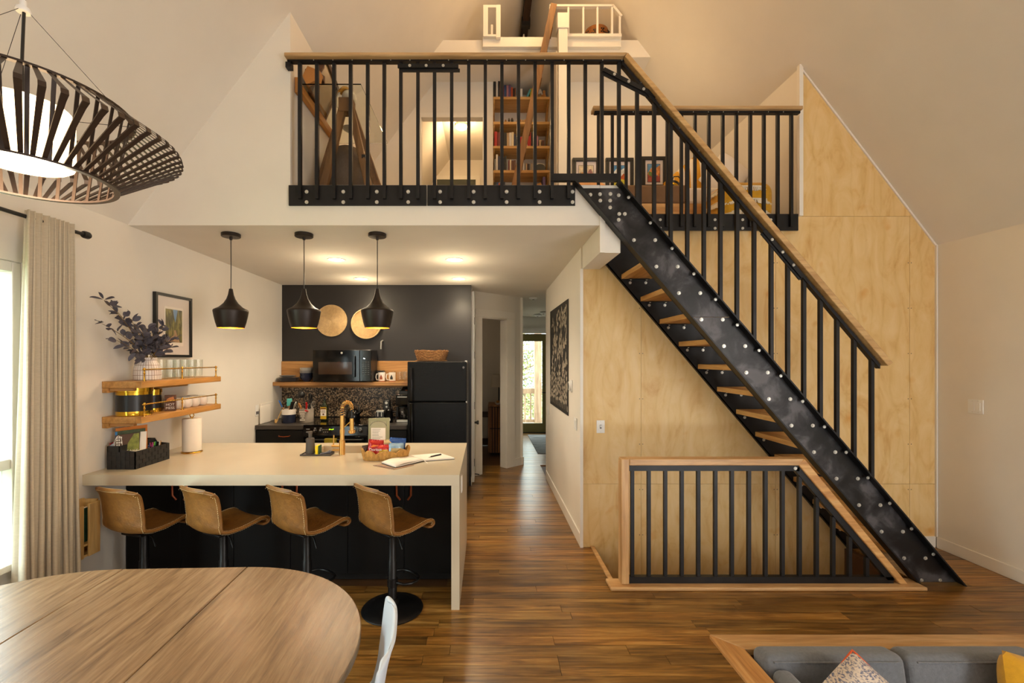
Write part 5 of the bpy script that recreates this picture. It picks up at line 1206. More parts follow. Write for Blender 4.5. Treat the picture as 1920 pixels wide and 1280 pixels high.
# shelf things
def stackd(n, label, x, y, z, prof, dz, m, group, lab):
    for i in range(n):
        t = B().lathe([(r, zz + z + i * dz) for r, zz in prof], (x + R.uniform(-.006, .006), y, 0), 30).obj(label, m[i % len(m)], None, smooth=True); tag(t, lab[i], 'plate' if label == 'plate' else 'bowl', group)
PLP = [(0, .0), (.085, 0), (.09, .004), (.135, .014), (.137, .017), (.132, .017), (.088, .007), (0, .006)]
stackd(4, 'plate', -2.585, 5.955, 1.4035, PLP, .0125, [M_GREYCERAM], 'plate stack', ['lowest wide grey plate of the stack at the left of the kitchen shelf', 'second grey plate from the bottom of the shelf stack', 'third grey plate from the bottom of the shelf stack', 'fourth wide grey plate from the bottom of the shelf stack'])
PLS = [(0, .0), (.06, 0), (.065, .004), (.1, .012), (.102, .015), (.097, .015), (.06, .006), (0, .005)]
stackd(2, 'plate', -2.60, 5.955, 1.4585, PLS, .0115, [mat('pale_grey_ceramic', (138, 134, 132), .35)], 'small plate stack', ['lower of the two small pale grey plates on top of the plate stack', 'topmost small pale grey plate of the stack'])
BWP = [(0, 0), (.035, 0), (.04, .004), (.07, .03), (.082, .065), (.084, .08), (.080, .08), (.076, .06), (.04, .012), (0, .01)]
stackd(4, 'bowl', -2.345, 5.94, 1.4035, BWP, .0335, [M_NAVY, M_NAVY, mat('grey_glaze', (132, 128, 124), .3), mat('pale_glaze', (170, 166, 160), .3)], 'bowl stack', ['lowest navy bowl of the stack left of the microwave', 'upper navy bowl in the stack left of the microwave', 'lower grey bowl in the stack left of the microwave', 'topmost pale grey bowl beside the microwave'])
def mug(x, y, z, lab, dark, hside=-1):
    t = thing('mug', lab, 'mug', (x, y, z), 'printed mugs on the kitchen shelf')
    B().lathe([(0, z + .0005), (.042, z + .0005), (.0445, z + .006), (.045, z + .12), (.042, z + .12), (.041, z + .012), (0, z + .01)], (x, y, 0), 24).obj('body', M_CERAM, t, smooth=True)
    B().lathe([(.0447, z + .003), (.0452, z + .004), (.0452, z + .012), (.0447, z + .013)], (x, y, 0), 24).obj('base_band', M_COPPER, t, smooth=True)
    B().tube([(x + hside * .043, y - .004, z + .10), (x + hside * .066, y - .014, z + .10), (x + hside * .074, y - .018, z + .06), (x + hside * .064, y - .014, z + .025), (x + hside * .043, y - .004, z + .022)], .0065, 8).obj('handle', M_CERAM, t, smooth=True)
    b = B(); b.prism([(-.017, .03), (.017, .03), (.017, .055), (0, .095), (-.017, .055)], 'Y', -.0462, -.0448); b.xf(TR(x, y, z)); b.obj('printed_cabin', dark, t)
mug(-1.362, 5.93, 1.4035, 'white mug with a rust coloured cabin print on the kitchen shelf', mat('rust_print', (140, 64, 30), .5)); mug(-1.228, 5.93, 1.4035, 'white mug with a black cabin print on the kitchen shelf', M_SATBLACK)
bk_ = thing('dark_box', 'black printed box behind the mugs right of the microwave', 'box', (-1.405, 6.03, 1.404)); B().box(-1.445, -1.355, 6.0, 6.07, 1.4035, 1.545).obj('carton', M_SATBLACK, bk_, bev=.002)
b = B()
for i in range(3):
    for j in range(2): b.box(-1.432 + j * .04, -1.414 + j * .04, 5.9985, 6.0, 1.435 + i * .04, 1.443 + i * .04)
b.obj('printed_marks', mat('tan_print', (160, 130, 100), .6), bk_)
for i, (x, y) in enumerate(((-1.125, 5.90), (-1.05, 5.90), (-.98, 5.91), (-1.36, 6.03), (-1.23, 6.03), (-1.10, 6.02))):
    r = .033; z = 1.4035
    t = thing('wine_glass', ['stemless clear glass right of the black-print mug', 'second stemless clear glass right of the mugs', 'stemless clear glass closest to the refrigerator on the shelf', 'clear glass standing behind the rust-print mug', 'clear glass standing behind the black-print mug', 'clear glass behind the stemless ones near the refrigerator'][i], 'glass', (x, y, z), 'clear glasses on the kitchen shelf')
    B().lathe([(0, z + .0005), (r * .8, z + .0005), (r, z + .03), (r * 1.02, z + .13), (r * .96, z + .13), (r * .9, z + .03), (0, z + .012)], (x, y, 0), 18).obj('glass_wall', M_GLASS, t, smooth=True)
# woven plates on the wall
M_RAT = mat('pale_rattan', (190, 160, 114), .7, var=.12, scale=30)
def wplate(name, label, x, z, r, lip):
    t = thing(name, label, 'wall basket', (x, 6.08, z)); MP = TR(x, 6.098, z) @ Matrix.Rotation(PI / 2, 4, 'X')
    pr = [(0, .01)]
    k = 26
    for i in range(1, k):
        rr = r * i / k; pr += [(rr - r / k * .5, .014 + lip * (i / k) ** 6), (rr, .010 + lip * (i / k) ** 6)]
    pr += [(r, .012 + lip), (r, .006 + lip), (r * .8, .002), (0, .002)]
    B().lathe(pr, n=56).xf(MP).obj('coiled_disc', M_RAT, t, smooth=True)
    if lip > .01: B().lathe([(r - .004, lip * .4), (r + .006, lip * .4), (r + .006, lip + .016), (r - .006, lip + .016), (r - .004, lip * .4)], n=56).xf(MP).obj('rim_band', M_RAT, t, smooth=True)
wplate('woven_plate', 'flat coiled rattan plate hung on the black wall', -2.073, 2.212, .212, .004); wplate('woven_tray', 'shallow rimmed rattan tray hung right of the flat coiled plate', -1.60, 2.168, .195, .035)
# utensils
def crock(name, label, x, y, r, h, top_m, bot_m, split):
    t = thing(name, label, 'crock', (x, y, .915)); z = .9155
    B().lathe([(0, z), (r * .95, z), (r, z + .006), (r, z + h * split)], (x, y, 0), 30).obj('lower_body', bot_m, t, smooth=True)
    B().lathe([(r, z + h * split), (r, z + h), (r * .93, z + h), (r * .92, z + .01), (0, z + .01)], (x, y, 0), 30).obj('upper_body', top_m, t, smooth=True); return t
crock('utensil_crock', 'cream and navy dipped crock of spatulas on the left worktop', -2.44, 5.62, .083, .165, M_CERAM, M_NAVY, .62)
g_ = mat('taupe_stoneware', (160, 148, 134), .6)
c2 = crock('utensil_crock', 'taupe lettered crock of kitchen tools on the left worktop', -2.235, 5.66, .083, .168, g_, g_, .5)
b = B()
for i in range(5):
    w = (.085, .07, .05, .02, .065)[i]; n = max(2, int(w / .012))
    for j in range(n): xx = -2.25 - w / 2 + j * .0125; b.box(xx, xx + .007, 5.655 - .0845, 5.655 - .0775, 1.045 - i * .025, 1.057 - i * .025)
b.obj('pressed_marks', M_PAPER, c2, kind='stuff')
M_HW = mat('handle_wood', (186, 128, 66), .6)
def uten(name, label, base, top, head, hm, sm=M_HW, r=.006):
    t = thing(name, label, 'utensil', base, 'utensils in the crocks'); base = Vector(base); top = Vector(top); d = (top - base).normalized()
    B().tube([base, top], r, 8).obj('handle', sm, t, smooth=True); M = Matrix.Translation(top) @ d.to_track_quat('Z', 'Y').to_matrix().to_4x4(); b = B()
    if head == 'spat': b.box(-.03, .03, -.005, .005, -.01, .085); b.xf(M); b.obj('blade', hm, t, bev=.006)
    elif head == 'spoon': b.sph((0, 0, .035), (.03, .010, .045), 14, 8); b.xf(M); b.obj('bowl', hm, t, smooth=True)
    elif head == 'ladle': b.sph((0, -.02, .02), (.045, .04, .045), 16, 9); b.xf(M); b.obj('bowl', hm, t, smooth=True)
    elif head == 'turner': b.box(-.035, .035, -.003, .003, 0, .10); b.xf(M); b.obj('blade', hm, t, bev=.004)
    elif head == 'whisk':
        for k in range(5):
            a = k * PI / 5; b.tube([(.028 * math.cos(a) * math.sin(PI * j / 8) ** .8, .028 * math.sin(a) * math.sin(PI * j / 8) ** .8, .10 * j / 8 - .01) for j in range(9)], .0015, 4)
        b.xf(M); b.obj('wires', hm, t)
    elif head == 'grip': b.tube([(0, 0, -.02), (0, 0, .07)], .011, 8); b.xf(M); b.obj('grip', hm, t, smooth=True)
MBLU = mat('blue_silicone', (28, 96, 180), .5); MTEA = mat('teal_silicone', (92, 188, 178), .5); MRED = mat('red_grip', (186, 22, 28), .4)
Z0 = .93
uten('spatula', 'blue silicone spatula leaning left in the cream and navy crock', (-2.43, 5.62, Z0), (-2.51, 5.59, 1.115), 'spat', MBLU)
uten('spatula', 'teal silicone spatula in the cream and navy crock', (-2.44, 5.63, Z0), (-2.425, 5.60, 1.13), 'spat', MTEA)
uten('turner', 'black slotted turner in the cream and navy crock', (-2.44, 5.63, Z0), (-2.40, 5.61, 1.08), 'turner', M_SATBLACK, M_SATBLACK)
uten('serving_spoon', 'steel handled spoon at the right of the cream and navy crock', (-2.44, 5.62, Z0), (-2.375, 5.62, 1.10), 'spoon', M_BOLT, M_BOLT)
uten('ladle', 'large black ladle standing tall in the taupe crock', (-2.235, 5.67, Z0), (-2.29, 5.69, 1.24), 'ladle', M_SATBLACK, M_SATBLACK)
uten('turner', 'wide black turner standing tall in the taupe crock', (-2.235, 5.67, Z0), (-2.20, 5.70, 1.15), 'turner', M_SATBLACK, M_SATBLACK)
uten('wooden_spoon', 'wooden spoon leaning left in the taupe crock', (-2.235, 5.65, Z0), (-2.282, 5.60, 1.09), 'spoon', M_HW)
uten('can_opener', 'red gripped opener standing in the taupe crock', (-2.235, 5.65, Z0), (-2.215, 5.60, 1.10), 'grip', MRED, M_BOLT)
uten('tongs', 'red handled tongs hooked over the front of the taupe crock', (-2.20, 5.62, Z0 + .12), (-2.195, 5.575, 1.06), 'grip', MRED, M_BOLT)
uten('whisk', 'steel whisk at the right of the taupe crock', (-2.235, 5.66, Z0), (-2.155, 5.63, 1.10), 'whisk', M_BOLT, M_BOLT)
uten('scoop', 'long black scoop at the back of the taupe crock', (-2.24, 5.70, Z0), (-2.225, 5.72, 1.19), 'spoon', M_SATBLACK, M_SATBLACK)
ws_ = thing('wooden_ladle', 'pale wooden spoon leaning on the counter left of the navy crock', 'utensil', (-2.56, 5.58, .92)); B().tube([(-2.575, 5.58, .925), (-2.515, 5.60, 1.07)], .007, 8).obj('handle', M_PALE, ws_, smooth=True); B().sph((-2.582, 5.578, .935), (.016, .01, .03), 10, 7).obj('bowl', M_PALE, ws_, smooth=True)
ob = thing('oil_bottle', 'dark green oil bottle with a yellow label beside the taupe crock', 'bottle', (-2.04, 5.75, .922))
MG = mat('dark_green_glass', (26, 34, 16), .12, coat=.4)
B().box(-2.085, -2.005, 5.71, 5.79, .9225, 1.115).obj('body', MG, ob, bev=.008); B().lathe([(.036, 1.105), (.03, 1.13), (.014, 1.16), (.013, 1.19), (0, 1.19)], (-2.045, 5.75, 0), 18).obj('neck', MG, ob, smooth=True); B().lathe([(.0145, 1.18), (.0145, 1.205), (0, 1.205)], (-2.045, 5.75, 0), 14).obj('cap', M_SATBLACK, ob, smooth=True)
ly = B().box(-2.082, -2.008, 5.7085, 5.7098, .945, 1.095).obj('label', mat('yellow_label', (206, 170, 30), .5), ob); B().box(-2.080, -2.010, 5.7075, 5.7084, .985, 1.065).obj('label_panel', M_PAPER, ly)
b = B()
for i in range(3): b.box(-2.07, -2.02, 5.7066, 5.7074, 1.05 - i * .012, 1.054 - i * .012)
b.box(-2.078, -2.012, 5.7068, 5.7083, 1.071, 1.086); b.sph((-2.045, 5.7072, 1.005), (.012, .0008, .012), 10, 6); b.obj('label_print', mat('label_ink', (104, 60, 20), .6), ly)
cbd = thing('cutting_board', 'white cutting board leaning against the left kitchen wall', 'board', (-2.72, 5.66, .92)); B().box(XL + .004, XL + .016, 5.50, 5.82, .9155, 1.16).obj('slab', M_CERAM, cbd, bev=.004)
cbd = thing('cutting_board', 'thin wooden cutting board behind the white one on the left wall', 'board', (-2.73, 5.5, .92)); B().box(XL + .018, XL + .028, 5.46, 5.72, .9155, 1.13).obj('slab', M_PAPER, cbd, bev=.004)
so_ = thing('outlet', 'white wall outlet on the left wall above the dark worktop', 'outlet', (XL, 5.75, 1.08)); B().box(XL + .0005, XL + .007, 5.45 - .06, 5.45 + .02, 1.02, 1.15).obj('plate', M_WHITE, so_, bev=.002); B().box(XL + .007, XL + .009, 5.40, 5.46, 1.04, 1.075).obj('socket', M_GREYCERAM, so_)
# right worktop
cmk = thing('coffee_maker', 'black drip coffee maker with a glass carafe beside the refrigerator', 'coffee maker', (-1.04, 5.72, .915))
B().box(-1.125, -.955, 5.62, 5.86, .9155, .955).box(-1.125, -.955, 5.79, 5.86, .955, 1.25).box(-1.125, -.955, 5.62, 5.86, 1.13, 1.26).obj('housing', M_GLOSSBLACK, cmk, bev=.01)
B().lathe([(0, .957), (.058, .957), (.066, .975), (.066, 1.03), (.05, 1.085), (.046, 1.09)], (-1.04, 5.70, 0), 24).obj('carafe', M_GLASS, cmk, smooth=True)
B().lathe([(.046, 1.09), (.05, 1.09), (.05, 1.105), (0, 1.11)], (-1.04, 5.70, 0), 24).box(-1.125, -1.108, 5.69, 5.71, .98, 1.10).obj('carafe_lid', M_SATBLACK, cmk, smooth=True)
B().box(-1.11, -.97, 5.6185, 5.6198, .92, .948).box(-1.10, -.98, 5.6185, 5.6198, 1.225, 1.235).obj('chrome_strip', M_BOLT, cmk)
cm2 = thing('pod_machine', 'black pod coffee machine behind the drip coffee maker', 'coffee maker', (-1.03, 5.95, .915)); B().box(-1.13, -.945, 5.90, 6.05, .9155, 1.29).obj('tank', M_SATBLACK, cm2, bev=.01)
B().lathe([(0, 0), (.07, .01), (.085, .06), (.085, .15), (.06, .19), (0, .2)], (-1.04, 5.99, 1.145), 24).obj('head', M_GLOSSBLACK, cm2, smooth=True); B().tube([(-1.05, 5.90, 1.295), (-1.0, 5.89, 1.295), (-.96, 5.90, 1.29)], .006, 6).obj('copper_bar', M_COPPER, cm2, smooth=True)
fp = thing('french_press', 'black press pot with a round white letter badge on the right worktop', 'coffee pot', (-1.20, 5.62, .915))
B().lathe([(0, .9155), (.045, .9155), (.045, 1.06), (.048, 1.065), (.03, 1.085), (.01, 1.09), (.01, 1.11), (0, 1.11)], (-1.20, 5.62, 0), 24).obj('body', M_GLOSSBLACK, fp, smooth=True); B().tube([(-1.155, 5.62, 1.05), (-1.115, 5.61, 1.05), (-1.112, 5.61, .97), (-1.155, 5.62, .95)], .009, 8).obj('handle', M_SATBLACK, fp, smooth=True)
B().lathe([(0, 0), (.024, 0), (.024, .003), (0, .003)], (-1.20, 5.577, .955), 20, Matrix.Rotation(PI / 2, 4, 'X')).obj('badge', M_PAPER, fp); text('D', .034, TR(-1.20, 5.5732, .955) @ FRONT, M_SATBLACK, fp)
cn = thing('canister', 'small black lidded canister with chrome clips left of the press pot', 'canister', (-1.315, 5.66, .915)); B().box(-1.37, -1.265, 5.62, 5.72, .9155, 1.04).obj('body', M_SATBLACK, cn, bev=.006); B().box(-1.365, -1.27, 5.625, 5.715, 1.041, 1.06).obj('lid', M_BOLT, cn, bev=.004); B().box(-1.345, -1.335, 5.615, 5.62, .99, 1.055).box(-1.30, -1.29, 5.615, 5.62, .99, 1.055).obj('clip', M_BOLT, cn)
gr = thing('coffee_grinder', 'tall black coffee grinder behind the canister on the right worktop', 'grinder', (-1.27, 5.85, .915)); B().box(-1.32, -1.235, 5.80, 5.90, .9155, 1.175).obj('housing', M_SATBLACK, gr, bev=.01); B().lathe([(0, 0), (.018, 0), (.018, .004), (0, .004)], (-1.275, 5.798, 1.14), 16, Matrix.Rotation(PI / 2, 4, 'X')).lathe([(0, 0), (.012, 0), (.012, .004), (0, .004)], (-1.272, 5.798, 1.09), 16, Matrix.Rotation(PI / 2, 4, 'X')).obj('dial', M_BOLT, gr)
# ------------------------------------------------------------------ loft: bookcase, books, ladder
M_BIRCH = wood('bookcase_wood', [(178, 126, 62), (210, 162, 94), (224, 182, 118)], 'X', .5)
bc = thing('bookcase', 'built-in light wood bookcase in the white niche of the loft', 'bookcase', (.47, 6.2, 3.03))
SHZ = [5.190, 4.857, 4.536, 4.213, 3.89, 3.56]
for zz in SHZ: B().box(.092, .843, 6.06, 6.395, zz - .034, zz).obj('shelf', M_BIRCH, bc, bev=.002)
M_BIRZ = wood('bookcase_upright', [(178, 126, 62), (210, 162, 94), (224, 182, 118)], 'Z', .5)
for x0, x1 in ((.092, .112), (.823, .843)):
    for i, zz in enumerate(SHZ[:-1]): B().prism([(6.07, zz - .035), (6.36, zz - .035), (6.36, zz - .24)], 'X', x0, x1).obj('shelf_bracket', M_BIRZ, bc)
CO = {'black': (26, 25, 26), 'white': (214, 206, 196), 'red': (168, 32, 26), 'blue': (44, 66, 112), 'purple': (92, 72, 120), 'pink': (176, 120, 130), 'brown': (96, 56, 36), 'tan': (176, 148, 112), 'teal': (70, 140, 150), 'lime': (164, 160, 40), 'grey': (120, 116, 112), 'rust': (170, 70, 30), 'maroon': (110, 36, 36), 'navy': (34, 40, 66), 'cream': (214, 196, 160)}
BM_ = {k: mat('book_' + k, v, .55, var=.06) for k, v in CO.items()}
bk_mesh = {}
def book(x0, x1, yf, z0, h, c, lab, tilt=0, depth=.17):
    if c not in bk_mesh:
        b = B(); b.box(-.5, -.42, 0, 1, 0, 1).box(.42, .5, 0, 1, 0, 1).box(-.42, .42, 0, .05, 0, 1); b.mi = 1; b.box(-.42, .42, .05, .97, .015, .985)
        o = b.obj('book', [BM_[c], M_PAPER], None, off=False); bk_mesh[c] = o.data
    else:
        o = bpy.data.objects.new('book', bk_mesh[c]); COL.objects.link(o)
    o.scale = (x1 - x0, depth, h); o.location = ((x0 + x1) / 2, yf, z0 + .0006); o.rotation_euler = (0, tilt, 0)
    tag(o, lab, 'book', 'books in the loft bookcase'); return o
NTH = ORD + ['thirteenth', 'fourteenth', 'fifteenth', 'sixteenth', 'seventeenth', 'eighteenth', 'nineteenth', 'twentieth', 'twenty-first', 'twenty-second']
def X6(px, Y=6.08): return (px - 912) * Y / F
def row(zi, name, items):
    for n, (a, c, top, col) in enumerate(items):
        zz = SHZ[zi]; h = H + (672 - top) * 6.08 / F - zz
        book(X6(a), X6(c), 6.08 + R.uniform(0, .02), zz, max(.03, h), col, f'{col} book, {NTH[n]} from the left on the {name} shelf of the loft bookcase')
row(0, 'top', [(925.2, 929.8, 131, 'black'), (930.2, 933.8, 139, 'white'), (934, 936.6, 144, 'black'), (936.8, 939, 147, 'brown'), (941, 944.8, 160, 'red'), (945, 949.5, 159, 'blue'), (949.8, 953.4, 159, 'pink'), (953.6, 957.6, 158, 'purple'), (958, 961.8, 163, 'rust'), (962, 964.4, 164, 'black'), (964.8, 967.2, 164, 'brown'), (970, 972.5, 165, 'black'), (975.8, 979.6, 166, 'white')])
book(X6(986), X6(989.5), 6.08, SHZ[0], .115, 'teal', 'teal book leaning right on the top shelf of the loft bookcase', .42); book(X6(994), X6(998.6), 6.09, SHZ[0], .125, 'lime', 'lime green book right of the leaning teal one on the top shelf')
row(2, 'third', [(927, 932.2, 246.5, 'red'), (932.8, 937.8, 246.5, 'maroon'), (944.5, 950, 248, 'black'), (950.3, 954.6, 249, 'tan'), (955, 958.8, 248, 'white'), (959.2, 963.4, 247, 'cream'), (964, 967, 250, 'navy'), (969, 971, 250, 'teal'), (975.6, 978.8, 256, 'red'), (979.2, 982, 255, 'navy'), (986, 989, 252, 'white'), (989.3, 995.6, 247, 'red'), (996, 999, 247, 'black'), (1005.6, 1009.4, 254, 'pink'), (1010.6, 1015, 261, 'tan'), (1016, 1021, 262, 'brown')])
row(3, 'fourth', [(926.8, 929.6, 297, 'grey'), (930, 933.6, 288.5, 'white'), (934, 937.4, 292, 'navy'), (944, 946, 294, 'black'), (946.4, 949.8, 291.5, 'black'), (950, 953, 297, 'grey'), (953.4, 955.6, 299, 'maroon'), (956, 958.6, 298, 'cream'), (959, 962.4, 300, 'brown'), (962.8, 967.2, 299, 'brown'), (981, 983, 306, 'white'), (983.4, 985.4, 305, 'grey'), (985.8, 987.8, 306, 'tan'), (988.2, 990.2, 305.5, 'brown'), (990.6, 992.6, 306, 'black'), (993, 995.4, 306, 'grey'), (995.8, 998.2, 305, 'tan')])
row(4, 'fifth', [(926.6, 930.8, 341, 'black'), (931.2, 934.6, 341, 'blue'), (935, 937.4, 342, 'rust'), (938, 941, 341, 'grey'), (944, 947, 340, 'black'), (1018, 1022.6, 331, 'purple')])
ct_ = thing('card', 'tilted white card on the right end of the top bookcase shelf', 'card', (.74, 6.2, SHZ[0])); B().box(-.06, .06, -.004, .004, 0, .16).xf(TR(.735, 6.22, SHZ[0] + .026) @ Matrix.Rotation(-.3, 4, 'Y')).obj('sheet', M_PAPER, ct_); B().box(-.045, .045, -.006, -.004, .02, .10).xf(TR(.735, 6.22, SHZ[0] + .026) @ Matrix.Rotation(-.3, 4, 'Y')).obj('print', mat('card_print', (180, 150, 110), .7, var=.4, scale=40), ct_)
fgr = thing('figurine', 'small brown wooden figurine at the right end of the top bookcase shelf', 'figurine', (.775, 6.12, SHZ[0]))
B().lathe([(0, 0), (.026, 0), (.03, .02), (.022, .06), (.014, .075), (.02, .09), (.016, .11), (0, .118)], (.775, 6.12, SHZ[0] + .0005), 14).obj('carved_body', M_HW, fgr, smooth=True); B().sph((.752, 6.10, SHZ[0] + .025), (.02, .02, .024)).obj('carved_child', M_HW, fgr, smooth=True)
for i, (a, c, top, m, lb) in enumerate(((946, 950.5, 223.5, M_SHELFX, 'tiny brown trinket, first on the second bookcase shelf'), (953, 956.4, 220.5, M_SATBLACK, 'small black trinket, second on the second bookcase shelf'), (958, 963, 220.5, M_SATBLACK, 'wider black trinket, third on the second bookcase shelf'))):
    zz = SHZ[1]; h = H + (672 - top) * 6.1 / F - zz; xm = (X6(a) + X6(c)) / 2; t = thing('trinket', lb, 'trinket', (xm, 6.12, zz)); r = (X6(c) - X6(a)) / 2
    B().lathe([(0, 0), (r, 0), (r, h * .7), (r * .7, h * .75), (r * .6, h), (0, h)], (xm, 6.12, zz + .0005), 12).obj('body', m, t, smooth=True); B().lathe([(r * .62, h * .8), (r * .75, h * .84), (r * .62, h * .9)], (xm, 6.12, zz), 12).obj('collar', M_BRASS, t)
ty = thing('toy_train', 'long brown wooden toy on the second bookcase shelf', 'toy', (.47, 6.12, SHZ[1])); zz = SHZ[1] + .0005
for i in range(4):
    xx = X6(968) + i * .037; B().box(xx, xx + .033, 6.09, 6.13, zz + .010, zz + .034 + .012 * (i % 2)).obj('wagon', M_HW, ty, bev=.003)
    for dx in (.008, .025): B().lathe([(0, 0), (.009, 0), (.009, .05), (0, .05)], (xx + dx, 6.135, zz + .009), 10, Matrix.Rotation(PI / 2, 4, 'X')).obj('wheel', M_SATBLACK, ty)
db = thing('bread_box', 'black dome topped box on the fourth bookcase shelf', 'box', (.72, 6.15, SHZ[3])); x0, x1, zz = X6(1004), X6(1022), SHZ[3] + .0005
B().prism([(x0, zz), (x1, zz), (x1, zz + .055)] + [((x0 + x1) / 2 + (x1 - x0) / 2 * math.cos(a), zz + .055 + .038 * math.sin(a)) for a in [i * PI / 10 for i in range(1, 10)]] + [(x0, zz + .055)], 'Y', 6.09, 6.25).obj('domed_body', M_SATBLACK, db, smooth=True)
B().prism([(x0 - .003, zz + .055), (x0, zz + .055)] + [((x0 + x1) / 2 + (x1 - x0) / 2 * math.cos(a), zz + .055 + .038 * math.sin(a)) for a in [PI - i * PI / 10 for i in range(1, 10)]] + [(x1, zz + .055), (x1 + .003, zz + .055)] + [((x0 + x1) / 2 + (x1 - x0 + .008) / 2 * math.cos(a), zz + .055 + .044 * math.sin(a)) for a in [i * PI / 10 for i in range(1, 10)]], 'Y', 6.085, 6.095).obj('pale_rim', M_FRINGE, db)
gb = thing('game_box', 'tilted mustard board game box on the fifth bookcase shelf', 'box', (.62, 6.15, SHZ[4])); MX = TR(X6(985), 6.1, SHZ[4] + .001) @ Matrix.Rotation(-.38, 4, 'Y')
B().box(0, .26, 0, .16, 0, .085).xf(MX @ TR(0, 0, .0)).obj('carton', mat('mustard_box', (176, 124, 50), .6), gb, bev=.003)
b = B()
for i in range(6): b.box(.03 + i * .035, .045 + i * .035, -.0015, 0, .02, .06 - (i % 2) * .015)
b.xf(MX).obj('printed_marks', M_SATBLACK, gb)
# ladder
ld = thing('loft_ladder', 'brown wooden ladder leaning up to the white upper sleeping loft', 'ladder', (.3, 5.45, 3.03))
M_LAD = wood('ladder_wood', [(98, 64, 30), (136, 92, 46), (158, 112, 62)], 'Z', .5)
pt, pb = Vector((.785, 0, 5.83)), Vector((.185, 0, 3.04))
for yv in (5.30, 5.52): B().bar(pb + Vector((0, yv, 0)), pt + Vector((0, yv, 0)), .03, .075, up=(0, 0, 1)).obj('rail', M_LAD, ld, bev=.004)
for i in range(9):
    t = .07 + i * .105; c = pb.lerp(pt, t); B().box(c.x - .04, c.x + .045, 5.315, 5.505, c.z - .012, c.z + .012).obj('rung', M_LAD, ld)
# upper loft guards
gl = thing('loft_guard', 'small white guard frame left of the ladder opening of the upper loft', 'railing', (.06, 5.55, 5.62)); S5 = 5.52
def ux(px): return (px - 912) * S5 / F
def uz(py): return H - (py - 672) * S5 / F
B().box(ux(906), ux(915), S5 - .02, S5 + .03, uz(70), uz(11)).box(ux(930), ux(938.5), S5 - .02, S5 + .03, uz(72), uz(11)).obj('post', M_TRIM, gl, bev=.003); B().box(ux(915), ux(930), S5 - .018, S5 + .028, uz(16), uz(11)).box(ux(915), ux(930), S5 - .018, S5 + .028, uz(70), uz(66)).obj('rail', M_TRIM, gl, bev=.002); B().box(ux(921), ux(925), S5 + .3, S5 + .33, uz(66), uz(12)).obj('baluster', M_TRIM, gl)
gr_ = thing('loft_guard', 'longer white baluster guard right of the ladder top, in front of the drum', 'railing', (1.3, 5.55, 5.62))
B().box(ux(1030), ux(1150), S5 - .02, S5 + .03, uz(14), uz(10)).obj('top_rail', M_TRIM, gr_, bev=.003); B().bar((ux(1149), S5 + .005, uz(12)), (ux(1165), S5 + .005, uz(32)), .05, .026).obj('sloped_rail', M_TRIM, gr_)
for px in (1031.5, 1065.5, 1093.5, 1120, 1147.5, 1162): B().box(ux(px) - .011, ux(px) + .011, S5 - .01, S5 + .015, uz(70), uz(12 if px < 1150 else 30)).obj('baluster', M_TRIM, gr_)
B().box(ux(1064), ux(1165), S5 - .015, S5 + .028, 5.60, 5.635).obj('bottom_rail', M_TRIM, gr_)
nw = thing('newel_post', 'square white newel post beside the top of the ladder', 'post', (.91, 5.45, 3.03)); B().box(.857, .965, 5.40, 5.495, 3.03, 5.62).obj('shaft', M_TRIM, nw, bev=.003); B().box(.842, .980, 5.385, 5.51, 5.62, 5.80).obj('cap', M_TRIM, nw, bev=.004)
dr = thing('woven_drum', 'round brown woven basket with dark cross patterns behind the white guard', 'basket', (1.41, 5.84, 5.62))
B().lathe([(0, 5.6205), (.14, 5.6205), (.165, 5.65), (.172, 5.74), (.168, 5.83), (.145, 5.89), (.10, 5.92), (0, 5.925)], (1.41, 5.84, 0), 32).obj('body', mat('basket_brown', (150, 92, 38), .8, var=.3, scale=30, bmp=.6, bsc=90), dr, smooth=True)
b = B()
for (a0, z0) in ((-1.35, 5.80), (-1.05, 5.76), (-.75, 5.80), (-1.9, 5.79), (-2.2, 5.76), (-1.6, 5.72), (-2.5, 5.8)):
    for k in range(9):
        i, j = k % 3 - 1, k // 3 - 1
        if (i + j) % 2 == 0:
            a = a0 + i * .08; z = z0 + j * .02; b.bar((1.41 + .173 * math.cos(a) - .009 * math.sin(a), 5.84 + .173 * math.sin(a) + .009 * math.cos(a), z), (1.41 + .173 * math.cos(a) + .009 * math.sin(a), 5.84 + .173 * math.sin(a) - .009 * math.cos(a), z), .006, .012)
b.obj('cross_pattern', M_SATBLACK, dr, kind='stuff')
# glass desk on trestle, lamp, dish, mirror, pouf
gd = thing('glass_desk', 'glass topped desk on heavy wooden trestle legs at the left of the loft', 'desk', (-1.25, 4.0, 3.03))
B().box(-1.497, -.993, 3.60, 4.58, 3.868, 3.877).obj('glass_top', glassm('desk_glass', (.95, 1, .97)), gd)
M_OAKD = wood('trestle_wood', [(86, 60, 34), (124, 90, 54), (150, 114, 72)], 'Z', .55)
ap_ = Vector((-1.165, 3.80, 3.83))
B().box(-1.225, -1.11, 3.76, 3.86, 3.75, 3.866).obj('trestle_head', M_OAKD, gd, bev=.006)
for q, w in (((-1.345, 3.72, 3.035), .06), ((-.95, 3.74, 3.035), .055), ((-.90, 4.08, 3.035), .06), ((-1.46, 3.86, 3.035), .05)): B().bar(Vector(q), ap_ + Vector((.03 if q[0] > -1.2 else -.03, 0, -.02)), w, .05, up=(0, 1, 0)).obj('leg', M_OAKD, gd, bev=.005)
B().bar((-1.03, 3.99, 3.37), (-1.01, 3.74, 3.35), .03, .06).obj('hinge_plate', M_SATBLACK, gd)
B().box(-1.497, -1.455, 3.585, 4.5, 3.80, 3.866).obj('wall_ledge', wood('ledge_wood', [(150, 92, 34), (196, 132, 58), (214, 154, 78)], 'Y', .5), gd, bev=.004)
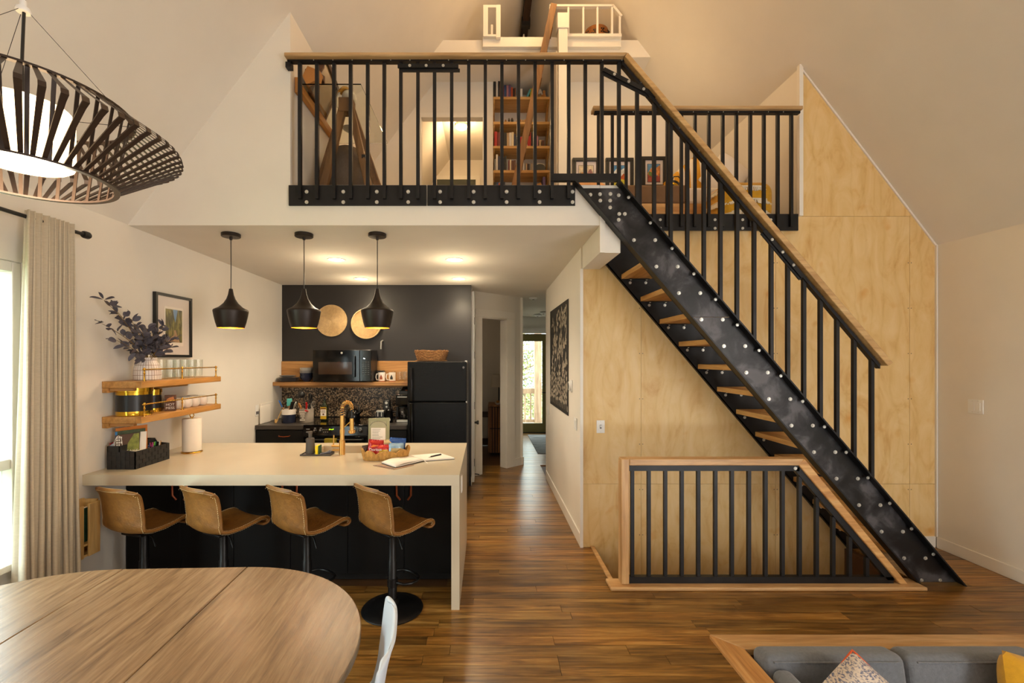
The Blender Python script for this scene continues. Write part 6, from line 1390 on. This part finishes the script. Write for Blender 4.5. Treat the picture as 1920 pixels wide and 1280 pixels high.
B().box(-1.497, -1.47, 3.55, 3.60, 3.78, 3.90).obj('ledge_bracket', M_HW, gd, bev=.004)
ds_ = thing('desk_lamp', 'brass and white globe lamp on the glass desk', 'lamp', (-1.20, 3.98, 3.878)); B().lathe([(0, 3.8785), (.05, 3.8785), (.052, 3.884), (.012, 3.892), (.009, 3.93), (0, 3.93)], (-1.2, 3.98, 0), 18).obj('base', M_BRASS, ds_, smooth=True); B().sph((-1.2, 3.98, 3.99), .062, 20, 12).obj('globe', mat('opal_globe', (214, 208, 196), .3), ds_, smooth=True)
B().lathe([(0, .04), (.035, .035), (.06, 0), (.056, 0), (.03, .03), (0, .034)], (-1.235, 3.98, 4.035), 20).obj('brass_shade', M_BRASS, ds_, smooth=True); B().tube([(-1.28, 3.97, 4.03), (-1.305, 3.97, 3.98), (-1.30, 3.97, 3.90), (-1.27, 3.97, 3.884)], .006, 7).obj('arm', M_WHITE, ds_, smooth=True)
di = B().lathe([(0, 3.8785), (.04, 3.8785), (.045, 3.882), (.075, 3.90), (.078, 3.906), (.072, 3.905), (.04, 3.886), (0, 3.885)], (-1.30, 4.35, 0), 24).obj('dish', M_GREYCERAM, None, smooth=True); tag(di, 'round grey dish on the glass desk top, seen from below', 'dish')
mi = thing('angled_mirror', 'dark wood framed panel tilted above the glass desk on the left loft wall', 'mirror', (-1.4, 3.95, 4.1))
M_WALN = wood('walnut_frame', [(52, 30, 14), (84, 50, 24), (108, 68, 34)], 'Y', .5)
MM = TR(-1.40, 3.93, 4.03) @ Matrix.Rotation(math.radians(24), 4, 'Y') @ Matrix.Rotation(math.radians(8), 4, 'Z') @ Matrix.Diagonal((.8, .8, .8, 1))
b = B()
for a in ((-.02, .02, -.30, .34, .17, .205), (-.02, .02, -.30, .34, -.205, -.17), (-.02, .02, -.30, -.265, -.17, .17), (-.02, .02, .305, .34, -.17, .17)): b.box(*a)
b.xf(MM).obj('frame', M_WALN, mi); B().box(-.008, .004, -.265, .305, -.17, .17).xf(MM).obj('panel', mat('bronze_panel', (120, 96, 62), .25, .3), mi)
B().box(-1.50, -1.36, 3.76, 3.84, 4.02, 4.10).obj('wall_block', M_WALN, mi, bev=.006); B().prism([(-1.45, 3.905), (-1.36, 3.945), (-1.34, 4.02), (-1.44, 4.06), (-1.48, 3.98)], 'Y', 3.66, 3.74).obj('side_wing', M_HW, mi, bev=.004)
pfm = thing('felt_pouf', 'big round grey felt ball seat under the glass desk', 'pouf', (-1.25, 4.08, 3.03)); B().sph((-1.255, 4.12, 3.33), (.225, .225, .29), 32, 20).obj('felt_ball', mat('grey_felt', (112, 98, 84), .95, var=.08, scale=40, bmp=.3, bsc=200), pfm, smooth=True)
B().lathe([(.08, 3.033), (.10, 3.033), (.10, 3.07), (.08, 3.07), (.08, 3.033)], (-1.27, 4.12, 0), 24).obj('base_ring', M_SATBLACK, pfm)
B().lathe([(0, 5.30), (.09, 5.30), (.10, 5.32), (.10, 5.34), (0, 5.34)], (-.41, 7.2, 0), 24)
cl_ = thing('ceiling_globe', 'glowing round ceiling lamp in the room behind the loft doorway', 'ceiling light', (-.395, 7.2, 5.40)); B().lathe([(0, 5.325), (.06, 5.333), (.088, 5.355), (.09, 5.375), (0, 5.38)], (-.395, 7.2, 0), 24).obj('diffuser', emitm('globe_glow', (255, 224, 160), 7), cl_, smooth=True); B().lathe([(.095, 5.375), (.095, 5.409), (0, 5.409)], (-.395, 7.2, 0), 24).obj('ceiling_plate', M_TRIM, cl_, smooth=True)
# daybed
dbd = thing('daybed', 'low wooden daybed with a taupe blanket in the loft nook', 'bed', (1.9, 5.3, 3.03)); bx0, bx1, by0 = 1.0, 2.83, 4.72
B().box(bx0, bx1, by0, by0 + .04, 3.03, 3.312).obj('front_board', wood('daybed_pine', [(188, 134, 76), (214, 168, 108), (226, 188, 132)], 'X', .5), dbd, bev=.004); B().box(bx0, bx0 + .04, by0 + .04, 6.09, 3.03, 3.312).obj('end_board', M_FIR, dbd); B().box(bx0 + .04, bx1, by0 + .04, 6.09, 3.03, 3.312).obj('slatted_base', M_FIR, dbd)
MS = mat('white_sheet', (226, 218, 208), .9, var=.03, scale=12, bmp=.2, bsc=20)
B().box(bx0 + .03, bx1, by0 + .02, 6.08, 3.313, 3.49).obj('mattress', MS, dbd, bev=.035, seg=4)
M_TAUPE = mat('taupe_blanket', (120, 92, 66), .95, var=.08, bmp=.2, bsc=150)
B().box(bx0 + .02, 2.10, by0 + .005, 6.085, 3.315, 3.512).obj('blanket', M_TAUPE, dbd, bev=.03, seg=4)
def pillow(name, label, c, w, h, d, m, M=None, group=None, smooth_p=.55, cat='pillow'):
    t = thing(name, label, cat, c, group)
    def half(sg):
        def f(u, v):
            a, q = (u - .5) * 2, (v - .5) * 2; th = d * max(0, (1 - a ** 4) * (1 - q ** 4)) ** smooth_p
            k = 1 - .06 * (1 - abs(q)) * abs(a) ** 3; k2 = 1 - .06 * (1 - abs(a)) * abs(q) ** 3
            return Vector((a * w / 2 * k2 * (1), sg * th, q * h / 2 * k))
        return f
    b = B(); b.surf(half(-1), 18, 18); b.surf(half(1), 18, 18); T = TR(*c) @ (M or Matrix.Identity(4)); b.xf(T)
    b.obj('cushion', m, t, smooth=True); return t, T
def stripes(n1, c1, c2, freq, axis=2):
    m, nt, bs = nodes(n1); tc = nt.nodes.new('ShaderNodeTexCoord'); sp = nt.nodes.new('ShaderNodeSeparateXYZ'); nt.links.new(tc.outputs['Object'], sp.inputs[0])
    mu = nt.nodes.new('ShaderNodeMath'); mu.operation = 'MULTIPLY'; mu.inputs[1].default_value = freq; nt.links.new(sp.outputs[axis], mu.inputs[0]); fr = nt.nodes.new('ShaderNodeMath'); fr.operation = 'FRACT'; nt.links.new(mu.outputs[0], fr.inputs[0])
    c = ramp(nt, fr.outputs[0], [(0, lin(c1)), (.5, lin(c2))]); nt.nodes[-1].color_ramp.interpolation = 'CONSTANT'; nt.links.new(c, bs.inputs['Base Color']); bs.inputs['Roughness'].default_value = .9; return m
RXm = lambda a: Matrix.Rotation(a, 4, 'X')
RZm = lambda a: Matrix.Rotation(a, 4, 'Z')
RYm = lambda a: Matrix.Rotation(a, 4, 'Y')
pillow('pillow', 'peach ruffled pillow at the left end of the daybed', (1.26, 5.62, 3.74), .42, .42, .1, mat('peach_linen', (206, 156, 106), .9, var=.1, scale=8, stretch=(8, 1, 1), bmp=.5, bsc=30), RYm(.55) @ RXm(-.2))
pillow('pillow', 'mustard and white striped pillow propped on the daybed', (2.35, 5.2, 3.72), .5, .42, .09, stripes('mustard_stripe', (206, 150, 40), (224, 212, 194), 9, 0), RYm(-.72) @ RXm(-.15))
pillow('pillow', 'taupe fringed pillow behind the striped one on the daybed', (2.56, 5.45, 3.80), .46, .46, .09, M_TAUPE, RYm(-.65) @ RXm(-.1))
pillow('pillow', 'white pillow leaning at the right end of the daybed', (2.62, 5.0, 3.70), .42, .40, .09, MS, RYm(-.85) @ RXm(-.1))
bg = thing('handle_bag', 'small black and gold handled bag lying on the taupe blanket', 'bag', (1.99, 4.95, 3.51)); MQ = TR(2.03, 4.95, 3.572) @ RYm(.45)
B().lathe([(0, -.06), (.045, -.06), (.055, -.04), (.055, .03), (.048, .05), (0, .055)], n=20).xf(MQ).obj('body', M_SATBLACK, bg, smooth=True); B().lathe([(.0555, -.005), (.057, .0), (.057, .014), (.0555, .02)], n=20).xf(MQ).obj('gold_band', M_TING, bg, smooth=True); B().tube([(-.04, -.02, .05), (-.045, -.02, .09), (0, -.02, .115), (.045, -.02, .09), (.04, -.02, .05)], .006, 7).xf(MQ).obj('handle', M_SATBLACK, bg, smooth=True); B().lathe([(0, -.066), (.04, -.066), (.042, -.058)], n=18).xf(MQ).obj('grey_end', M_GREYCERAM, bg, smooth=True)
# pouf with fringes
pu = thing('fringed_pouf', 'mustard yellow pouf with rows of cream fringe by the loft balustrade', 'pouf', (2.46, 4.42, 2.985)); pcx, pcy = 2.44, 4.45
B().box(-.25, .25, -.24, .24, 0, .38).xf(TR(pcx, pcy, 2.987)).obj('cushion_body', M_MUSTARD, pu, bev=.11, seg=6)
def rrect(z, off, n=110):
    o = []
    for i in range(n):
        a = i / n * 2 * PI; e = 3.2; c, s_ = math.cos(a), math.sin(a); o.append(Vector((pcx + math.copysign(abs(c) ** (2 / e), c) * (.252 + off), pcy + math.copysign(abs(s_) ** (2 / e), s_) * (.242 + off), z)))
    return o
b = B()
for zz, off in ((3.07, .004), (3.18, .006), (3.30, -.004)):
    for i, p in enumerate(rrect(zz, off, 170)):
        d = (p - Vector((pcx, pcy, zz))).normalized(); b.bar(p, p + d * .012 + Vector((R.uniform(-.004, .004), 0, -.035 - R.uniform(0, .015))), .011, .006)
    b.tube([q + Vector((0, 0, .0)) for q in rrect(zz, off + .001)], .007, 6, closed=True)
b.obj('fringe', M_FRINGE, pu, kind='stuff')
# pictures above the bed
def pic(px0, px1, top, label, sky, land, extra):
    Y = 6.08; x0, x1 = (px0 - 912) * Y / F, (px1 - 912) * Y / F; zt = H + (672 - top) * Y / F; zb = zt - (x1 - x0) * 1.28; t = thing('framed_painting', label, 'picture', ((x0 + x1) / 2, 6.1, zb), 'three black framed paintings over the daybed')
    w = .045; b = B()
    for a in ((x0, x1, zb, zb + w), (x0, x1, zt - w, zt), (x0, x0 + w, zb + w, zt - w), (x1 - w, x1, zb + w, zt - w)): b.box(a[0], a[1], 6.06, 6.098, a[2], a[3])
    i_ = .02
    for a in ((x0 + i_, x1 - i_, zb + i_, zb + w), (x0 + i_, x1 - i_, zt - w, zt - i_), (x0 + i_, x0 + w, zb + w, zt - w), (x1 - w, x1 - i_, zb + w, zt - w)): b.box(a[0], a[1], 6.05, 6.06, a[2], a[3])
    b.obj('frame', M_SATBLACK, t, bev=.003); B().box(x0 + .04, x1 - .04, 6.08, 6.09, zb + .04, zt - .04).obj('mat_board', mat('lilac_mat', (212, 202, 204), .8) if 'lilac_mat' not in bpy.data.materials else bpy.data.materials['lilac_mat'], t)
    ax, bx2, az, bz2 = x0 + .085, x1 - .085, zb + .09, zt - .10
    B().box(ax - .006, bx2 + .006, 6.0785, 6.0799, az - .006, bz2 + .006).obj('print_line', M_SATBLACK, t); B().box(ax, bx2, 6.077, 6.0784, az, bz2).obj('painted_sky', sky, t)
    W_, H_ = bx2 - ax, bz2 - az
    for k, (pts, m) in enumerate(extra + [([(0, 0), (1, 0), (1, .3), (.6, .36), (.3, .3), (0, .42)], land)]): B().prism([(ax + u * W_, az + v * H_) for u, v in pts], 'Y', 6.0762 - k * .0004, 6.0769).obj('painted_shape', m, t)
PM = lambda n, c: mat('paint_' + n, c, .7, var=.35, scale=30)
pic(1073.5, 1124, 296.5, 'left black framed painting of a grey mountain peak over the daybed', PM('cream_sky', (214, 200, 176)), PM('green_land', (90, 96, 66)), [([(.1, .3), (.5, .52), (.72, .80), (.85, .84), (1, .6), (1, .2)], PM('pink_peak', (160, 116, 116))), ([(0, .3), (.12, .72), (.2, .3)], PM('fir', (60, 66, 44))), ([(.2, .28), (.55, .55), (.7, .5), (.95, .3)], PM('blue_ridge', (90, 104, 124)))])
pic(1135.5, 1187.5, 296.5, 'middle black framed painting of an autumn lake over the daybed', PM('blue_sky', (70, 126, 180)), PM('yellow_bank', (190, 180, 50)), [([(.0, .6), (.3, .85), (.5, .75), (.8, .88), (1, .7), (1, .5), (0, .5)], PM('white_range', (206, 210, 214))), ([(.4, .3), (.75, .62), (1, .55), (1, .25)], PM('red_tree', (176, 84, 40))), ([(.2, .2), (.55, .45), (.7, .2)], PM('gold_tree', (206, 150, 40)))])
pic(1202.5, 1249, 294, 'right black framed painting of a canyon garden over the daybed', PM('blue_sky2', (90, 140, 190)), PM('flower_bank', (150, 70, 60)), [([(0, .5), (.3, .8), (.55, .72), (1, .95), (1, .4), (0, .3)], PM('orange_cliff', (206, 140, 84))), ([(0, .3), (.1, .6), (.3, .55), (.5, .3)], PM('green_wood', (90, 116, 60))), ([(.6, .1), (.95, .5), (1, .1)], PM('orange_bush', (206, 120, 40))), ([(.1, .0), (.5, .3), (.8, .05)], PM('pink_bed', (186, 120, 120)))])
# ------------------------------------------------------------------ sofa in the pit
sf = thing('sofa', 'grey upholstered sofa standing in the sunken seating pit', 'sofa', (2.6, 2.2, -.85))
for x0, x1 in ((1.515, 2.285), (2.292, 3.06), (3.067, 3.84)):
    o = B().box(x0, x1, -.075, .075, -.27, .27).obj('back_cushion', M_GREYFAB, sf, bev=.045, seg=5, off=False); o.location = (0, 2.505 - 2.2, -.19 + .85); o.rotation_euler = (math.radians(-9), 0, 0); o.location.x = -2.6
    b = B(); b.tube([(x0 + .045, -.0775, .238), (x1 - .045, -.0775, .238)], .0045, 6).tube([(x0 + .012, -.055, .20), (x0 + .012, -.055, -.22)], .0045, 6).tube([(x1 - .012, -.055, .20), (x1 - .012, -.055, -.22)], .0045, 6)
    p = b.obj('piping', M_GREYFAB, o, smooth=True, off=False)
B().box(1.50, 3.86, 2.52, 2.62, -.75, -.02).obj('back_frame', M_GREYFAB, sf, bev=.03); B().box(1.52, 3.84, 1.72, 2.52, -.72, -.50).obj('seat_base', M_GREYFAB, sf, bev=.02)
for x0, x1 in ((1.66, 2.285), (2.29, 3.06), (3.065, 3.70)): B().box(x0, x1, 1.68, 2.42, -.50, -.33).obj('seat_cushion', M_GREYFAB, sf, bev=.04, seg=4)
B().box(1.535, 1.645, 1.66, 2.47, -.72, .035).obj('arm', M_GREYFAB, sf, bev=.045, seg=5); B().box(3.72, 3.83, 1.66, 2.47, -.72, .035).obj('arm', M_GREYFAB, sf, bev=.045, seg=5)
for x, y in ((1.6, 1.75), (3.75, 1.75), (1.6, 2.55), (3.75, 2.55)): B().lathe([(.015, -.848), (.025, -.72), (0, -.72)], (x, y, 0), 12).obj('foot', M_SHELFX, sf)
def speck():
    m, nt, bs = nodes('speckled_tweed'); n = noise(nt, coords(nt, 'Object', (1, 1, 2)), 75, 3); c = ramp(nt, n, [(.40, lin((104, 106, 128))), (.52, lin((206, 190, 172))), (1, lin((224, 208, 190)))]); nt.links.new(c, bs.inputs['Base Color']); bs.inputs['Roughness'].default_value = .95; return m
c1 = (1.875, 2.25, -.035); MPW = RZm(math.radians(-22)) @ RXm(math.radians(-24)) @ RYm(math.radians(40))
t, T = pillow('throw_pillow', 'speckled tweed throw pillow with orange piping on the grey sofa', c1, .36, .36, .095, speck(), MPW, cat='pillow')
b = B(); pts = []
for i in range(80):
    a = i / 80 * 4; s = int(a); k = (a - s) * 2 - 1; q = .18
    p = [(k, -1), (1, k), (-k, 1), (-1, -k)][s]; kk = 1 - .06 * (1 - abs(k))
    pts.append(T @ Vector((p[0] * q * (kk if s in (1, 3) else 1), 0, p[1] * q * (kk if s in (0, 2) else 1))))
b.tube(pts, .0055, 7, closed=True); b.obj('orange_piping', mat('orange_piping', (206, 84, 30), .8), t, smooth=True)
pillow('throw_pillow', 'mustard yellow throw pillow at the right side of the grey sofa', (2.83, 2.29, -.07), .44, .44, .10, M_MUSTARD, RZm(math.radians(8)) @ RXm(math.radians(-20)) @ RYm(math.radians(18)))
# ------------------------------------------------------------------ wall plates, thermostat, botanical poster
def plate(name, label, M, w, h, kind):
    t = thing(name, label, 'switch' if kind != 'outlet' else 'outlet', M.translation); B().box(-w / 2, w / 2, -.006, 0, -h / 2, h / 2).xf(M).obj('plate', M_WHITE, t, bev=.0015)
    n = 2 if kind == 'double' else 1
    for i in range(n):
        dx = (i - (n - 1) / 2) * .046
        if kind in ('toggle',): B().box(dx - .005, dx + .005, -.016, -.006, -.004, .014).xf(M).obj('toggle', M_WHITE, t, bev=.001); B().box(dx - .008, dx + .008, -.0068, -.006, -.018, .018).xf(M).obj('slot', M_GREYCERAM, t)
        else: B().box(dx - .017, dx + .017, -.009, -.006, -.033, .033).xf(M).obj('rocker', M_WHITE, t, bev=.001)
    b = B()
    for sz in (-1, 1):
        for i in range(n): b.lathe([(0, -.0), (.003, 0), (.003, .001), (0, .001)], ((i - (n - 1) / 2) * .046, -.006, sz * h * .40), 8, Matrix.Rotation(PI / 2, 4, 'X'))
    b.xf(M).obj('screw', M_BOLT, t)
p = P(1126, 799.5, 4.117); plate('light_switch', 'single white toggle switch on the plywood wall', TR(p.x, 4.1175, p.z), .073, .115, 'toggle')
RH = Matrix.Rotation(-PI / 2, 4, 'Z')
yv = .859 * F / (1830 - 912) if False else 4.07 * F / (1830 - 912)
plate('light_switch', 'double white switch plate on the cream wall right of the plywood', TR(XR - .0005, yv, H - (762 - 672) * yv / F) @ Matrix.Rotation(-PI / 2, 4, 'Z') @ Matrix.Identity(4), .118, .115, 'double')
yv = .859 * F / (1079.5 - 912); plate('light_switch', 'white rocker plate on the hall wall below the thermostat', TR(.8585, yv, H - (794 - 672) * yv / F) @ RH, .115, .115, 'double')
yv = .859 * F / (1028.5 - 912); plate('light_switch', 'narrow white switch plate at the far end of the hall wall', TR(.8585, yv, H - (768 - 672) * yv / F) @ RH, .075, .12, 'rocker')
yv = .859 * F / (1071 - 912); zt = H - (723 - 672) * yv / F; th = thing('thermostat', 'round thermostat with a dark face on the hall wall beside the black poster', 'thermostat', (.859, yv, zt)); MT = TR(.8585, yv, zt) @ Matrix.Rotation(-PI / 2, 4, 'Y')
B().box(.8515, .8588, yv - .06, yv + .06, zt - .06, zt + .06).obj('back_plate', M_WHITE, th, bev=.003); B().lathe([(.046, .007), (.046, .022), (.04, .03), (.036, .03), (.036, .007)], n=28).xf(MT).obj('ring', M_WHITE, th, smooth=True); B().lathe([(0, .031), (.037, .03), (.037, .02)], n=28).xf(MT).obj('dark_face', M_GLOSSBLACK, th, smooth=True)
XP = .8585; po = thing('botanical_poster', 'tall black poster of pale drawn plants on the hall wall', 'poster', (XP, 5.4, 1.7))
pY0, pY1, pZ0, pZ1 = 4.76, 6.10, 1.105, 2.33
B().box(XP - .004, XP, pY0, pY1, pZ0, pZ1).obj('black_panel', mat('poster_black', (40, 38, 36), .7), po)
M_CH = mat('chalk_print', (176, 164, 146), .8, var=.3, scale=30); b = B(); R2 = random.Random(11)
def pp_(y, z): return (XP - .0044, y, z)
def blade(b, y, z, a, L, w):
    d = Vector((math.cos(a), math.sin(a))); n = Vector((-d.y, d.x)); c = Vector((y, z))
    q = [c, c + d * L * .35 + n * w, c + d * L * .75 + n * w * .8, c + d * L, c + d * L * .75 - n * w * .8, c + d * L * .35 - n * w]
    if all(pY0 + .02 < v.x < pY1 - .02 and pZ0 + .02 < v.y < pZ1 - .02 for v in q): b.add([pp_(v.x, v.y) for v in q], [tuple(range(6))])
def stemline(b, pts, w=.006):
    for p, q in zip(pts[:-1], pts[1:]):
        d = (Vector(q) - Vector(p)).normalized(); n = Vector((-d.y, d.x)) * w; b.add([pp_(p[0] + n.x, p[1] + n.y), pp_(q[0] + n.x, q[1] + n.y), pp_(q[0] - n.x, q[1] - n.y), pp_(p[0] - n.x, p[1] - n.y)], [(0, 1, 2, 3)])
for k in range(11):
    y = pY0 + .10 + k * .118; z = pZ0 + .04; top = (.38, .34, .42, .30, .44, .36, .3, .4, .36, .42, .3)[k]; pts = [(y + .02 * math.sin(j * 1.3 + k), z + top * j / 6) for j in range(7)]; stemline(b, pts)
    for j in range(1, 7):
        for s in (-1, 1): blade(b, pts[j][0], pts[j][1], PI / 2 + s * R2.uniform(.4, 1.1), R2.uniform(.05, .10), R2.uniform(.010, .022))
for (y0, z0, y1, z1) in ((5.0, 1.55, 5.35, 2.25), (5.35, 1.5, 5.15, 2.2), (5.7, 1.5, 5.5, 2.2), (5.9, 1.5, 5.75, 2.0), (5.25, 1.75, 4.88, 1.95), (5.5, 1.8, 5.85, 2.15), (5.15, 1.55, 4.9, 1.7), (5.55, 1.6, 5.3, 1.9), (4.95, 2.0, 4.85, 2.22), (5.2, 2.0, 5.0, 2.24)):
    pts = [(y0 + (y1 - y0) * t + .03 * math.sin(t * 6), z0 + (z1 - z0) * t) for t in [j / 8 for j in range(9)]]; stemline(b, pts, .007); base = math.atan2(z1 - z0, y1 - y0)
    for j in range(2, 9):
        for s in (-1, 1):
            if R2.random() < .85: blade(b, pts[j][0], pts[j][1], base + s * R2.uniform(.5, 1.2), R2.uniform(.06, .12), R2.uniform(.014, .028))
b.obj('plant_print', M_CH, po, kind='stuff'); bb = B().box(XP - .0044, XP - .0041, 4.785, 4.81, 1.14, 1.20); bb.obj('corner_mark', M_CH, po)
# ------------------------------------------------------------------ bedroom seen through the doorway, hall rug
ddx = thing('slatted_dresser', 'slatted wooden dresser with a rounded front seen through the hall doorway', 'dresser', (.25, 8.0, 0)); MDR = wood('dresser_wood', [(96, 56, 22), (150, 96, 42), (176, 120, 60)], 'Z', .5)
B().box(.06, .46, 7.98, 8.45, .05, .86).obj('carcass', mat('dark_carcass', (48, 30, 18), .7), ddx); B().box(.035, .475, 7.93, 8.47, .86, .895).obj('top', MDR, ddx, bev=.006)
for i in range(9):
    xx = .062 + i * .047
    for za, zb in ((.06, .47), (.49, .85)): B().box(xx, xx + .03, 7.945, 7.979, za, zb).obj('slat', MDR, ddx, bev=.003)
for i in range(6): B().box(.03, .059, 7.99 + i * .08, 8.05 + i * .08, .06, .85).obj('slat', MDR, ddx)
tl = thing('table_lamp', 'table lamp with a pale drum shade on the slatted dresser', 'lamp', (.22, 8.15, .895)); B().lathe([(0, .8955), (.06, .8955), (.062, .91), (.012, .92), (.010, 1.22), (0, 1.22)], (.225, 8.15, 0), 18).obj('stem', M_SATBLACK, tl, smooth=True); B().lathe([(.155, 1.20), (.125, 1.42), (.122, 1.42), (.152, 1.20)], (.225, 8.15, 0), 28).obj('shade', mat('linen_shade', (196, 186, 168), .9), tl, smooth=True)
hp = thing('potted_plant', 'small leafy potted plant on the dresser right of the table lamp', 'plant', (.385, 8.3, .895)); B().lathe([(0, .8955), (.05, .8955), (.065, .98), (.06, .98), (.045, .91), (0, .91)], (.385, 8.3, 0), 18).obj('pot', M_CERAM, hp, smooth=True)
for i in range(9):
    a = i * .9; top = Vector((.36 + .06 * math.cos(a), 8.28 + .05 * math.sin(a), 1.08 + .03 * i)); B().tube([(.385, 8.3, .97), top * .5 + Vector((.1925, 4.15, .52)), top], .003, 5).obj('stem', mat('green_stem', (50, 80, 36), .7) if i == 0 else bpy.data.materials['green_stem'], hp)
    B().surf(lambda u, v: Vector(((u - .5) * .09 * math.sin(PI * v), v * .1, .01 * math.sin(v * PI) + .02 * abs(u - .5))), 4, 6).xf(Matrix.Translation(top) @ RZm(a) @ RXm(.3)).obj('leaf', mat('plant_green', (36, 72, 34), .5) if i == 0 else bpy.data.materials['plant_green'], hp, smooth=True)
dsh = thing('trinket_dish', 'small dish of trinkets on the front edge of the slatted dresser', 'dish', (.2, 8.0, .895)); B().lathe([(0, .8955), (.03, .8955), (.06, .93), (.055, .93), (.03, .90), (0, .90)], (.20, 8.0, 0), 16).obj('bowl', M_CERAM, dsh, smooth=True); B().sph((.2, 8.0, .945), (.03, .03, .025)).obj('trinket', M_HW, dsh, smooth=True)
def rugm():
    m, nt, bs = nodes('striped_rug'); n = noise(nt, coords(nt, 'World', (1.5, 26, 1)), 2, 5, .3); c = ramp(nt, n, [(.35, lin((62, 62, 66))), (.5, lin((126, 124, 122))), (.65, lin((176, 172, 166)))]); nt.links.new(c, bs.inputs['Base Color']); bs.inputs['Roughness'].default_value = .95; return m
rug = B().box(.92, 2.1, 8.15, 10.15, .001, .010).obj('hall_rug', rugm()); tag(rug, 'grey streaked rug in front of the glazed hall door', 'rug')
# ------------------------------------------------------------------ trees beyond the porch
M_BARK = mat('pale_bark', (120, 100, 80), .9, var=.3); M_FOL = mat('pale_foliage', (150, 156, 96), .8, var=.5, scale=3, rnd=.2); M_FOL2 = mat('deep_foliage', (86, 104, 60), .8, var=.5, scale=3)
def tree(x, y, label, fm, seed, lean=0):
    r = random.Random(seed); t = thing('tree', label, 'tree', (x, y, -1), 'trees beyond the porch'); B().tube([(x, y, -1), (x + lean * .5, y, 1.5), (x + lean, y, 4.5)], [.16, .12, .08], 10).obj('trunk', M_BARK, t, smooth=True)
    b = B(); l = B()
    for i in range(26):
        z = r.uniform(-.4, 4.2); a = r.uniform(0, 2 * PI); L = r.uniform(.8, 1.9); p0 = Vector((x + lean * .3, y, z)); p2 = p0 + Vector((math.cos(a) * L, math.sin(a) * L * .6, r.uniform(-.4, .6))); b.tube([p0, (p0 + p2) / 2 + Vector((0, 0, .12)), p2], [.025, .016, .006], 5)
        for k in range(70):
            c = p0.lerp(p2, r.uniform(.25, 1.1)) + Vector((r.gauss(0, .18), r.gauss(0, .18), r.gauss(0, .2))); d1 = Vector((r.gauss(0, 1), r.gauss(0, 1), r.gauss(0, 1))).normalized() * .06; d2 = d1.cross(Vector((r.gauss(0, 1), r.gauss(0, 1), r.gauss(0, 1)))).normalized() * .035; l.add([c - d1, c + d2, c + d1, c - d2], [(0, 1, 2, 3)])
    b.obj('branches', M_BARK, t, smooth=True, kind='stuff'); l.obj('foliage', fm, t, kind='stuff', fix=False)
tree(1.0, 15.0, 'pale leafed tree directly behind the porch post beyond the hall door', M_FOL, 1, .2); tree(3.4, 16.8, 'darker leafed tree farther right beyond the hall door', M_FOL2, 2, -.2); tree(-.6, 18.0, 'pale yellow green tree farther left beyond the hall door', M_FOL, 3, .3); tree(1.6, 22.0, 'farthest dark green tree beyond the hall door', M_FOL2, 4)
# trees outside the left window
hd = thing('garden_shrub', 'pale green shrub outside the left window', 'shrub', (-5.2, 1.9, -.5)); r = random.Random(5); l = B()
for k in range(2600):
    c = Vector((-5.2 + r.gauss(0, .5), 1.6 + r.gauss(0, 1.2), .9 + r.gauss(0, .9))); d1 = Vector((r.gauss(0, 1), r.gauss(0, 1), r.gauss(0, 1))).normalized() * .07; d2 = d1.cross(Vector((r.gauss(0, 1), r.gauss(0, 1), r.gauss(0, 1)))).normalized() * .04; l.add([c - d1, c + d2, c + d1, c - d2], [(0, 1, 2, 3)])
l.obj('foliage', M_FOL, hd, kind='stuff', fix=False); B().tube([(-5.2, 1.9, -1), (-5.2, 1.8, 1.5)], [.08, .04], 8).obj('stem', M_BARK, hd)
struct(B().box(-30, XL - .2, -12, 14, -1.1, -1.0).obj('ground_garden', mat('garden_grass', (104, 130, 60), .9, var=.3)))
